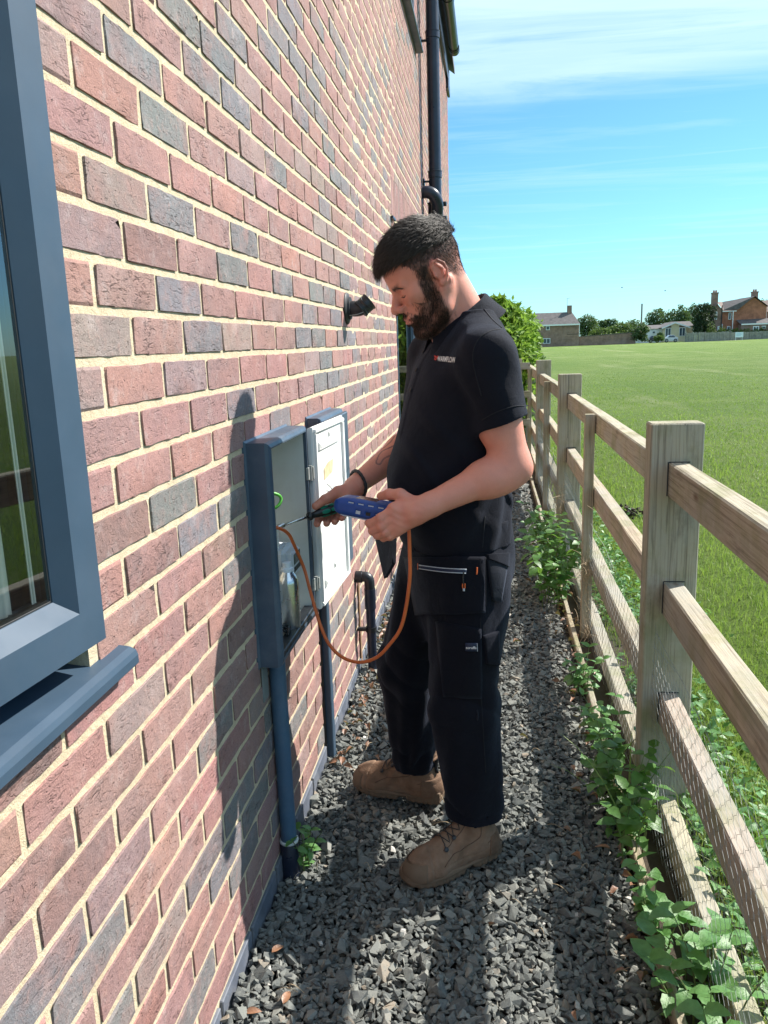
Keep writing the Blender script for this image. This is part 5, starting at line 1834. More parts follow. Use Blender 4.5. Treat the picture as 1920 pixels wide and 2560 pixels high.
m = MB(); m.add([(F2.x(1706), y2 + .5, F2.z(818)), (F2.x(1732), y2 + .5, F2.z(817)), (F2.x(1731.5), y2 + 4, F2.z(805.5)), (F2.x(1682), y2 + 4, F2.z(805.5))], [(0, 1, 2, 3)])
m.build('side_roof', M_ROOFDARK, b2)
# -- red brick house
F3 = Far(150, 1800, 846); y3 = F3.y; gz3 = float(ground_z(F3.x(1800), y3))
rh = empty('brick_villa', (F3.x(1830), y3, gz3), 'two-storey red brick house with a gable and tall chimneys at the field\'s far right', 'house')
bxm('left_bay', rh, M_BROWNBRICK, F3.x(1778), F3.x(1799), y3 - .6, y3 + 7, gz3 - .5, F3.z(772))
bxm('front_wall', rh, M_REDBRICK, F3.x(1799.2), F3.x(1828), y3, y3 + 7, gz3 - .5, F3.z(780))
poly = [(F3.x(1828.2), gz3 - .5), (F3.x(1905), gz3 - .5), (F3.x(1905), F3.z(772)), (F3.x(1873), F3.z(749)), (F3.x(1833), F3.z(778)), (F3.x(1828.2), F3.z(778))]
m = MB(); n = len(poly)
m.add([(x, y3 - .3, z) for x, z in poly] + [(x, y3 + 9, z) for x, z in poly], [tuple(range(n)), tuple(range(n, 2 * n))[::-1]] + [(i, i + n, (i + 1) % n + n, (i + 1) % n) for i in range(n)])
m.build('gable_wall', M_REDBRICK, rh)
m = MB()
m.add([(F3.x(1799), y3 - .5, F3.z(779)), (F3.x(1836), y3 - .8, F3.z(778)), (F3.x(1874.5), y3 - .8, F3.z(747)), (F3.x(1813), y3 + 4, F3.z(756))], [(0, 1, 2, 3)])
m.add([(F3.x(1836), y3 - .8, F3.z(778)), (F3.x(1874.5), y3 - .8, F3.z(747)), (F3.x(1874.5), y3 + 9.4, F3.z(747)), (F3.x(1836), y3 + 9.4, F3.z(778))], [(0, 1, 2, 3)])
m.add([(F3.x(1874.5), y3 - .8, F3.z(747)), (F3.x(1908), y3 - .8, F3.z(773)), (F3.x(1908), y3 + 9.4, F3.z(773)), (F3.x(1874.5), y3 + 9.4, F3.z(747))], [(0, 1, 2, 3)])
m.build('roof', M_ROOFDARK, rh)
m = MB(); m.add([(F3.x(1787), y3 - .9, F3.z(761)), (F3.x(1802), y3 - .9, F3.z(779)), (F3.x(1815), y3 + 3.9, F3.z(756)), (F3.x(1792), y3 + 3.9, F3.z(755))], [(0, 1, 2, 3)])
m.add([(F3.x(1776), y3 - .9, F3.z(774)), (F3.x(1787), y3 - .9, F3.z(761)), (F3.x(1792), y3 + 3.9, F3.z(755)), (F3.x(1776), y3 + 3.9, F3.z(772))], [(0, 1, 2, 3)])
m.build('bay_roof', M_ROOFBROWN, rh)
poly = [(F3.x(1778), F3.z(772)), (F3.x(1799), F3.z(776)), (F3.x(1787), F3.z(761.5))]
m = MB(); m.add([(x, y3 - .55, z) for x, z in poly], [(0, 1, 2)]); m.build('bay_gable', M_BROWNBRICK, rh)
for (u0, u1, vt, vb, yy) in ((1778.5, 1791.5, 737, 775, y3 + .2), (1896, 1909, 735, 775, y3 + 6)):
    ch = bxm('chimney', rh, M_BROWNBRICK, F3.x(u0), F3.x(u1), yy, yy + 1.2, F3.z(vb), F3.z(vt))
    bxm('chimney_cap', ch, M_BROWNBRICK, F3.x(u0) - .08, F3.x(u1) + .08, yy - .08, yy + 1.28, F3.z(vt) + .002, F3.z(vt) + .22)
    for q in (.3, .7):
        cx_ = F3.x(u0) + (F3.x(u1) - F3.x(u0)) * q
        MB().tube([(cx_, yy + .6, F3.z(vt)), (cx_, yy + .6, F3.z(vt - 8.5))], [0.2, 0.15], 8).build('chimney_pot', M_REDBRICK, ch)
bxm('fascia', rh, M_PAINT, F3.x(1799), F3.x(1834), y3 - .55, y3 - .5, F3.z(782), F3.z(779.5))
for u in (1799, 1825.5):
    bxm('downpipe', rh, M_RUBBER if u < 1800 else M_PAINT, F3.x(u) - .07, F3.x(u) + .07, y3 - .75, y3 - .62, gz3, F3.z(766 if u < 1800 else 781))
far_window(F3, rh, 1782, 1788, 781, 800, y3 - .6); far_window(F3, rh, 1817, 1823.5, 784, 801, y3)
far_window(F3, rh, 1815, 1823, 817, 828, y3); bxm('door', rh, M_PAINT, F3.x(1790), F3.x(1795), y3 - .72, y3 - .64, gz3, F3.z(816))
far_window(F3, rh, 1798, 1804, 811, 826, y3 - .1)
bxm('right_wall', rh, M_BROWNBRICK, F3.x(1905.2), F3.x(1960), y3 + 2, y3 + 9, gz3 - .5, F3.z(782))
m = MB(); m.add([(F3.x(1888), y3 + 1.5, F3.z(786)), (F3.x(1962), y3 + 1.5, F3.z(784)), (F3.x(1962), y3 + 6, F3.z(752)), (F3.x(1897), y3 + 6, F3.z(758))], [(0, 1, 2, 3)]); m.build('right_roof', M_ROOFBROWN, rh)
far_window(F3, rh, 1906, 1915, 785, 800, y3 + 1.9)
m = MB(); m.add([(F3.x(1837), y3 - 2.6, F3.z(813)), (F3.x(1960), y3 - 2.6, F3.z(811)), (F3.x(1960), y3 - .32, F3.z(800)), (F3.x(1834), y3 - .32, F3.z(802.5))], [(0, 1, 2, 3)]); m.build('lean_to_roof', M_ROOFDARK, rh)
bxm('lean_to_fascia', rh, M_PAINT, F3.x(1839), F3.x(1960), y3 - 2.65, y3 - 2.6, F3.z(815.5), F3.z(812.5))
bxm('lean_to_wall', rh, M_BROWNBRICK, F3.x(1840), F3.x(1960), y3 - 2.4, y3 - .35, gz3 - .5, F3.z(814))
far_window(F3, rh, 1867, 1881, 819, 830, y3 - 2.4, 0.14); far_window(F3, rh, 1887, 1897, 819, 826, y3 - 2.4, 0.14)
# hedge on the boundary
hg = at_px(1860, 840, 147)
bl = []
r = np.random.default_rng(8)
for i in range(26):
    p = at_px(1770 + i * 7.5, 836 - i * .15, 146.5)
    bl.append(((p[0], p[1], p[2] + r.normal(0, .15)), (0.75, 0.6, 0.85 + r.uniform(0, .35))))
for (u, v, s_) in ((1776, 822, 1.5), (1805, 828, 1.1)):
    p = at_px(u, v, 146); bl.append(((p[0], p[1], p[2]), (s_ * .6, .5, s_ * .9)))
hr = empty('hedge', (hg[0], hg[1], 0), 'clipped green hedge along the fence before the red brick house', 'hedge')
crown('foliage', bl, 4200, 0.30, M_F_SHRUB, hr, 4)
# boundary fence: boards
bf = empty('board_fence', (F3.x(1800), y3 - 5, gz3), 'grey board fence with posts along the far side of the field', 'fence')
r = np.random.default_rng(12)
for (ua, ub, vt_a, vt_b, gap) in ((1713, 1762, 833, 830, .0), (1762, 1830, 832, 828, .25), (1830, 1930, 831, 827, .0)):
    F4 = Far(142, ua, 846)
    nb = int((F4.x(ub) - F4.x(ua)) / 0.42)
    for i in range(nb):
        u = ua + (ub - ua) * i / nb; u2 = ua + (ub - ua) * (i + 0.90) / nb
        vt = vt_a + (vt_b - vt_a) * i / nb
        p = at_px(u, vt, 142); q = at_px(u2, vt, 142)
        g0 = float(ground_z(p[0], p[1]))
        bxm('board', bf, M_OLDFENCE, p[0], q[0], p[1], p[1] + .03, g0 - .1, p[2] + r.normal(0, .02))
for u in range(1716, 1930, 16):
    p = at_px(u, 829.5, 141.9)
    bxm('post', bf, M_OLDFENCE, p[0] - .07, p[0] + .07, p[1] - .12, p[1] - .01, float(ground_z(p[0], p[1])) - .1, p[2])
# white sign
p = at_px(1838, 845, 140); q = at_px(1857, 830, 140)
s1 = empty('notice_board', (p[0], p[1], 0), 'white notice board standing before the fence near the red brick house', 'sign')
bxm('panel', s1, m_plain('sign_white', (0.72, 0.80, 0.86), 0.4, 0.02), p[0], q[0], p[1], p[1] + .04, p[2] + .1, q[2])
for i in range(4):
    bxm('text_line', s1, m_plain('sign_text', (0.30, 0.45, 0.62), 0.5), p[0] + .15, q[0] - .15 - (i % 2) * .3, p[1] - .012, p[1] - .004, q[2] - .22 - i * .13, q[2] - .17 - i * .13)
for xx in (p[0] + .1, q[0] - .16):
    bxm('leg', s1, M_PAINT, xx, xx + .06, p[1] + .05, p[1] + .1, float(ground_z(p[0], p[1])), q[2] - .05)


# cars
def car(label, u0, u1, vb, dist, paint, heading=1, seed=0):
    p = at_px((u0 + u1) / 2, vb, dist)
    L_ = (u1 - u0) * dist / 1995.58
    s = L_ / 4.0
    gz = float(ground_z(p[0], p[1]))
    root = empty('parked_car', (p[0], p[1], gz), label, 'car', 'cars parked before the bungalow')
    side = [(-2.0, .30), (-1.98, .62), (-1.85, .88), (-1.05, .98), (-.45, 1.42), (.75, 1.46), (1.55, 1.02), (1.92, .92), (2.0, .60), (1.98, .30)]
    side = [(x * heading * s, z * max(s, .9)) for x, z in side]
    n = len(side)
    V = []
    for (w_, ins) in ((-.84, 0), (-.80, 1), (.80, 1), (.84, 0)):
        pass
    rows = []
    for yv in (-.84, .84):
        rows.append([(x, yv * (0.80 if z > 1.0 * max(s, .9) else 1.0), z) for x, z in side])
    V = [(a + p[0], b + p[1], c + gz) for row in rows for (a, b, c) in row]
    Fc = [tuple(range(n)), tuple(range(n, 2 * n))[::-1]] + [(i, i + n, (i + 1) % n + n, (i + 1) % n) for i in range(n)]
    b = MB().add(V, Fc).build('body', paint, root)
    wq = [(-.98, 1.0), (-.45, 1.36), (.68, 1.39), (1.3, 1.02)]
    V = [(p[0] + x * heading * s, p[1] - (.845 if z < 1.1 else .70), gz + z * max(s, .9)) for x, z in wq]
    MB().add(V, [(0, 1, 2, 3)]).build('side_window', M_DARKGLASS, root)
    for x in (-1.25, 1.25):
        w_ = MB().lathe([(0.0, 0.0), (.31, 0.0), (.33, .05), (.33, .2), (0.0, .2)], (p[0] + x * s, p[1] - .88, gz + .32), (0, 1, 0), 16).build('wheel', M_RUBBER, root)
        MB().lathe([(0.0, 0.0), (.19, 0.0), (.19, .02), (0, .02)], (p[0] + x * s, p[1] - .90, gz + .32), (0, 1, 0), 12).build('rim', M_GALV, w_)
    bxm('headlight', root, M_PAINT, p[0] + heading * s * 1.84 - .1, p[0] + heading * s * 1.84 + .1, p[1] - .86, p[1] - .6, gz + .66, gz + .8)
    bxm('tail_light', root, M_REDBRICK, p[0] - heading * s * 1.9 - .08, p[0] - heading * s * 1.9 + .08, p[1] - .86, p[1] - .6, gz + .7, gz + .88)


M_SILVER = m_plain('silver_paint', (0.62, 0.64, 0.66), 0.25, 0.03, 2)
car('silver hatchback parked before the bungalow\'s gable, nearest the hedge bottom', 1658, 1692, 851, 146, M_SILVER, 1)
car('dark car half hidden behind shrubs left of the silver hatchback', 1620, 1646, 849, 151, m_plain('dark_paint', (0.05, 0.05, 0.06), 0.3), -1)
far_tree('low rounded shrub between the two parked cars', 1634, 1660, 838, 853, 144, M_F_SHRUB, 44, 700, 'shrub', 'shrubs beyond the field', False)
far_tree('dark low shrub just left of the silver hatchback', 1642, 1658, 829, 850, 148, M_F_OAK, 45, 600, 'shrub', 'shrubs beyond the field', False)

# small molehill and dock leaves in the field
p = np.array([1.55, 5.6, 0.0])
m = MB()
r = np.random.default_rng(2)
mol = stone_variants(1, 9)[0]
V, F, A = scatter([mol], np.column_stack([r.normal(1.62, .09, 60), r.normal(5.3, .10, 60), np.abs(r.normal(0, .03, 60))]), r.uniform(.01, .035, 60), rot_batch(r, 60), r.uniform(0, 1, 60))
o = link('molehill', mkmesh('molehill', V, F), M_SOIL); props(o, 'small molehill of dark soil in the grass behind the fence', 'molehill', kind=None)

# birds high over the houses
for i, (u, v, lab) in enumerate(((1555, 719, 'tiny dark bird in flight, left of the two over the trees'), (1663, 727, 'tiny dark bird in flight, right of the two over the trees'))):
    p = at_px(u, v, 70)
    b = empty('bird', tuple(p), lab, 'bird', 'birds in the sky')
    MB().lathe([(0.0, -.09), (.025, -.05), (.03, 0), (.015, .07), (0.0, .11)], tuple(p), (1, .3, 0), 8).build('body', M_RUBBER, b)
    m = MB(); m.add([tuple(p + [0, 0, .01]), tuple(p + [.05, 0, .01]), tuple(p + [.0, -.12, .06]), tuple(p + [-.05, -.20, .03])], [(0, 1, 2, 3)])
    m.build('wing', M_RUBBER, b)
    m = MB(); m.add([tuple(p + [0, 0, .01]), tuple(p + [.05, 0, .01]), tuple(p + [.0, .12, .06]), tuple(p + [-.05, .20, .03])], [(0, 1, 2, 3)])
    m.build('wing', M_RUBBER, b)

# -- the big green bush at the end of the fence
bu = empty('bush', (1.05, 10.5, 0), 'large bright green bush beyond the fence behind the man\'s shoulder', 'bush')
bl = [((0.62, 10.3, 1.35), (.48, .6, .60)), ((0.86, 10.0, 1.28), (.38, .6, .52)), ((0.80, 10.4, 1.62), (.34, .5, .32)), ((1.00, 9.9, .95), (.26, .6, .50)), ((0.55, 10.2, .75), (.5, .6, .6)), ((.90, 10.0, .5), (.38, .6, .5)),
      ((0.48, 10.5, 1.60), (.28, .4, .28)), ((.98, 10.3, 1.52), (.30, .4, .30))]
crown('foliage', bl, 9000, 0.085, M_F_BUSH, bu, 50, 1.15)
m = MB()
r = np.random.default_rng(6)
for _ in range(26):
    a = r.uniform(.3, 1.0); t_ = 10.2 + r.uniform(-.3, .3)
    top = 1.62 + r.uniform(0, .38) - max(0, (a - .8)) * .9
    m.tube([(a, t_, .6), (a + r.normal(0, .04), t_, top - .2), (a + r.normal(0, .08), t_, top)], [.01, .005, .002], 5)
m.build('shoots', M_STEM, bu)
tips = [((a, 10.2 + r.uniform(-.3, .3), 1.70 + r.uniform(0, .22) - max(0, (a - .8)) * .8), (.07, .07, .12)) for a in np.linspace(.30, 1.02, 22)]
crown('tip_leaves', tips, 1300, 0.085, M_F_BUSH, bu, 51, 1.3)
MB().tube([(.9, 10.2, 0), (.85, 10.2, .8)], [.06, .04], 8).build('stem', M_BARK, bu)
bu2 = empty('bush', (1.35, 12.0, 0), 'darker green bush beyond the bright one, ending left of the cottage', 'bush')
crown('foliage', [((1.13, 12.2, 1.35), (.28, .5, .40)), ((1.20, 12.0, 0.95), (.25, .5, .6)), ((1.05, 12.2, .5), (.38, .5, .6)), ((0.98, 12.3, 1.50), (.25, .4, .28))], 4200, 0.075, M_F_BUSH2, bu2, 52)
MB().tube([(1.3, 12.1, 0), (1.3, 12.1, .8)], [.05, .03], 8).build('stem', M_BARK, bu2)
# ================================================================== the man: distance fields meshed with surface nets
def v3(*a): return np.array(a, float)


def seg(P, a, b, ra, rb):
    """tapered capsule"""
    a = np.asarray(a, float); b = np.asarray(b, float)
    ab = b - a
    t = np.clip(((P - a) @ ab) / (ab @ ab), 0, 1)
    d = np.linalg.norm(P - a - t[..., None] * ab, axis=-1)
    return d - (ra + (rb - ra) * t)


def ell(P, c, r, R=None):
    q = P - np.asarray(c, float)
    if R is not None: q = q @ np.asarray(R).T
    r = np.asarray(r, float)
    k0 = np.linalg.norm(q / r, axis=-1); k1 = np.linalg.norm(q / (r * r), axis=-1) + 1e-9
    return k0 * (k0 - 1) / k1


def smin(a, b, k):
    h = np.clip(0.5 + 0.5 * (b - a) / k, 0, 1)
    return b + (a - b) * h - k * h * (1 - h)


def smax(a, b, k): return -smin(-a, -b, k)


def rbox(P, c, h, r, R=None):
    q = P - np.asarray(c, float)
    if R is not None: q = q @ np.asarray(R).T
    q = np.abs(q) - (np.asarray(h, float) - r)
    return np.linalg.norm(np.maximum(q, 0), axis=-1) + np.minimum(q.max(-1), 0) - r


def nets(fn, lo, hi, h):
    """surface nets of fn over a box"""
    lo = np.asarray(lo, float); hi = np.asarray(hi, float)
    n = np.ceil((hi - lo) / h).astype(int) + 1
    ax = [lo[i] + np.arange(n[i]) * h for i in range(3)]
    D = np.empty(n, np.float32)
    for i in range(0, n[0], 12):
        G = np.stack(np.meshgrid(ax[0][i:i + 12], ax[1], ax[2], indexing='ij'), -1)
        D[i:i + 12] = fn(G)
    s = D < 0
    c = np.zeros(np.array(n) - 1, int)
    for dx in (0, 1):
        for dy in (0, 1):
            for dz in (0, 1):
                c += s[dx:n[0] - 1 + dx, dy:n[1] - 1 + dy, dz:n[2] - 1 + dz]
    act = (c > 0) & (c < 8)
    idx = -np.ones(act.shape, np.int64)
    I = np.argwhere(act)
    idx[act] = np.arange(len(I))
    acc = np.zeros((len(I), 3)); cnt = np.zeros(len(I))
    corners = [(0, 0, 0), (1, 0, 0), (0, 1, 0), (1, 1, 0), (0, 0, 1), (1, 0, 1), (0, 1, 1), (1, 1, 1)]
    edges = [(a, b) for a in range(8) for b in range(a + 1, 8) if sum(abs(np.subtract(corners[a], corners[b]))) == 1]
    val = [D[I[:, 0] + p[0], I[:, 1] + p[1], I[:, 2] + p[2]] for p in corners]
    for a, b in edges:
        m_ = (val[a] < 0) != (val[b] < 0)
        t = np.where(m_, val[a] / np.where(m_, val[a] - val[b], 1), 0)
        p = np.array(corners[a]) + t[:, None] * (np.array(corners[b]) - np.array(corners[a]))
        acc += np.where(m_[:, None], p, 0); cnt += m_
    V = lo + (I + acc / cnt[:, None]) * h
    F = []
    for a in range(3):
        b, c_ = (a + 1) % 3, (a + 2) % 3
        sl0 = [slice(None)] * 3; sl1 = [slice(None)] * 3
        sl0[a] = slice(0, n[a] - 1); sl1[a] = slice(1, n[a])
        x = s[tuple(sl0)] != s[tuple(sl1)]
        E = np.argwhere(x)
        E = E[(E[:, b] > 0) & (E[:, c_] > 0) & (E[:, b] < n[b] - 1) & (E[:, c_] < n[c_] - 1)]
        ins = s[tuple(E.T)]
        q = []
        for (p, r_) in ((-1, -1), (0, -1), (0, 0), (-1, 0)):
            J = E.copy(); J[:, b] += p; J[:, c_] += r_
            q.append(idx[tuple(J.T)])
        q = np.stack(q, 1)
        q = np.where(ins[:, None], q, q[:, ::-1])
        F.append(q[(q >= 0).all(1)])
    return V, np.concatenate(F)


def grad(fn, P, e=0.0012):
    g = np.stack([fn(P + np.eye(3)[i] * e) - fn(P - np.eye(3)[i] * e) for i in range(3)], -1)
    return g / (np.linalg.norm(g, axis=-1, keepdims=True) + 1e-9)


def settle(fn, P, off=0.0, it=4):
    """pull points on to the surface fn = off"""
    P = np.array(P, float)
    for _ in range(it):
        P = P - grad(fn, P) * (fn(P) - off)[..., None]
    return P


def sdf_mesh(name, parts, mat_, parent, colour=None):
    Vs, Fs, Cs, b = [], [], [], 0
    for (fn, lo, hi, h) in parts:
        V, F = nets(fn, lo, hi, h)
        Vs.append(V); Fs.append(F + b); b += len(V)
        if colour: Cs.append(colour(V))
    me = mkmesh(name, np.concatenate(Vs), np.concatenate(Fs), True)
    if colour:
        ca = me.color_attributes.new('skin', 'FLOAT_COLOR', 'POINT')
        C = np.concatenate(Cs)
        ca.data.foreach_set('color', np.column_stack([C, np.ones(len(C))]).astype(np.float32).ravel())
    return link(name, me, mat_, parent)


man = empty('person', (0.47, 0.88, 0), 'bearded man in a navy polo shirt and work trousers testing inside the open meter box', 'person')

# body axes
FW = v3(-0.93, -0.365, 0); FW /= np.linalg.norm(FW)
LF = v3(0.365, -0.93, 0); LF /= np.linalg.norm(LF)
O = v3(0.487, 0.862, 0)


def body_local(P):
    q = P - O
    return q @ FW, q @ LF, P[..., 2]


# ---------------- torso as stacked ellipses
def stack(P, rows, xy0=O):
    f, l, z = (P - xy0) @ FW, (P - xy0) @ LF, P[..., 2]
    Z = [r_[0] for r_ in rows]
    cf = np.interp(z, Z, [r_[1] for r_ in rows]); df = np.interp(z, Z, [r_[2] for r_ in rows]); dl = np.interp(z, Z, [r_[3] for r_ in rows])
    q = np.sqrt(((f - cf) / df) ** 2 + (l / dl) ** 2) + 1e-6
    d = (q - 1) * np.minimum(df, dl) * 0.9
    d = np.maximum(d, np.maximum(z - Z[-1], Z[0] - z))
    return d


def wrinkle(P, dirs):
    s = 0
    for (d, k, ph, amp) in dirs:
        s = s + amp * np.sin(P @ np.asarray(d, float) * k + ph)
    return s


def fine_rows(rows, n=40):
    Z = np.array([r_[0] for r_ in rows]); out = []
    for z in np.linspace(Z[0], Z[-1], n):
        # smooth interpolation (cubic-like via local averaging)
        w_ = np.exp(-((np.linspace(Z[0], Z[-1], 200) - z) / 0.022) ** 2)
        zz_ = np.linspace(Z[0], Z[-1], 200)
        out.append((z, *[float((np.interp(zz_, Z, [r_[k] for r_ in rows]) * w_).sum() / w_.sum()) for k in (1, 2, 3)]))
    return out


TORSO = fine_rows([(0.86, -0.008, 0.142, 0.178), (0.95, 0.012, 0.156, 0.178), (1.04, 0.026, 0.164, 0.176), (1.12, 0.020, 0.158, 0.176), (1.20, 0.006, 0.146, 0.182),
                   (1.30, -0.010, 0.134, 0.192), (1.37, -0.022, 0.120, 0.188), (1.42, -0.032, 0.098, 0.160), (1.46, -0.040, 0.075, 0.115), (1.50, -0.042, 0.060, 0.075)])
SHL, ELL_, WRL = v3(0.572, 0.700, 1.392), v3(0.630, 0.690, 1.128), v3(0.420, 0.600, 1.043)
SHR, ELR, WRR = v3(0.420, 1.020, 1.392), v3(0.375, 1.105, 1.160), v3(0.192, 0.935, 1.036)
HEML = SHL + (ELL_ - SHL) * 0.60


def trunk_sdf(P):
    d = stack(P, TORSO)
    d = smin(d, seg(P, O + LF * 0.10 + v3(0, 0, 1.43) - FW * .035, SHL + v3(0, 0, 0.005), 0.055, 0.066), 0.06)
    d = smin(d, seg(P, O - LF * 0.10 + v3(0, 0, 1.43) - FW * .035, SHR, 0.055, 0.066), 0.06)
    return d


def shirt_sdf(P):
    d = trunk_sdf(P)
    f, l, z = body_local(P)
    sl = seg(P, SHL, HEML, 0.069, 0.0665)
    sl = np.maximum(sl, (P - HEML) @ ((ELL_ - SHL) / np.linalg.norm(ELL_ - SHL)) + 0.10 * ((P - HEML) @ v3(0.9, -0.1, 0)))
    sr = seg(P, SHR, SHR + (ELR - SHR) * .6, 0.069, 0.066)
    sr = np.maximum(sr, (P - (SHR + (ELR - SHR) * .62)) @ ((ELR - SHR) / np.linalg.norm(ELR - SHR)))
    d = smin(d, sl, 0.022)
    d = smin(d, sr, 0.022)
    # cloth folds: long diagonals from armpit and chest towards the waist, gathered at the hem
    w1 = np.clip((z - 0.9) / 0.3, 0, 1) * np.clip((1.36 - z) / 0.2, 0, 1)
    fold = 0.0062 * w1 * np.maximum(0, np.sin(f * 34 + z * 13 + 3 * np.sin(z * 6) + l * 9)) ** 2
    fold += 0.0036 * np.clip((1.18 - z) / 0.2, 0, 1) * np.sin(l * 52 + f * 22 + 5 * np.sin(z * 7 + f * 8)) * np.clip((z - .86) / .05, 0, 1)
    q = P - SHL
    fold += 0.0030 * np.exp(-(np.linalg.norm(q, axis=-1) / 0.16) ** 2) * np.sin(q @ v3(30, 20, 46) + 1.5 * np.sin(q @ v3(20, -40, 10)))
    side = np.exp(-((l - 0.12) / 0.07) ** 2) * np.clip((z - 0.93) / .1, 0, 1) * np.clip((1.30 - z) / .12, 0, 1)
    fold += 0.009 * side * np.maximum(0, np.sin(z * 40 - f * 55 + 2 * np.sin(f * 17))) ** 1.5
    # placket running down the chest
    pl_ = np.exp(-((l + 0.004) / 0.016) ** 6) * np.clip((z - 1.19) / 0.01, 0, 1) * (f > 0)
    d = d - fold * 0.9 - 0.0022 * pl_
    hem = 0.895 + 0.012 * np.sin(l * 14) - 0.014 * (f > 0) * np.clip(f / .1, 0, 1)
    d = np.maximum(d, hem - z)
    # hollow under the hem and inside the sleeve end
    d = np.maximum(d, -(stack(P, [(0.80, 0.0, 0.136, 0.166), (0.93, 0.004, 0.140, 0.166)]) ))
    d = np.maximum(d, -seg(P, HEML + (HEML - SHL) * .02 - v3(0, 0, 0), HEML + (ELL_ - SHL) * 0.14, 0.0585, 0.060))
    # neck opening
    nk = O - FW * 0.02 + v3(0, 0, 1.50)
    d = np.maximum(d, -seg(P, nk - v3(0, 0, .06) + FW * .02, nk + v3(0, 0, .08), 0.058, 0.07))
    return d


# ---------------- skin: neck, arms, hands, head
HS = 1.035
HYAW, HPITCH = math.radians(19), math.radians(27)
HF0 = v3(-math.cos(HYAW), -math.sin(HYAW), 0); HL = v3(math.sin(HYAW), -math.cos(HYAW), 0)
HF = HF0 * math.cos(HPITCH) - v3(0, 0, math.sin(HPITCH)); HU = HF0 * math.sin(HPITCH) + v3(0, 0, math.cos(HPITCH))
HC = v3(0.425, 0.815, 1.595)
HR = np.stack([HF, HL, HU])


def hp(f, l, u): return HC + (HF * f + HL * l + HU * u) * HS


def to_head(P): return ((P - HC) @ HR.T) / HS


def head_sdf_local(Q):
    f, l, u = Q[..., 0], Q[..., 1], Q[..., 2]
    A = np.stack([f, np.abs(l), u], -1)
    d = ell(Q, (-0.003, 0, 0.041), (0.093, 0.0745, 0.084))                    # cranium
    d = smin(d, ell(Q, (0.030, 0, 0.035), (0.062, 0.062, 0.062)), 0.03)         # forehead
    d = smin(d, ell(Q, (0.036, 0, -0.045), (0.054, 0.050, 0.066)), 0.03)        # face block
    d = smin(d, ell(A, (0.052, 0.040, -0.018), (0.030, 0.026, 0.026)), 0.018)    # cheekbones
    d = smin(d, seg(A, (-0.002, 0.058, -0.040), (0.012, 0.052, -0.078), 0.018, 0.015), 0.02)  # jaw angle
    d = smin(d, seg(A, (0.012, 0.052, -0.078), (0.070, 0.014, -0.112), 0.015, 0.014), 0.022)  # jaw line
    d = smin(d, ell(Q, (0.074, 0, -0.108), (0.018, 0.020, 0.016)), 0.018)        # chin
    d = smin(d, seg(A, (0.085, 0.006, 0.013), (0.076, 0.042, 0.014), 0.0095, 0.0085), 0.014)  # brow ridge
    d = smax(d, -ell(A, (0.099, 0.032, -0.005), (0.018, 0.019, 0.011)), 0.010)      # eye socket
    d = smin(d, ell(A, (0.0705, 0.0320, -0.0065), (0.0165, 0.0175, 0.0110)), 0.004)  # eyeball and lid
    # nose
    d = smin(d, seg(Q, (0.086, 0, 0.005), (0.107, 0, -0.028), 0.0085, 0.0105), 0.010)
    d = smin(d, ell(Q, (0.109, 0, -0.0345), (0.0125, 0.0130, 0.0105)), 0.006)
    d = smin(d, ell(A, (0.097, 0.0135, -0.038), (0.0125, 0.0078, 0.0085)), 0.006)
    d = smax(d, -ell(A, (0.101, 0.0070, -0.0480), (0.0052, 0.0032, 0.0030)), 0.002)
    # mouth
    d = smin(d, ell(Q, (0.080, 0, -0.066), (0.019, 0.027, 0.021)), 0.014)
    d = smin(d, seg(A, (0.0985, 0.0, -0.0635), (0.087, 0.021, -0.0660), 0.0047, 0.0026), 0.004)
    d = smin(d, seg(A, (0.0968, 0.0, -0.0745), (0.086, 0.018, -0.0710), 0.0058, 0.0028), 0.004)
    d = smax(d, -seg(A, (0.1045, 0.0, -0.0685), (0.088, 0.024, -0.0680), 0.0016, 0.0010), 0.0025)
    # eyelid crease and closed-lid line
    d = smax(d, -seg(A, (0.0900, 0.018, 0.0005), (0.0700, 0.048, -0.0015), 0.0013, 0.0008), 0.003)
    # forehead and cheek lines
    d = d + 0.00035 * np.exp(-((u - 0.045) / 0.012) ** 2) * np.sin(u * 900) * (f > 0.05)
    d = smax(d, -seg(A, (0.094, 0.020, -0.042), (0.080, 0.031, -0.066), 0.0020, 0.0012), 0.006)
    # ear
    ear = ell(A, (-0.009, 0.0745, -0.001), (0.0150, 0.0050, 0.0260), _Rear)
    hx = [(0.004, .0740, .004), (.005, .0785, .016), (-.003, .0825, .0255), (-.014, .0855, .0250), (-.0235, .0870, .0130), (-.0250, .0860, -.002), (-.0200, .0835, -.0150), (-.0110, .0800, -.0250), (-.0020, .0765, -.0285)]
    for a_, b_ in zip(hx[:-1], hx[1:]):
        ear = smin(ear, seg(A, a_, b_, 0.0032, 0.0032), 0.0018)
    ear = smin(ear, ell(A, (-0.0040, 0.0775, -0.0255), (0.0080, 0.0048, 0.0080)), 0.004)
    for a_, b_ in (((-.0090, .0815, .0165), (-.0165, .0830, .0040)), ((-.0165, .0830, .0040), (-.0140, .0815, -.0085)), ((-.0140, .0815, -.0085), (-.0060, .0790, -.0150))):
        ear = smin(ear, seg(A, a_, b_, 0.0024, 0.0024), 0.0018)
    ear = smin(ear, ell(A, (0.0050, 0.0775, -0.0040), (0.0040, 0.0045, 0.0060)), 0.003)
    d = smin(d, ear, 0.005)
    # neck
    return d


_t = math.radians(-14)
_Rear = np.array([[math.cos(_t), 0, math.sin(_t)], [-0.25, 0.97, 0], [-math.sin(_t), 0, math.cos(_t)]])
_Rear = np.linalg.qr(_Rear.T)[0].T * np.sign(np.diag(np.linalg.qr(_Rear.T)[1]))[:, None]


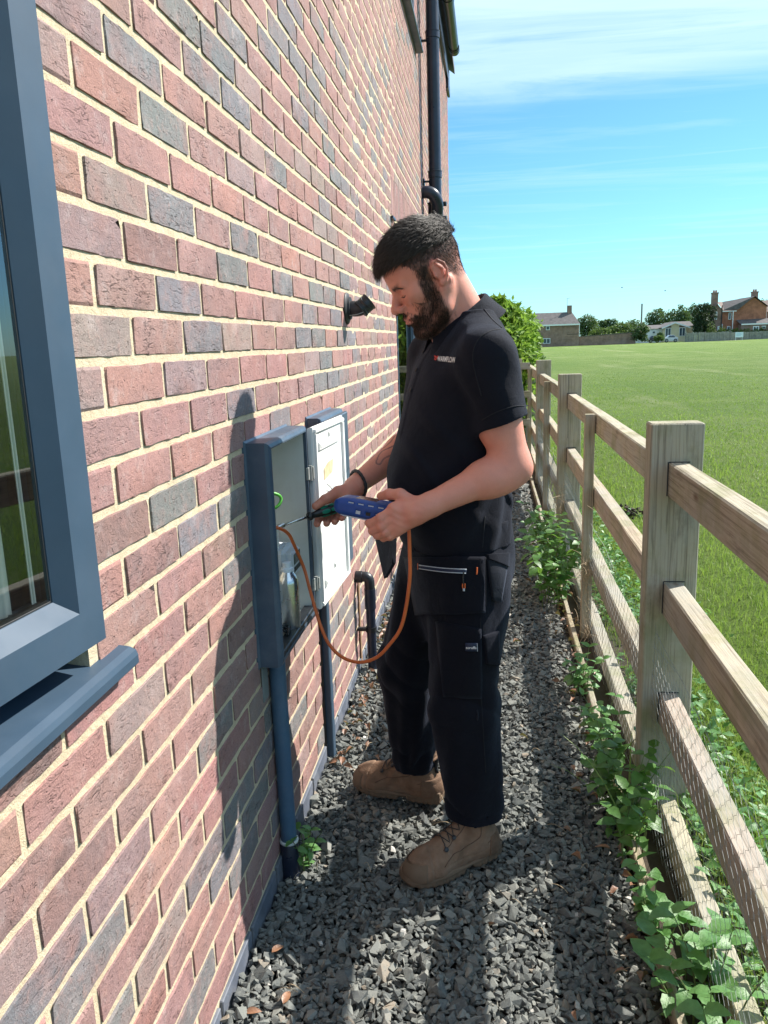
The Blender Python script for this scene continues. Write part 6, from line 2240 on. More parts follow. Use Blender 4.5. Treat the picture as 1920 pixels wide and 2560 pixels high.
def neck_sdf(P):
    base = O - FW * 0.045 + v3(0, 0, 1.44)
    d = seg(P, base, hp(-0.030, 0, -0.02), 0.069, 0.056)
    d = smin(d, seg(P, base + FW * .045 - v3(0, 0, .01), hp(0.020, 0, -0.085), 0.052, 0.040), 0.03)
    # tendon and nape
    d = smin(d, seg(P, O + LF * 0.030 + FW * .02 + v3(0, 0, 1.45), hp(-0.022, 0.060, -0.028), 0.014, 0.014), 0.018)
    return d


def head_sdf(P):
    d = head_sdf_local(to_head(P)) * HS
    return smin(d, neck_sdf(P), 0.018)


def arm_left(P):
    d = seg(P, SHL, ELL_, 0.054, 0.0455)
    m_ = SHL + (ELL_ - SHL) * .5
    d = smin(d, ell(P, m_ - v3(0.012, 0, 0.0), (0.050, 0.048, 0.080)), 0.03)
    fa = WRL - ELL_
    d = smin(d, seg(P, ELL_, ELL_ + fa * 0.30, 0.0430, 0.0430), 0.03)
    d = smin(d, seg(P, ELL_ + fa * 0.30, WRL, 0.0420, 0.0275), 0.02)
    d = smin(d, ell(P, ELL_ + fa * .22 + v3(0, -.004, -.012), (0.060, 0.037, 0.037)), 0.03)
    d = smin(d, ell(P, ELL_ + v3(0.018, -0.004, -0.010), (0.026, 0.028, 0.026)), 0.02)
    d = smin(d, seg(P, WRL - fa * .06, WRL + fa * 0.10, 0.0285, 0.0275), 0.015)
    return d


def arm_right(P):
    d = seg(P, SHR, ELR, 0.056, 0.046)
    fa = WRR - ELR
    d = smin(d, seg(P, ELR, ELR + fa * .3, 0.044, 0.045), 0.03)
    d = smin(d, seg(P, ELR + fa * .3, WRR, 0.044, 0.0280), 0.02)
    return d


def chain(P, pts, rad, k=0.004):
    d = None
    for a, b, ra, rb in zip(pts[:-1], pts[1:], rad[:-1], rad[1:]):
        e = seg(P, a, b, ra, rb)
        d = e if d is None else smin(d, e, k)
    # knuckle swell
    for p, r_ in zip(pts[1:-1], rad[1:-1]):
        d = smin(d, np.linalg.norm(P - np.asarray(p), axis=-1) - r_ * 1.06, k)
    return d


# left hand: back of the hand to the camera, thumb over the instrument, fingers curled beneath it
HAND_L = dict(
    palm=[((0.395, 0.598, 1.040), (0.352, 0.590, 1.040), 0.026, 0.021), ((0.400, 0.600, 1.030), (0.350, 0.588, 1.012), 0.024, 0.0195), ((0.400, 0.603, 1.024), (0.352, 0.590, 0.992), 0.022, 0.018)],
    thumb=([(0.388, 0.606, 1.058), (0.362, 0.612, 1.073), (0.334, 0.622, 1.073), (0.312, 0.634, 1.066)], [0.0165, 0.0150, 0.0125, 0.0105]),
    fingers=[([(0.352, 0.586, 1.042), (0.318, 0.580, 1.022), (0.290, 0.592, 1.006), (0.281, 0.612, 1.004)], [0.0140, 0.0125, 0.0108, 0.0092]),
             ([(0.350, 0.584, 1.026), (0.319, 0.577, 1.003), (0.296, 0.590, 0.989), (0.290, 0.611, 0.990)], [0.0142, 0.0125, 0.0110, 0.0094]),
             ([(0.352, 0.586, 1.008), (0.327, 0.579, 0.988), (0.306, 0.592, 0.978), (0.302, 0.613, 0.981)], [0.0135, 0.0120, 0.0105, 0.0090]),
             ([(0.358, 0.590, 0.994), (0.338, 0.585, 0.977), (0.320, 0.597, 0.970), (0.316, 0.614, 0.974)], [0.0120, 0.0105, 0.0092, 0.0080])])
# right hand on the driver handle: thumb on top pointing to the box, finger tips showing below
HAND_R = dict(
    palm=[((0.200, 0.925, 1.036), (0.168, 0.900, 1.016), 0.025, 0.0215), ((0.195, 0.935, 1.022), (0.160, 0.915, 0.996), 0.024, 0.0200), ((0.205, 0.930, 1.040), (0.178, 0.895, 1.020), 0.022, 0.018)],
    thumb=([(0.188, 0.912, 1.036), (0.156, 0.888, 1.031), (0.122, 0.866, 1.013), (0.098, 0.852, 0.997)], [0.0175, 0.0150, 0.0128, 0.0108]),
    fingers=[([(0.152, 0.915, 1.010), (0.118, 0.906, 0.986), (0.098, 0.884, 0.955), (0.097, 0.862, 0.944)], [0.0140, 0.0125, 0.0110, 0.0098]),
             ([(0.158, 0.924, 1.000), (0.133, 0.918, 0.971), (0.120, 0.892, 0.948), (0.123, 0.868, 0.944)], [0.0140, 0.0125, 0.0110, 0.0098]),
             ([(0.168, 0.930, 0.992), (0.152, 0.922, 0.966), (0.142, 0.898, 0.948), (0.145, 0.875, 0.947)], [0.0135, 0.0120, 0.0105, 0.0095]),
             ([(0.180, 0.934, 0.988), (0.170, 0.924, 0.968), (0.162, 0.902, 0.955), (0.164, 0.883, 0.955)], [0.0120, 0.0105, 0.0095, 0.0085])])


def hand(P, H):
    d = None
    for (a, b, ra, rb) in H['palm']:
        e = seg(P, a, b, ra, rb)
        d = e if d is None else smin(d, e, 0.014)
    d = smin(d, chain(P, H['thumb'][0], H['thumb'][1]), 0.009)
    fg = None
    for pts, rad in H['fingers']:
        e = chain(P, pts, rad, 0.003)
        fg = e if fg is None else smin(fg, e, 0.0012)
    return smin(d, fg, 0.0075)


def armhand_left(P):
    d = smin(arm_left(P), hand(P, HAND_L), 0.012)
    # tendons and veins
    return d - 0.0006 * np.sin(P @ v3(60, 20, 330) + 2 * np.sin(P @ v3(90, 0, 30))) * np.exp(-(np.linalg.norm(P - v3(.37, .58, 1.03), axis=-1) / .05) ** 2)


def armhand_right(P):
    return smin(arm_right(P), hand(P, HAND_R), 0.012)


def core_sdf(P):      # hidden torso and legs that join the limbs inside the clothes
    d = stack(P, [(z, a, max(b - 0.02, .02), max(c - 0.02, .02)) for z, a, b, c in TORSO])
    for (hpv, kn, an) in LEGS:
        d = smin(d, seg(P, hpv, kn, 0.075, 0.05), 0.03)
        d = smin(d, seg(P, kn, an, 0.050, 0.035), 0.02)
    d = smin(d, seg(P, SHL, SHR, 0.05, 0.05), 0.03)
    d = smin(d, seg(P, SHL, HEML, 0.05, 0.05), 0.02)
    d = smin(d, seg(P, SHR, SHR + (ELR - SHR) * .6, 0.05, 0.05), 0.02)
    return smin(d, neck_sdf(P), 0.02)


LEGS = [(v3(0.525, 0.775, 0.86), v3(0.505, 0.765, 0.47), v3(0.535, 0.735, 0.10)), (v3(0.425, 0.945, 0.86), v3(0.325, 0.985, 0.47), v3(0.338, 1.025, 0.10))]


def skin_colour(V):
    base = np.tile(v3(0.675, 0.278, 0.196), (len(V), 1))
    r = np.random.default_rng(1)
    Q = to_head(V)
    f, l, u = Q[:, 0], np.abs(Q[:, 1]), Q[:, 2]
    hd = (np.linalg.norm(V - HC, axis=1) < 0.20)
    red = np.exp(-(((f - .105) / .02) ** 2 + ((u + .03) / .02) ** 2)) + 0.25 * np.exp(-(((l - .04) / .02) ** 2 + ((u + .025) / .022) ** 2)) * (f > .03) + 1.1 * ((l > .070) & (u > -.045) & (u < .04) & (f < .02))
    red = np.clip(red, 0, 1)[:, None] * hd[:, None]
    base = base * (1 - red * .5) + v3(0.60, 0.20, 0.15) * red * .5
    # lips
    lip = np.exp(-(((u + .069) / .0085) ** 4)) * np.exp(-((l / .021) ** 4)) * (f > .085) * hd
    base = base * (1 - .65 * lip[:, None]) + v3(0.48, 0.15, 0.13) * .65 * lip[:, None]
    # beard shadow and clipped hair on the sides
    bm_ = beard_mask(f, l, u) * hd
    base = base * (1 - .78 * bm_[:, None]) + v3(0.085, 0.050, 0.038) * .78 * bm_[:, None]
    sm_ = scalp_mask(f, l, u) * hd
    ks = (0.42 + 0.53 * sstep(u, -.01, .07)) * sm_
    base = base * (1 - ks[:, None]) + v3(0.035, 0.026, 0.021) * ks[:, None]
    # brows and the lash line
    br = np.exp(-(((u - .0135 - .16 * (l - .02)) / .0055) ** 2)) * np.clip((l - .008) / .006, 0, 1) * np.clip((.050 - l) / .008, 0, 1) * (f > .05) * hd
    base = base * (1 - .6 * br[:, None]) + v3(0.05, 0.03, 0.02) * .6 * br[:, None]
    ls = np.exp(-(((u + .0118) / .0022) ** 2)) * np.clip((l - .018) / .004, 0, 1) * np.clip((.047 - l) / .004, 0, 1) * (f > .06) * hd
    base = base * (1 - .12 * ls[:, None]) + v3(0.20, 0.09, 0.07) * .12 * ls[:, None]
    # knuckles a touch redder
    hands_ = (np.linalg.norm(V - v3(.33, .59, 1.02), axis=1) < .10) | (np.linalg.norm(V - v3(.14, .89, .99), axis=1) < .09)
    kn = 0.5 + 0.5 * np.sin(V[:, 0] * 190 + V[:, 2] * 60)
    base = np.where(hands_[:, None], base * (1 - .10 * kn[:, None] * v3(.1, 1, 1)), base)
    # tattoo on the right forearm
    fa = WRR - ELR; L_ = np.linalg.norm(fa)
    t_ = ((V - ELR) @ fa) / L_ ** 2
    ctr = ELR + t_[:, None] * fa
    n_ = V - ctr
    up = v3(0, 0, 1) - fa * fa[2] / L_ ** 2; up /= np.linalg.norm(up)
    sd = np.cross(fa / L_, up)
    th = np.arctan2(n_ @ up, n_ @ sd)
    near = (np.linalg.norm(n_, axis=1) < .06) & (t_ > .15) & (t_ < .93)
    # flame outlines drawn as curves on the unrolled forearm (t along the arm, th round it)
    X_, Y_ = t_ * L_, th * 0.036
    def near_line(pts, w_):
        pts = np.array(bez([(a, b, 0) for a, b in pts], 26))[:, :2]
        d_ = np.full(len(X_), 9.0)
        sel = np.where(near)[0]
        q = np.stack([X_[sel], Y_[sel]], 1)
        for a, b in zip(pts[:-1], pts[1:]):
            ab = b - a; tt = np.clip(((q - a) @ ab) / (ab @ ab + 1e-12), 0, 1)
            d_[sel] = np.minimum(d_[sel], np.linalg.norm(q - a - tt[:, None] * ab, axis=1))
        return d_ < w_
    line = np.zeros(len(X_), bool)
    for y0 in (-0.055, -0.012, 0.028, 0.068):
        line |= near_line([(0.075, y0), (0.110, y0 + .010), (0.150, y0 - .006), (0.178, y0 + .004), (0.192, y0 + .014), (0.186, y0 + .024), (0.168, y0 + .018), (0.145, y0 + .022), (0.110, y0 + .032), (0.080, y0 + .026)], 0.0021)
    sm2 = np.zeros(len(X_), bool)
    for k in range(5):
        y0 = -0.004 + k * 0.0085
        sm2 |= near_line([(0.205, y0), (0.216, y0 + .002), (0.212, y0 + .006), (0.206, y0 + .004)], 0.0022)
    blob = ((X_ - .184) ** 2 + (Y_ - .002) ** 2) < 0.0072 ** 2
    ink = near & (line | sm2 | blob)
    base = np.where(ink[:, None], base * .3 + v3(.05, .06, .07) * .7, base)
    return base


def sstep(x, a, b):
    t = np.clip((x - a) / (b - a), 0, 1)
    return t * t * (3 - 2 * t)


def beard_mask(f, l, u):
    # sideburn down in front of the ear, jaw, chin, moustache
    top = np.interp(l, [0, .012, .022, .034, .046, .060, .075], [-.046, -.050, -.060, -.068, -.052, -.008, .03])
    m_ = sstep(top - u, -.004, .006)
    m_ = m_ * sstep(u, -.150, -.128) * sstep(f, .000, .018)
    m_ = np.where(l > .052, m_ * sstep(f, .004, .014) * sstep(.048 - f, -.004, .010) * (u < .03), m_)
    lips = (np.abs(u + .069) < .0105) & (l < .022) & (f > .08)
    under_lip = (u < -.076) & (u > -.086) & (l < .018) & (l > .007)
    m_ = np.where(lips, 0, m_)
    nose = (u > -.047) & (l < .02)
    return np.where(nose, 0, m_)


def scalp_mask(f, l, u):
    line = np.interp(f, [-.12, -.06, -.028, -.005, .012, .026, .034, .050, .062, .078, .1], [-.045, -.040, -.012, .034, .020, -.006, .014, .040, .056, .064, .070])
    return sstep(u - line, -.003, .006) * sstep(.2 - f, 0, .01)


def f_skin(t):
    a = t.n('ShaderNodeAttribute', attribute_name='skin').outputs['Color']
    g = t.n('ShaderNodeTexCoord').outputs['Object']
    c = t.mix(t.ramp(t.noise(g, 38, 5, 0.6), [(0.38, 0.16), (0.62, 0.0)]), a, (0.50, 0.16, 0.11))
    c = t.mix(t.ramp(t.noise(g, 14, 4, 0.6), [(0.42, 0.0), (0.66, 0.22)]), c, (0.46, 0.25, 0.20))
    c = t.mix(t.ramp(t.noise(g, 420, 3, 0.6), [(0.58, 0.0), (0.72, 0.22)]), c, (0.33, 0.15, 0.10))
    h = t.math('ADD', t.noise(g, 900, 3, 0.6), t.math('MULTIPLY', t.noise(g, 160, 4), 1.4))
    b = finish(t, c, 0.52, t.bump(h, 0.35, 0.0012), Specular_IOR_Level=0.35)
    b.inputs['Subsurface Weight'].default_value = 0.12
    b.inputs['Subsurface Radius'].default_value = (0.010, 0.004, 0.002)
    b.inputs['Subsurface Scale'].default_value = 0.6


def f_cloth(col, sheen=0.25, fine=1500, rough=0.85):
    def f(t):
        g = t.n('ShaderNodeTexCoord').outputs['Object']
        n = t.noise(g, 7, 5, 0.6)
        c = t.ramp(n, [(0.3, tuple(x * .85 for x in col)), (0.7, tuple(x * 1.2 for x in col))])
        lint = t.ramp(t.noise(g, 800, 2, 0.5), [(0.74, 0.0), (0.80, 0.35)])
        c = t.mix(lint, c, (0.10, 0.10, 0.12))
        h = t.math('ADD', t.noise(g, fine, 2, 0.5), t.math('MULTIPLY', t.noise(g, 30, 5, 0.6, 0.5), 4.0))
        b = finish(t, c, rough, t.bump(h, 0.5, 0.0016), Specular_IOR_Level=0.18)
        b.inputs['Sheen Weight'].default_value = sheen
        b.inputs['Sheen Roughness'].default_value = 0.5
        b.inputs['Sheen Tint'].default_value = (0.35, 0.42, 0.6, 1)
    return f


M_SKIN = mat('skin', f_skin)
M_POLO = mat('navy_pique', f_cloth((0.0050, 0.0056, 0.0105), 0.12))
M_TROUSER = mat('dark_canvas', f_cloth((0.0042, 0.0047, 0.0090), 0.13, 1100, 0.9))
M_TROUSER2 = mat('grey_canvas', f_cloth((0.012, 0.013, 0.018), 0.2, 900, 0.85))
M_HAIR = m_plain('dark_brown_hair', (0.042, 0.029, 0.022), 0.5, 0.35, 300, spec=0.5)
M_BEARD = m_plain('beard_hair', (0.050, 0.028, 0.017), 0.55, 0.4, 300, spec=0.35)

body = sdf_mesh('body', [(head_sdf, HC - v3(.16, .13, .20), HC + v3(.16, .15, .16), 0.00205),
                         (armhand_left, (0.26, 0.54, 0.955), (0.70, 0.77, 1.30), 0.0026),
                         (armhand_right, (0.075, 0.82, 0.935), (0.44, 1.17, 1.25), 0.0022),
                         (core_sdf, (0.20, 0.62, 0.06), (0.68, 1.13, 1.50), 0.011)], M_SKIN, man, skin_colour)
shirt = sdf_mesh('polo_shirt', [(shirt_sdf, (0.27, 0.58, 0.86), (0.71, 1.14, 1.52), 0.0042)], M_POLO, man)


# ---------------- collar: a turned-down band round the neck
def ribbon(name, path, width_dir, w_, mat_, parent, thick=0.0016):
    """strip following path (points), extruded by the vectors width_dir"""
    path = np.asarray(path, float); wd = np.asarray(width_dir, float) * w_
    n = len(path)
    t = np.gradient(path, axis=0)
    nr = np.cross(t, wd); nr /= np.linalg.norm(nr, axis=1, keepdims=True) + 1e-9
    a, b = path - nr * thick / 2, path + nr * thick / 2
    V = np.concatenate([a, a + wd, b + wd, b])
    F = []
    for i in range(n - 1):
        for k in range(4):
            l = (k + 1) % 4
            F.append((k * n + i, k * n + i + 1, l * n + i + 1, l * n + i))
    F += [(0, n, 2 * n, 3 * n), (n - 1, 4 * n - 1, 3 * n - 1, 2 * n - 1)]
    return link(name, mkmesh(name, V, F, True), mat_, parent)


# collar built as a distance field so that it sits on the shirt as a rolled band
NB = O - FW * 0.020 + v3(0, 0, 1.478)             # centre of the neck opening
NU = v3(0, 0, 1.0) + FW * 0.42 ; NU /= np.linalg.norm(NU)     # the opening leans forward
NF = FW - NU * (FW @ NU); NF /= np.linalg.norm(NF)
NR_ = np.stack([NF, LF, NU])


def collar_sdf(P):
    q = (P - NB) @ NR_.T
    a, b, h = q[..., 0], q[..., 1], q[..., 2]
    ang = np.arctan2(b, a)
    rr = np.sqrt((a / 0.082) ** 2 + (b / 0.073) ** 2)
    # the leaf falls outward from the fold; the fold is highest at the nape
    back = 0.5 - 0.5 * np.cos(ang)
    fold_h = 0.010 + 0.030 * back
    leaf = 0.050 + 0.006 * back
    rad = np.sqrt(a * a + b * b) + 1e-6
    R0 = rad / (rr + 1e-6)
    t = np.clip((fold_h - h) / leaf, 0, 1)
    R = R0 * (1.0 + 0.0 * t) + 0.004 + 0.030 * t ** 1.15 + 0.010 * t * (1 - back)
    d1 = np.maximum(np.abs(rad - R) - 0.0034, np.maximum(h - fold_h, (fold_h - leaf) - h))
    d2 = np.maximum(np.abs(rad - R0 + 0.001) - 0.0030, np.maximum(h - fold_h, (fold_h - 0.045) - h))
    d = smin(d1, d2, 0.006)
    d = smin(d, np.sqrt((rad - R0 - .0015) ** 2 + (h - fold_h) ** 2) - 0.0042, 0.003)
    gap = 0.020 + 0.25 * np.maximum(0, fold_h - h)         # open at the throat
    d = np.maximum(d, gap - np.where(a > 0, np.abs(b), 1.0))
    return d


collar = sdf_mesh('collar', [(collar_sdf, NB - v3(.15, .15, .10), NB + v3(.15, .15, .10), 0.0022)], M_POLO, shirt)


def cast(fn, u, v, off=0.0, t0=1.4, t1=3.2):
    """where photo rays meet the surface fn = 0; returns world points lifted by off along the normal"""
    u = np.asarray(u, float); v = np.asarray(v, float)
    d = _Rm[2] + ((u - 960) / 1995.58)[..., None] * _Rm[0] - ((v - 1280) / 1995.58)[..., None] * _Rm[1]
    d = d / np.linalg.norm(d, axis=-1, keepdims=True)
    t = np.full(u.shape, t0)
    o_ = np.array(CAMPOS)
    for _ in range(70):
        s = fn(o_ + d * t[..., None])
        t = np.minimum(t + s * 0.7, t1)
    P = o_ + d * t[..., None]
    return P + grad(fn, P, 0.004) * off if off else P


def patch(name, fn, poly, mat_, parent, off=0.003, n=14, thick=0.0025):
    """cloth piece lying on the surface inside a quad given as 4 corners (photo px), with turned edges"""
    c = np.array(poly, float)
    s, t = np.meshgrid(np.linspace(0, 1, n), np.linspace(0, 1, n), indexing='ij')
    uv = (c[0] * ((1 - s) * (1 - t))[..., None] + c[1] * (s * (1 - t))[..., None] + c[2] * (s * t)[..., None] + c[3] * ((1 - s) * t)[..., None])
    P = cast(fn, uv[..., 0], uv[..., 1], off)
    P2 = P - grad(fn, P, 0.004) * (thick + 0.001)
    V = np.concatenate([P.reshape(-1, 3), P2.reshape(-1, 3)])
    F = []
    for i in range(n - 1):
        for j in range(n - 1):
            F.append((i * n + j, i * n + j + 1, (i + 1) * n + j + 1, (i + 1) * n + j))
    ring = [(i, 0) for i in range(n)] + [(n - 1, j) for j in range(1, n)] + [(i, n - 1) for i in range(n - 2, -1, -1)] + [(0, j) for j in range(n - 2, 0, -1)]
    b = n * n
    for a_, b_ in zip(ring, ring[1:] + ring[:1]):
        x, y = a_[0] * n + a_[1], b_[0] * n + b_[1]
        F.append((x, y, b + y, b + x))
    return link(name, mkmesh(name, V, F, True), mat_, parent)


def strip_on(name, fn, uvs, wpx, mat_, parent, off=0.004, thick=0.0012, n=20):
    """thin tape following a photo polyline on the surface"""
    uvs = np.array(bez([(a, b, 0) for a, b in uvs], n))[:, :2]
    P = cast(fn, uvs[:, 0], uvs[:, 1], off)
    G_ = grad(fn, P, 0.004)
    t = np.gradient(P, axis=0); t /= np.linalg.norm(t, axis=1, keepdims=True) + 1e-9
    s = np.cross(t, G_); s /= np.linalg.norm(s, axis=1, keepdims=True) + 1e-9
    w_ = wpx * 2.0 / 1995.58 / 2
    V = np.concatenate([P - s * w_, P + s * w_, P + s * w_ - G_ * thick, P - s * w_ - G_ * thick])
    k = len(P); F = []
    for i in range(k - 1):
        for a in range(4):
            b = (a + 1) % 4
            F.append((a * k + i, a * k + i + 1, b * k + i + 1, b * k + i))
    F += [(0, k, 2 * k, 3 * k), (k - 1, 4 * k - 1, 3 * k - 1, 2 * k - 1)]
    return link(name, mkmesh(name, V, F, True), mat_, parent)


def text_on(name, txt, fn, u0, v0, u1, v1, hpx, mat_, parent, off=0.004, shear=0.0, bold=0.0):
    """lettering laid on the surface, baseline from (u0,v0) to (u1,v1)"""
    cu = bpy.data.curves.new(name, 'FONT'); cu.body = txt; cu.size = 1.0; cu.shear = shear; cu.offset = bold
    cu.resolution_u = 3
    o = bpy.data.objects.new(name, cu); COL.objects.link(o)
    bpy.context.view_layer.update()
    me = bpy.data.meshes.new_from_object(o.evaluated_get(bpy.context.evaluated_depsgraph_get()))
    bpy.data.objects.remove(o); bpy.data.curves.remove(cu)
    V = np.array([v.co[:] for v in me.vertices]); F = [tuple(p.vertices) for p in me.polygons]
    bpy.data.meshes.remove(me)
    w_ = V[:, 0].max() - V[:, 0].min(); h = V[:, 1].max() - min(0, V[:, 1].min()) * 0
    x = (V[:, 0] - V[:, 0].min()) / w_; y = V[:, 1] / h
    U = u0 + (u1 - u0) * x + 0.0 * y; W = v0 + (v1 - v0) * x - hpx * y
    P = cast(fn, U, W, off)
    return link(name, mkmesh(name, P, F), mat_, parent)


def clothes_shirt(P): return np.minimum(shirt_sdf(P), 9)


M_LOGOW = m_plain('white_embroidery', (0.72, 0.72, 0.72), 0.7, 0.05, 300)
M_LOGOR = m_plain('red_embroidery', (0.55, 0.045, 0.03), 0.7, 0.05, 300)
text_on('logo_text', 'WARMFLOW', clothes_shirt, 1095.0, 903.5, 1140.5, 906.5, 13.0, M_LOGOW, shirt, 0.0028, 0.0, 0.028)
m = []
for k, quad in enumerate((((1087, 890), (1091.5, 890.5), (1092.5, 896), (1088.5, 895)), ((1092.5, 894), (1096.5, 889.5), (1097, 893), (1093.5, 901)), ((1087, 897), (1092, 898), (1092.5, 902), (1088, 901)))):
    q = np.array(quad, float)
    P = cast(clothes_shirt, q[:, 0], q[:, 1], 0.0028)
    m.append((P, k))
V = np.concatenate([a for a, _ in m]); F = [(4 * k, 4 * k + 1, 4 * k + 2, 4 * k + 3) for k in range(3)]
link('logo_mark', mkmesh('logo_mark', V, F), M_LOGOR, shirt)
# shoulder and sleeve seams, hem band, buttons
M_SEAM = m_plain('navy_seam', (0.006, 0.007, 0.012), 0.9, 0.1, 300)
strip_on('shoulder_seam', clothes_shirt, [(1208, 770), (1232, 800), (1257, 822)], 3.0, M_SEAM, shirt, 0.0012)
strip_on('armhole_seam', clothes_shirt, [(1257, 822), (1225, 828), (1195, 850), (1182, 890), (1190, 940), (1204, 990)], 2.6, M_SEAM, shirt, 0.0010)
strip_on('sleeve_hem_seam', clothes_shirt, [(1205, 1050), (1240, 1031), (1285, 1016), (1322, 1014)], 2.2, M_SEAM, shirt, 0.0010)
strip_on('side_seam', clothes_shirt, [(1212, 1290), (1209, 1330), (1206, 1370)], 2.4, M_SEAM, shirt, 0.0010)
for (u, v) in ((1059, 880), (1042, 925), (1028, 975)):
    P = cast(clothes_shirt, np.array([u]), np.array([v]), 0.0015)[0]; N_ = grad(clothes_shirt, P[None], 0.006)[0]
    MB().lathe([(0.0, 0.0), (0.0052, 0.0), (0.0056, 0.0012), (0.0045, 0.0022), (0.0030, 0.0014), (0.0, 0.0014)], P, N_, 14).build('button', M_RUBBER, shirt, True, 40)

# ---------------- trousers
PELVIS = fine_rows([(0.60, -0.01, 0.10, 0.155), (0.70, -0.012, 0.118, 0.172), (0.80, -0.014, 0.134, 0.178), (0.90, -0.008, 0.140, 0.172), (0.97, 0.0, 0.142, 0.165)])


def leg(P, L_, rad, ph):
    (a, b, c) = L_
    d = seg(P, a, b, rad[0], rad[1])
    d = smin(d, seg(P, b, c + v3(0, 0, .04), rad[1], rad[2]), 0.03)
    z = P[..., 2]
    ang = np.arctan2(P[..., 1] - b[1], P[..., 0] - b[0])
    # folds: behind the knee, and the cloth stacking above the boot
    kn = np.exp(-((z - 0.48) / 0.10) ** 2); hm = np.exp(-((z - 0.17) / 0.08) ** 2)
    fold = 0.0085 * kn * (np.abs(np.sin(z * 34 + 2.4 * np.sin(ang + ph) + ph)) ** 0.7 - .5)
    fold += 0.0080 * hm * (np.abs(np.sin(z * 40 + 1.9 * np.sin(ang + ph * 2) + .7 * np.sin(ang * 3))) ** 0.7 - .6)
    fold += 0.0036 * np.sin(ang * 3 + z * 7 + ph) + 0.0022 * np.sin(ang * 7 - z * 15 + ph * 3)
    return d - fold


def trousers_sdf(P):
    z = P[..., 2]
    d = stack(P, PELVIS) - 0.0025 * np.sin(P @ v3(40, 25, 20)) - .002 * np.sin(P @ v3(-20, 50, 34))
    dl_ = leg(P, LEGS[0], (0.098, 0.091, 0.076), 0.4)
    dr_ = leg(P, LEGS[1], (0.096, 0.083, 0.071), 2.1)
    d = smin(d, dl_, 0.03); d = smin(d, dr_, 0.03)
    hem_l = 0.148 + 0.35 * (P[..., 0] - 0.53) * -0.10; hem_r = 0.122
    hem = np.where(P[..., 1] < 0.88, hem_l, hem_r)
    d = np.maximum(d, hem - z)
    # hollow hems
    for L_, r_ in ((LEGS[0], 0.060), (LEGS[1], 0.056)):
        d = np.maximum(d, -seg(P, L_[2] - v3(0, 0, .1), L_[2] + v3(0, 0, .10), r_, r_))
    return d


LEGS[0] = (v3(0.518, 0.775, 0.84), v3(0.505, 0.765, 0.45), v3(0.532, 0.738, 0.10))
trousers = sdf_mesh('work_trousers', [(trousers_sdf, (0.20, 0.60, 0.10), (0.68, 1.13, 0.985), 0.0048)], M_TROUSER, man)
T_ = trousers_sdf


def px4(x, y): return (820 + x / 2.2117, 1300 + y / 2.2117)


def P4(*q): return [px4(a, b) for a, b in q]


# hanging holster pocket on the left thigh, side pocket, knee panel
patch('holster_pocket', T_, P4((440, 205), (862, 205), (858, 508), (500, 520)), M_TROUSER, trousers, 0.012, 16, 0.010)
patch('side_pocket', T_, P4((872, 210), (978, 262), (948, 448), (905, 440)), M_TROUSER2, trousers, 0.009, 10, 0.007)
patch('pocket_flap', T_, P4((866, 195), (985, 180), (978, 262), (872, 215)), M_TROUSER, trousers, 0.013, 10, 0.004)
patch('knee_panel', T_, P4((600, 560), (845, 600), (850, 985), (640, 980)), M_TROUSER, trousers, 0.0045, 14, 0.004)
patch('thigh_pocket', T_, P4((852, 640), (935, 610), (938, 800), (872, 790)), M_TROUSER, trousers, 0.009, 10, 0.007)


def T2(P): return T_(P) - 0.0125


M_NAVYTAPE = m_plain('navy_zip_tape', (0.012, 0.022, 0.055), 0.6, 0.1, 200)
M_REFL = m_plain('reflective_tape', (0.50, 0.55, 0.62), 0.35, 0.05, 200)
M_ORTAB = m_plain('orange_tab', (0.65, 0.13, 0.03), 0.6, 0.1, 200)
strip_on('zip_tape', T2, P4((503, 258), (640, 276), (766, 284)), 11.5, M_NAVYTAPE, trousers, 0.0012, 0.002)
strip_on('zip_edge', T2, P4((506, 249), (640, 266), (766, 273)), 2.0, M_REFL, trousers, 0.0024, 0.001)
strip_on('zip_edge', T2, P4((506, 268), (640, 287), (762, 294)), 2.0, M_REFL, trousers, 0.0024, 0.001)
strip_on('bar_tack', T2, P4((500, 239), (500, 256), (500, 273)), 2.2, M_ORTAB, trousers, 0.0026, 0.001)
strip_on('bar_tack', T2, P4((823, 262), (823, 281), (822, 301)), 3.4, M_ORTAB, trousers, 0.0026, 0.001)
strip_on('zip_pull_cord', T2, P4((750, 288), (747, 318), (749, 352)), 3.6, M_RUBBER, trousers, 0.004, 0.003)
strip_on('zip_pull', T2, P4((745, 350), (744, 364), (745, 376)), 3.0, M_ORTAB, trousers, 0.004, 0.003)
strip_on('zip_pull', T2, P4((757, 350), (757, 364), (757, 376)), 3.0, M_ORTAB, trousers, 0.004, 0.003)
strip_on('zip_pull_end', T2, P4((751, 377), (751, 384), (751, 391)), 5.0, M_REFL, trousers, 0.004, 0.003)


def T3(P): return T_(P) - 0.005


patch('brand_label', T3, P4((759, 680), (826, 680), (826, 726), (759, 724)), M_NAVYTAPE, trousers, 0.0022, 5, 0.002)
strip_on('label_edge', T3, P4((824, 682), (825, 703), (825, 725)), 1.4, M_REFL, trousers, 0.0030, 0.001)
text_on('label_text', 'scruffs', T3, *px4(764, 710), *px4(820, 711), 6.6, M_LOGOW, trousers, 0.0032, 0, 0.02)
strip_on('cargo_seam', T_, P4((845, 540), (840, 760), (848, 990), (860, 1200), (872, 1400)), 2.0, M_SEAM, trousers, 0.0012)
strip_on('hip_seam', T_, P4((860, 210), (862, 330), (858, 470)), 1.8, M_SEAM, trousers, 0.0145)
strip_on('loop_tag', T_, P4((824, 1050), (827, 1078), (826, 1105)), 3.0, M_TROUSER2, trousers, 0.004, 0.003)
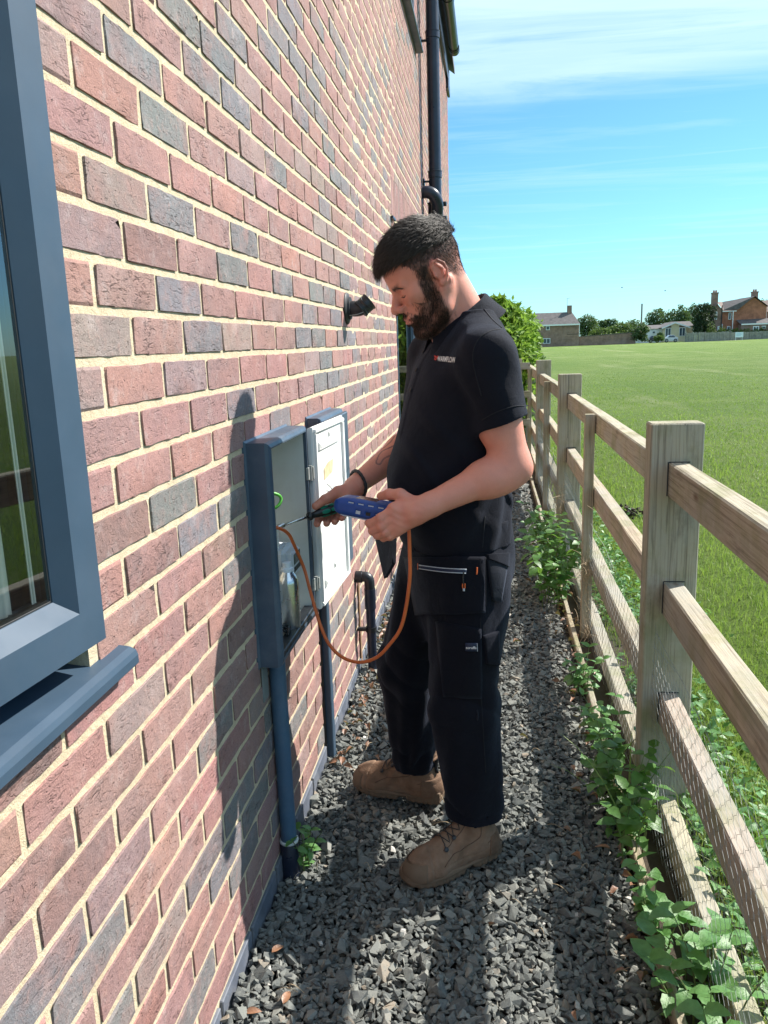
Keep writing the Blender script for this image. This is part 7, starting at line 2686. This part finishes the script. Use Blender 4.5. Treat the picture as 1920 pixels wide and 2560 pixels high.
# right-hand holster pocket flapping out in front
m = MB()
fl_ = [(0.268, 0.985, 0.925), (0.300, 0.955, 0.915), (0.292, 0.962, 0.80), (0.262, 0.995, 0.745), (0.238, 1.010, 0.86)]
th = np.array([0.010, 0.012, 0.0])
V = [tuple(np.array(p)) for p in fl_] + [tuple(np.array(p) + th) for p in fl_]
m.add(V, [(0, 1, 2, 3, 4), (9, 8, 7, 6, 5)] + [(i, i + 5, (i + 1) % 5 + 5, (i + 1) % 5) for i in range(5)])
m.build('right_holster_pocket', M_TROUSER2, trousers)

# ---------------- boots
M_SUEDE = m_plain('tan_nubuck', (0.205, 0.125, 0.082), 0.85, 0.22, 26, 0.7, 200, spec=0.15, dirt=((0.33, 0.25, 0.19), 0.55))
M_SOLE = m_plain('tan_rubber_sole', (0.155, 0.105, 0.070), 0.7, 0.12, 14, 0.3, 90, spec=0.3, dirt=((0.12, 0.085, 0.06), 0.45))


M_SUEDE2 = m_plain('darker_nubuck', (0.165, 0.100, 0.066), 0.85, 0.2, 30, 0.6, 220, spec=0.15, dirt=((0.30, 0.22, 0.16), 0.4))
M_SEAMTAN = m_plain('brown_thread', (0.10, 0.055, 0.035), 0.9, 0.1, 300)


def boot_frame(heel, toe_dir, z0=0.0):
    f = v3(toe_dir[0], toe_dir[1], 0); f /= np.linalg.norm(f)
    s = v3(-f[1], f[0], 0)
    return np.array([heel[0], heel[1], z0]), np.stack([f, s, v3(0, 0, 1)])


def foot_half(f, side=1):
    return np.interp(f, [-.01, 0.02, .06, .11, .16, .20, .245, .275, .30], [.020, .033, .037, .034, .040, .049, .049, .041, .022])


def make_boot(name, heel, d, shaft_h, seed, z0, lab):
    o_, R = boot_frame(heel, d, z0)

    def L(P): return (P - o_) @ R.T

    def sole(P):
        q = L(P); f, s, z = q[..., 0], q[..., 1], q[..., 2]
        hw = foot_half(f) + 0.004
        cen = 0.008 * np.sin(np.clip((f - .05) / .2, 0, 1) * 3.1)
        dxy = np.maximum(np.abs(s - cen) - hw, np.maximum(-0.004 - f, f - 0.302))
        # rounded ends
        dxy = smax(dxy, np.sqrt(((f - 0.235) / 0.069) ** 2 + ((s - cen) / 0.056) ** 2) * 0.05 - 0.05 - 9 * (f < .235), 0.004)
        top = 0.034 + 0.010 * np.exp(-((f) / .05) ** 2) + 0.006 * np.exp(-((f - .29) / .03) ** 2) - 0.006 * np.exp(-((f - .12) / .03) ** 2)
        bot = 0.004 + 0.010 * np.clip((f - .22) / .08, 0, 1) ** 2 + 0.012 * np.exp(-((f - .115) / .018) ** 4)
        d_ = smax(dxy, np.maximum(z - top, bot - z), 0.006)
        rib = 0.0009 * np.sin(f * 330 + z * 40) * (z < 0.020) + 0.0016 * np.exp(-((z - 0.024) / .0018) ** 2)
        return d_ - rib

    def upper(P):
        q = L(P); f, s, z = q[..., 0], q[..., 1], q[..., 2]
        Q = np.stack([f, np.abs(s - 0.004), z], -1)
        d_ = ell(q, (0.232, 0.006, 0.036), (0.064, 0.048, 0.046))                       # toe box
        d_ = smin(d_, seg(q, (0.21, 0.006, 0.050), (0.125, 0.002, 0.082), 0.041, 0.040), 0.03)   # vamp
        d_ = smin(d_, seg(q, (0.20, 0.004, 0.032), (0.05, 0.0, 0.032), 0.040, 0.036), 0.03)
        d_ = smin(d_, ell(q, (0.045, 0, 0.050), (0.050, 0.038, 0.050)), 0.03)           # heel cup
        d_ = smin(d_, seg(q, (0.072, 0, 0.075), (0.060, 0, shaft_h), 0.047, 0.050), 0.035)
        d_ = np.maximum(d_, z - shaft_h)
        d_ = np.maximum(d_, 0.028 - z)
        # seams, overlays and creases
        toe_seam = np.abs(f - 0.222 - 0.25 * np.abs(s)) - 0.0006
        d_ = d_ + 0.0016 * np.exp(-(toe_seam / 0.0016) ** 2)
        d_ = d_ - 0.0018 * (f > 0.224 + 0.25 * np.abs(s))
        q2 = z - 0.050 - 0.25 * np.clip(.10 - f, 0, 1)
        d_ = d_ + 0.0014 * np.exp(-(q2 / 0.0016) ** 2) * (f < .19)
        d_ = d_ + 0.0018 * np.sin(f * 170 + z * 60) * np.exp(-((f - .155) / .03) ** 2) * np.exp(-((z - .085) / .03) ** 2)
        # tongue ridge
        d_ = d_ - 0.004 * np.exp(-(s / .018) ** 4) * (z > .07) * (f > .09)
        return d_ - 0.0010 * np.sin(q @ v3(75, 60, 50)) * np.sin(q @ v3(30, -90, 40))

    lo = np.array([heel[0] - .32, heel[1] - .22, z0 - .01]); hi = np.array([heel[0] + .10, heel[1] + .22, z0 + shaft_h + .02])
    c = o_ + R[0] * 0.15
    lo = np.minimum(c - .19, c - .19); hi = c + .19
    lo[2] = z0 - 0.012; hi[2] = z0 + shaft_h + .02
    up = sdf_mesh(name, [(upper, lo, hi, 0.0030)], M_SUEDE, man)
    hi2 = hi.copy(); hi2[2] = z0 + .07
    sdf_mesh('sole', [(sole, lo, hi2, 0.0030)], M_SOLE, up)
    def cap_toe(P):
        q = L(P)
        return np.maximum(upper(P) - 0.0024, (0.236 + 6.0 * q[..., 1] ** 2) - q[..., 0])

    def counter(P):
        q = L(P); f, z = q[..., 0], q[..., 2]
        return np.maximum(np.maximum(upper(P) - 0.0022, f - (0.052 - 0.25 * np.clip(z - .07, 0, 1))), z - 0.088)
    sdf_mesh('toe_cap', [(cap_toe, lo, hi2, 0.0030)], M_SOLE, up)
    sdf_mesh('heel_counter', [(counter, lo, np.minimum(hi, [9, 9, z0 + .10]), 0.0030)], M_SUEDE2, up)
    W = lambda f, s, z: tuple(o_ + np.array([f, s, z]) @ R)

    def on(f, s, z, off=0.0015):
        return settle(upper, np.array([W(f, s, z)]), off)[0]
    # lace wire zigzag, guides, dial
    m = MB()
    pts = []
    for k in range(7):
        ff = 0.185 - k * 0.014; zz = 0.088 + k * 0.0155
        pts.append(on(ff, 0.026 * (1 if k % 2 else -1) + .004, zz, 0.003))
    P_ = []
    for a_, b_ in zip(pts[:-1], pts[1:]):
        for t in np.linspace(0, 1, 5)[:-1]:
            p = np.array(a_) * (1 - t) + np.array(b_) * t
            P_.append(settle(upper, p[None], 0.0035)[0])
    m.tube(P_ + [pts[-1]], 0.0013, 6)
    pts2 = []
    for k in range(7):
        ff = 0.185 - k * 0.014; zz = 0.088 + k * 0.0155
        pts2.append(on(ff, 0.026 * (-1 if k % 2 else 1) + .004, zz, 0.003))
    P_ = []
    for a_, b_ in zip(pts2[:-1], pts2[1:]):
        for t in np.linspace(0, 1, 5)[:-1]:
            p = np.array(a_) * (1 - t) + np.array(b_) * t
            P_.append(settle(upper, p[None], 0.0035)[0])
    m.tube(P_ + [pts2[-1]], 0.0013, 6)
    m.build('lace_wire', M_RUBBER, up, True)
    for k in range(0, 7, 2):
        for sgn in (1, -1):
            p = on(0.185 - k * 0.014, 0.030 * sgn + .004, 0.088 + k * 0.0155, 0.002)
            n_ = grad(upper, np.array([p]), .003)[0]
            MB().lathe([(0, 0), (.0065, 0), (.0065, .003), (.004, .0045), (0, .0045)], p, n_, 10).build('lace_guide', M_BLACK, up, True, 40)
    p = on(0.112, 0.004, min(shaft_h - .022, .165), 0.002); n_ = grad(upper, np.array([p]), .003)[0]
    MB().lathe([(0, 0), (.015, 0), (.0155, .004), (.0145, .010), (.011, .0115), (0, .0115)], p, n_, 22).build('lace_dial', M_BLACK, up, True, 40)
    # padded collar of the shaft
    m = MB(); m.tube([tuple(settle(upper, np.array([W(0.060 + .048 * math.cos(a), .048 * math.sin(a), shaft_h - .012)]), 0.0)[0]) for a in np.linspace(0, 2 * math.pi, 20)[:-1]], 0.006, 8, closed=True)
    m.build('padded_collar', M_SUEDE2, up, True)
    # stitched seams: vamp edge, quarter and eyelet row
    for path in ([(0.205, 0.038, .05), (0.165, 0.036, .072), (0.120, 0.040, .085), (0.085, 0.045, .100), (0.080, 0.048, .130)],
                 [(0.200, -0.032, .05), (0.165, -0.030, .075), (0.120, -0.036, .088), (0.085, -0.042, .100), (0.080, -0.045, .130)],
                 [(0.060, 0.048, .075), (0.030, 0.046, .085), (0.000, 0.035, .090), (-.010, 0.0, .092), (0.000, -0.03, .090), (0.030, -0.042, .085), (0.060, -0.044, .075)],
                 [(0.190, 0.018, .075), (0.160, 0.020, .092), (0.130, 0.022, .115), (0.112, 0.024, .145)],
                 [(0.190, -0.010, .075), (0.160, -0.012, .092), (0.130, -0.014, .115), (0.112, -0.016, .145)]):
        pts = np.array([settle(upper, np.array([W(*q)]), 0.0006)[0] for q in bez(path, 20)])
        m = MB(); m.tube([tuple(q) for q in pts], 0.0011, 5); m.build('stitched_seam', M_SEAMTAN, up, True)
    m = MB(); m.tube([tuple(settle(upper, np.array([W(0.012, 0.006, z_)]), 0.004)[0]) for z_ in np.linspace(.10, shaft_h - .01, 6)], 0.005, 6)
    m.build('pull_loop', M_RUBBER, up, True)
    return up


make_boot('boot', (0.588, 0.765, 0), (-0.215, -0.150), 0.185, 1, 0.012, None)
make_boot('boot', (0.420, 1.000, 0), (-0.30, 0.085), 0.165, 2, 0.012, None)

# ---------------- hair
def hair_cap(P):
    Q = to_head(P); f, l, u = Q[..., 0], np.abs(Q[..., 1]), Q[..., 2]
    mk = scalp_mask(f, l, u)
    top = sstep(u, .045, .095)
    th = 0.0010 + 0.009 * top * (0.7 + 0.3 * sstep(f, -.05, .06))
    d = head_sdf_local(Q)
    n_ = 0.0010 * top * np.sin(Q[..., 1] * 210 + 1.5 * np.sin(f * 60)) + 0.0012 * top * np.sin(Q[..., 1] * 480 + f * 40)
    h_ = d - (th * mk - 0.0025) - n_
    fr = ell(Q, (0.066, 0.004, 0.074), (0.032, 0.044, 0.011)) - n_
    h_ = smin(h_, fr, 0.012)
    return h_ * HS


hair = sdf_mesh('hair', [(hair_cap, HC - v3(.17, .13, .12), HC + v3(.15, .15, .18), 0.0030)], M_HAIR, man)


def strands(name, Q0, direction, length, rad, lift, mat_, parent, seed, segs=4, gravity=0.0, base=0.0):
    """tapered three-sided hairs; Q0 in the head frame; direction(Q) gives the combing"""
    r = np.random.default_rng(seed)
    n = len(Q0)
    P = HC + (Q0 * HS) @ HR
    P = settle(head_sdf, P, base, 3)
    pts = [P]
    p = P
    L_ = length * r.uniform(.65, 1.15, n)[:, None]
    jit = r.normal(0, 1, (n, 3)) * 0.38
    for k in range(segs):
        Qk = to_head(p)
        d = direction(Qk) @ HR
        g = grad(head_sdf, p, 0.002)
        d = d - g * (d * g).sum(1, keepdims=True)
        d = d / (np.linalg.norm(d, axis=1, keepdims=True) + 1e-9)
        d = d + g * lift * (1 - 0.6 * k / segs) + jit * 0.5 + v3(0, 0, -gravity) * k / segs
        d = d / np.linalg.norm(d, axis=1, keepdims=True)
        p = p + d * L_ / segs
        pts.append(p)
    pts = np.stack(pts, 1)
    t = np.gradient(pts, axis=1); t /= np.linalg.norm(t, axis=2, keepdims=True) + 1e-9
    a = np.cross(t, v3(.3, .2, .93)); a /= np.linalg.norm(a, axis=2, keepdims=True) + 1e-9
    b = np.cross(t, a)
    rr = rad * np.array([1, .95, .8, .55, .1, .05][:segs + 1])[None, :, None] * r.uniform(.7, 1.3, n)[:, None, None]
    ring = np.stack([pts + rr * (math.cos(2.094 * k) * a + math.sin(2.094 * k) * b) for k in range(3)], 2)   # n, s, 3, 3
    V = ring.reshape(-1, 3)
    F = []
    base_i = (np.arange(n) * (segs + 1) * 3)[:, None]
    for i in range(segs):
        for k in range(3):
            l_ = (k + 1) % 3
            F.append(base_i + np.array([i * 3 + k, i * 3 + l_, (i + 1) * 3 + l_, (i + 1) * 3 + k]))
    return link(name, mkmesh(name, V, np.concatenate(F), True), mat_, parent)


r = np.random.default_rng(4)


def region(n, fn, lo, hi):
    out = []
    while sum(len(x) for x in out) < n:
        q = r.uniform(lo, hi, (6000, 3))
        A = q.copy(); 
        d = np.abs(head_sdf_local(q))
        ok = (d < 0.012) & fn(q)
        out.append(q[ok])
    return np.concatenate(out)[:n]


top_q = region(9000, lambda q: (scalp_mask(q[:, 0], np.abs(q[:, 1]), q[:, 2]) > .6) & (q[:, 2] > .058), [-.11, -.08, .04], [.11, .08, .14])


def comb_top(Q):
    d = np.zeros_like(Q)
    d[:, 0] = 1.0; d[:, 1] = Q[:, 1] * 3.5; d[:, 2] = -0.10
    swirl = np.exp(-(((Q[:, 0] + .06) / .03) ** 2 + (Q[:, 1] / .03) ** 2))
    d[:, 0] -= 1.6 * swirl * (Q[:, 0] < -.06)
    return d


strands('hair_strands', top_q, comb_top, 0.032, 0.00046, 0.42, M_HAIR, hair, 5, 4, 0.25, 0.010)
fr_q = region(2600, lambda q: (q[:, 0] > .050) & (q[:, 2] > .062) & (np.abs(q[:, 1]) < .06), [.045, -.065, .055], [.11, .065, .12])
strands('fringe_strands', fr_q, lambda Q: np.stack([np.ones(len(Q)), Q[:, 1] * 2, -0.25 * np.ones(len(Q))], 1), 0.031, 0.00044, 0.65, M_HAIR, hair, 6, 4, 0.45, 0.005)
side_q = region(4800, lambda q: (scalp_mask(q[:, 0], np.abs(q[:, 1]), q[:, 2]) > .5) & (q[:, 2] <= .075) & (r.uniform(0, 1, len(q)) < .25 + .75 * sstep(q[:, 2], -.03, .06)), [-.12, -.085, -.05], [.07, .085, .08])
strands('side_strands', side_q, lambda Q: np.stack([-0.35 * np.ones(len(Q)) + (Q[:, 0] > -.02) * .5, 0 * Q[:, 1], -np.ones(len(Q))], 1), 0.0075, 0.00032, 0.35, M_HAIR, hair, 7, 3, 0.2, 0.0005)
beard = bpy.data.objects.new('beard', bpy.data.meshes.new('beard'))
beard_q = region(9500, lambda q: beard_mask(q[:, 0], np.abs(q[:, 1]), q[:, 2]) > r.uniform(.25, .95, len(q)), [-.02, -.08, -.15], [.12, .08, .03])


def comb_beard(Q):
    return np.stack([0.35 + 0 * Q[:, 0], Q[:, 1] * -2, -np.ones(len(Q))], 1)


strands('beard', beard_q, comb_beard, 0.0085, 0.00029, 0.42, M_BEARD, man, 8, 3, 0.3, 0.0)
bpy.data.objects.remove(beard)
# brows and lashes, rooted along drawn lines
nb = 420
tb = r.uniform(0, 1, nb); sgn = np.where(r.uniform(0, 1, nb) < .5, 1, -1)
bq = np.stack([0.092 - .014 * tb, sgn * (.0115 + .034 * tb), .0115 + .0075 * tb - .011 * tb ** 3 + r.normal(0, 1, nb) * .0017 * (1 - .55 * tb)], 1)
strands('eyebrows', bq, lambda Q: np.stack([-0.25 + 0 * Q[:, 0], np.sign(Q[:, 1]), 0.30 - 12 * np.maximum(0, np.abs(Q[:, 1]) - .03)], 1), 0.0062, 0.00028, 0.02, M_HAIR, man, 9, 3, 0, 0.0002)
for sg in (1, -1):
    lid = []
    for t in np.linspace(0, 1, 14):
        q = np.array([0.088 - .013 * t, sg * (.0190 + .0250 * t), -.0125])
        lid.append(settle(head_sdf, (HC + (q * HS) @ HR)[None], 0.0003)[0])
    MB().tube([tuple(p) for p in lid], [0.0006 + 0.0008 * math.sin(math.pi * min(1, t * .9 + .1)) for t in np.linspace(0, 1, 14)], 6).build('eyelashes', M_HAIR, man, True)

# bracelet on the right wrist
fa_ = (WRR - ELR) / np.linalg.norm(WRR - ELR)
bc0 = WRR - fa_ * 0.012
up_ = v3(0, 0, 1) - fa_ * fa_[2]; up_ /= np.linalg.norm(up_); sd_ = np.cross(fa_, up_)
pts = []
for a in np.linspace(0, 2 * math.pi, 49)[:-1]:
    q = bc0 + (math.cos(a) * up_ + math.sin(a) * sd_) * 0.034 - fa_ * 0.018 * math.cos(a)
    pts.append(settle(armhand_right, q[None], 0.0048)[0])
m = MB(); m.tube(pts, [0.0046 + 0.0006 * math.sin(k * 2.1) for k in range(48)], 8, closed=True)
br = m.build('bracelet', M_RUBBER, man, True)
q = pts[26]
MB().lathe([(0.0052, -0.004), (0.0058, -0.003), (0.0058, .003), (0.0052, .004)], q, np.array(pts[27]) - np.array(pts[25]), 12).build('clasp', M_STEEL, br, True)

# ---------------- things in his hands
# flue gas analyser
M_ABLUE = m_plain('blue_rubber_boot', (0.008, 0.058, 0.27), 0.42, 0.10, 30, 0.15, 500, spec=0.5)
an = empty('flue_gas_analyser', (0.26, 0.63, 1.03), 'blue rubber-cased flue gas analyser held in the man\'s left hand', 'analyser')
A0, A1 = v3(0.196, 0.655, 1.040), v3(0.372, 0.628, 1.013)
af = (A0 - A1) / np.linalg.norm(A0 - A1)
aw = v3(-0.10, 0.95, -0.02); aw -= af * (aw @ af); aw /= np.linalg.norm(aw)        # width axis points away from the camera
au = np.cross(af, aw)
if au[2] < 0: au = -au
AR = np.stack([af, aw, au]); AC = (A0 + A1) / 2 + aw * 0.028 + af * 0.0


def an_sdf(P):
    q = (P - AC) @ AR.T
    f, w_, h = q[..., 0], q[..., 1], q[..., 2]
    hw = 0.036 - 0.010 * np.clip((f - 0.05) / 0.05, 0, 1) ** 2
    qq = np.stack([f, w_, h], -1)
    d = rbox(qq, (0, 0, 0), (0.100, 0.037, 0.0245), 0.019)
    d = smax(d, np.sqrt(((f - 0.055) / 0.047) ** 2 + (h / 0.0255) ** 2) * 0.025 - 0.025 - 9 * (f < .055), 0.004)
    # slots moulded in the side and top edge
    for i in range(4):
        d = np.maximum(d, -rbox(qq, (0.052 - i * 0.026, -0.0345, 0.0135), (0.0085, 0.0035, 0.0024), 0.001))
    for i in range(3):
        d = np.maximum(d, -rbox(qq, (0.030 - i * 0.026, -0.0365, -0.007), (0.0075, 0.0022, 0.0060), 0.0015))
    return d


sdf_mesh('case', [(an_sdf, AC - .12, AC + .12, 0.0021)], M_ABLUE, an)


def AP(f, w_, h): return tuple(AC + np.array([f, w_, h]) @ AR)


for i in range(4):
    m = MB(); c_ = v3(0.052 - i * 0.026, -0.0322, 0.0135)
    V = [AP(c_[0] + a * .007, c_[1], c_[2] + b * .0016) for a, b in ((-1, -1), (1, -1), (1, 1), (-1, 1))]
    m.add(V, [(0, 1, 2, 3)]); m.build('slot_insert', M_REFL, an)
for i, mt in enumerate((M_REFL, M_RUBBER, M_REFL)):
    c_ = v3(0.030 - i * 0.026, -0.0352, -0.007)
    V = [AP(c_[0] + a * .006, c_[1], c_[2] + b * .0042) for a, b in ((-1, -1), (1, -1), (1, 1), (-1, 1))]
    MB().add(V, [(0, 1, 2, 3)]).build('port_insert', mt, an)
m = MB(); m.tube([AP(0.088, -0.020, -0.0190), AP(0.07, -0.033, -0.0215), AP(0.0, -0.0345, -0.0225), AP(-0.03, -0.0345, -0.0225)], 0.0014, 6)
m.build('trim_line', M_REFL, an, True)
# screen side
V = [AP(a, b, 0.0247) for a, b in ((0.045, -0.02), (-0.01, -0.02), (-0.01, 0.024), (0.045, 0.024))]
MB().add(V, [(0, 1, 2, 3)]).build('screen', m_plain('dark_screen', (0.02, 0.03, 0.03), 0.1), an)

# orange sample hose
hp_ = [(-0.10, 0.74, 0.955), (-0.02, 0.735, 0.968), (0.020, 0.725, 0.966), (0.038, 0.765, 0.940), (0.047, 0.790, 0.900), (0.057, 0.815, 0.850), (0.068, 0.812, 0.818), (0.088, 0.775, 0.775), (0.123, 0.725, 0.695), (0.152, 0.70, 0.648), (0.191, 0.68, 0.622),
       (0.238, 0.66, 0.619), (0.281, 0.65, 0.636), (0.316, 0.64, 0.672), (0.355, 0.63, 0.735), (0.378, 0.62, 0.848), (0.381, 0.618, 0.93), (0.379, 0.622, 0.99), (0.368, 0.632, 1.008)]
o = MB().tube(bez(hp_, 150), 0.0046, 14).build('sample_hose', M_ORANGE, None, True)
props(o, 'orange rubber hose looping from the open meter box down and up to the blue analyser', 'hose')

# nut driver
nd = empty('nut_driver', (0.1, 0.84, 0.97), 'nut driver with a black and green handle held in the man\'s right hand', 'screwdriver')
s0, s1 = v3(0.012, 0.776, 0.957), v3(0.079, 0.832, 0.971)
ax_ = (s1 - s0) / np.linalg.norm(s1 - s0)
MB().tube([tuple(s0), tuple(s1 + ax_ * .01)], 0.0034, 12).build('shaft', M_STEEL, nd, True)
MB().lathe([(0.0, -0.006), (0.0062, -0.006), (0.0066, -0.004), (0.0066, 0.012), (0.0036, 0.017), (0.0, 0.017)], s0, ax_, 12).build('socket', M_STEEL, nd, True, 40)
MB().lathe([(0.0, 0.0), (0.0105, 0.0), (0.0125, 0.004), (0.0125, 0.008), (0.0095, 0.013), (0.0090, 0.020), (0.0115, 0.034), (0.0145, 0.045), (0.0160, 0.065), (0.0155, 0.088), (0.0120, 0.100), (0.0, 0.103)], s1, ax_, 22).build('handle', M_BLACK, nd, True, 50)
M_GRIP = m_plain('green_grip', (0.0, 0.20, 0.135), 0.5, 0.1, 60)
u1_ = v3(0, 0, 1) - ax_ * ax_[2]; u1_ /= np.linalg.norm(u1_); w1_ = np.cross(ax_, u1_)
for a in np.radians([20, 80, 140, 200, 260, 320]):
    for (h0_, h1_2) in ((0.040, 0.064), (0.068, 0.090)):
        d_ = math.cos(a) * u1_ + math.sin(a) * w1_
        rad_ = lambda h: float(np.interp(h, [0.034, .045, .065, .088], [.0120, .0149, .0164, .0159]))
        P_ = []
        hs_ = np.linspace(h0_, h1_2, 5)
        e_ = np.cross(ax_, d_)
        V = []
        for hh, wd_ in zip(hs_, (0.003, 0.0055, 0.006, 0.0055, 0.003)):
            for sg in (-1, 0, 1):
                V.append(s1 + ax_ * hh + d_ * (rad_(hh) + (0.0005 if sg == 0 else -0.0006)) + e_ * wd_ * sg)
        F = []
        for i in range(4):
            for j in range(2):
                F.append((i * 3 + j, (i + 1) * 3 + j, (i + 1) * 3 + j + 1, i * 3 + j + 1))
        MB().add(V, F).build('grip_inlay', M_GRIP, nd, True)
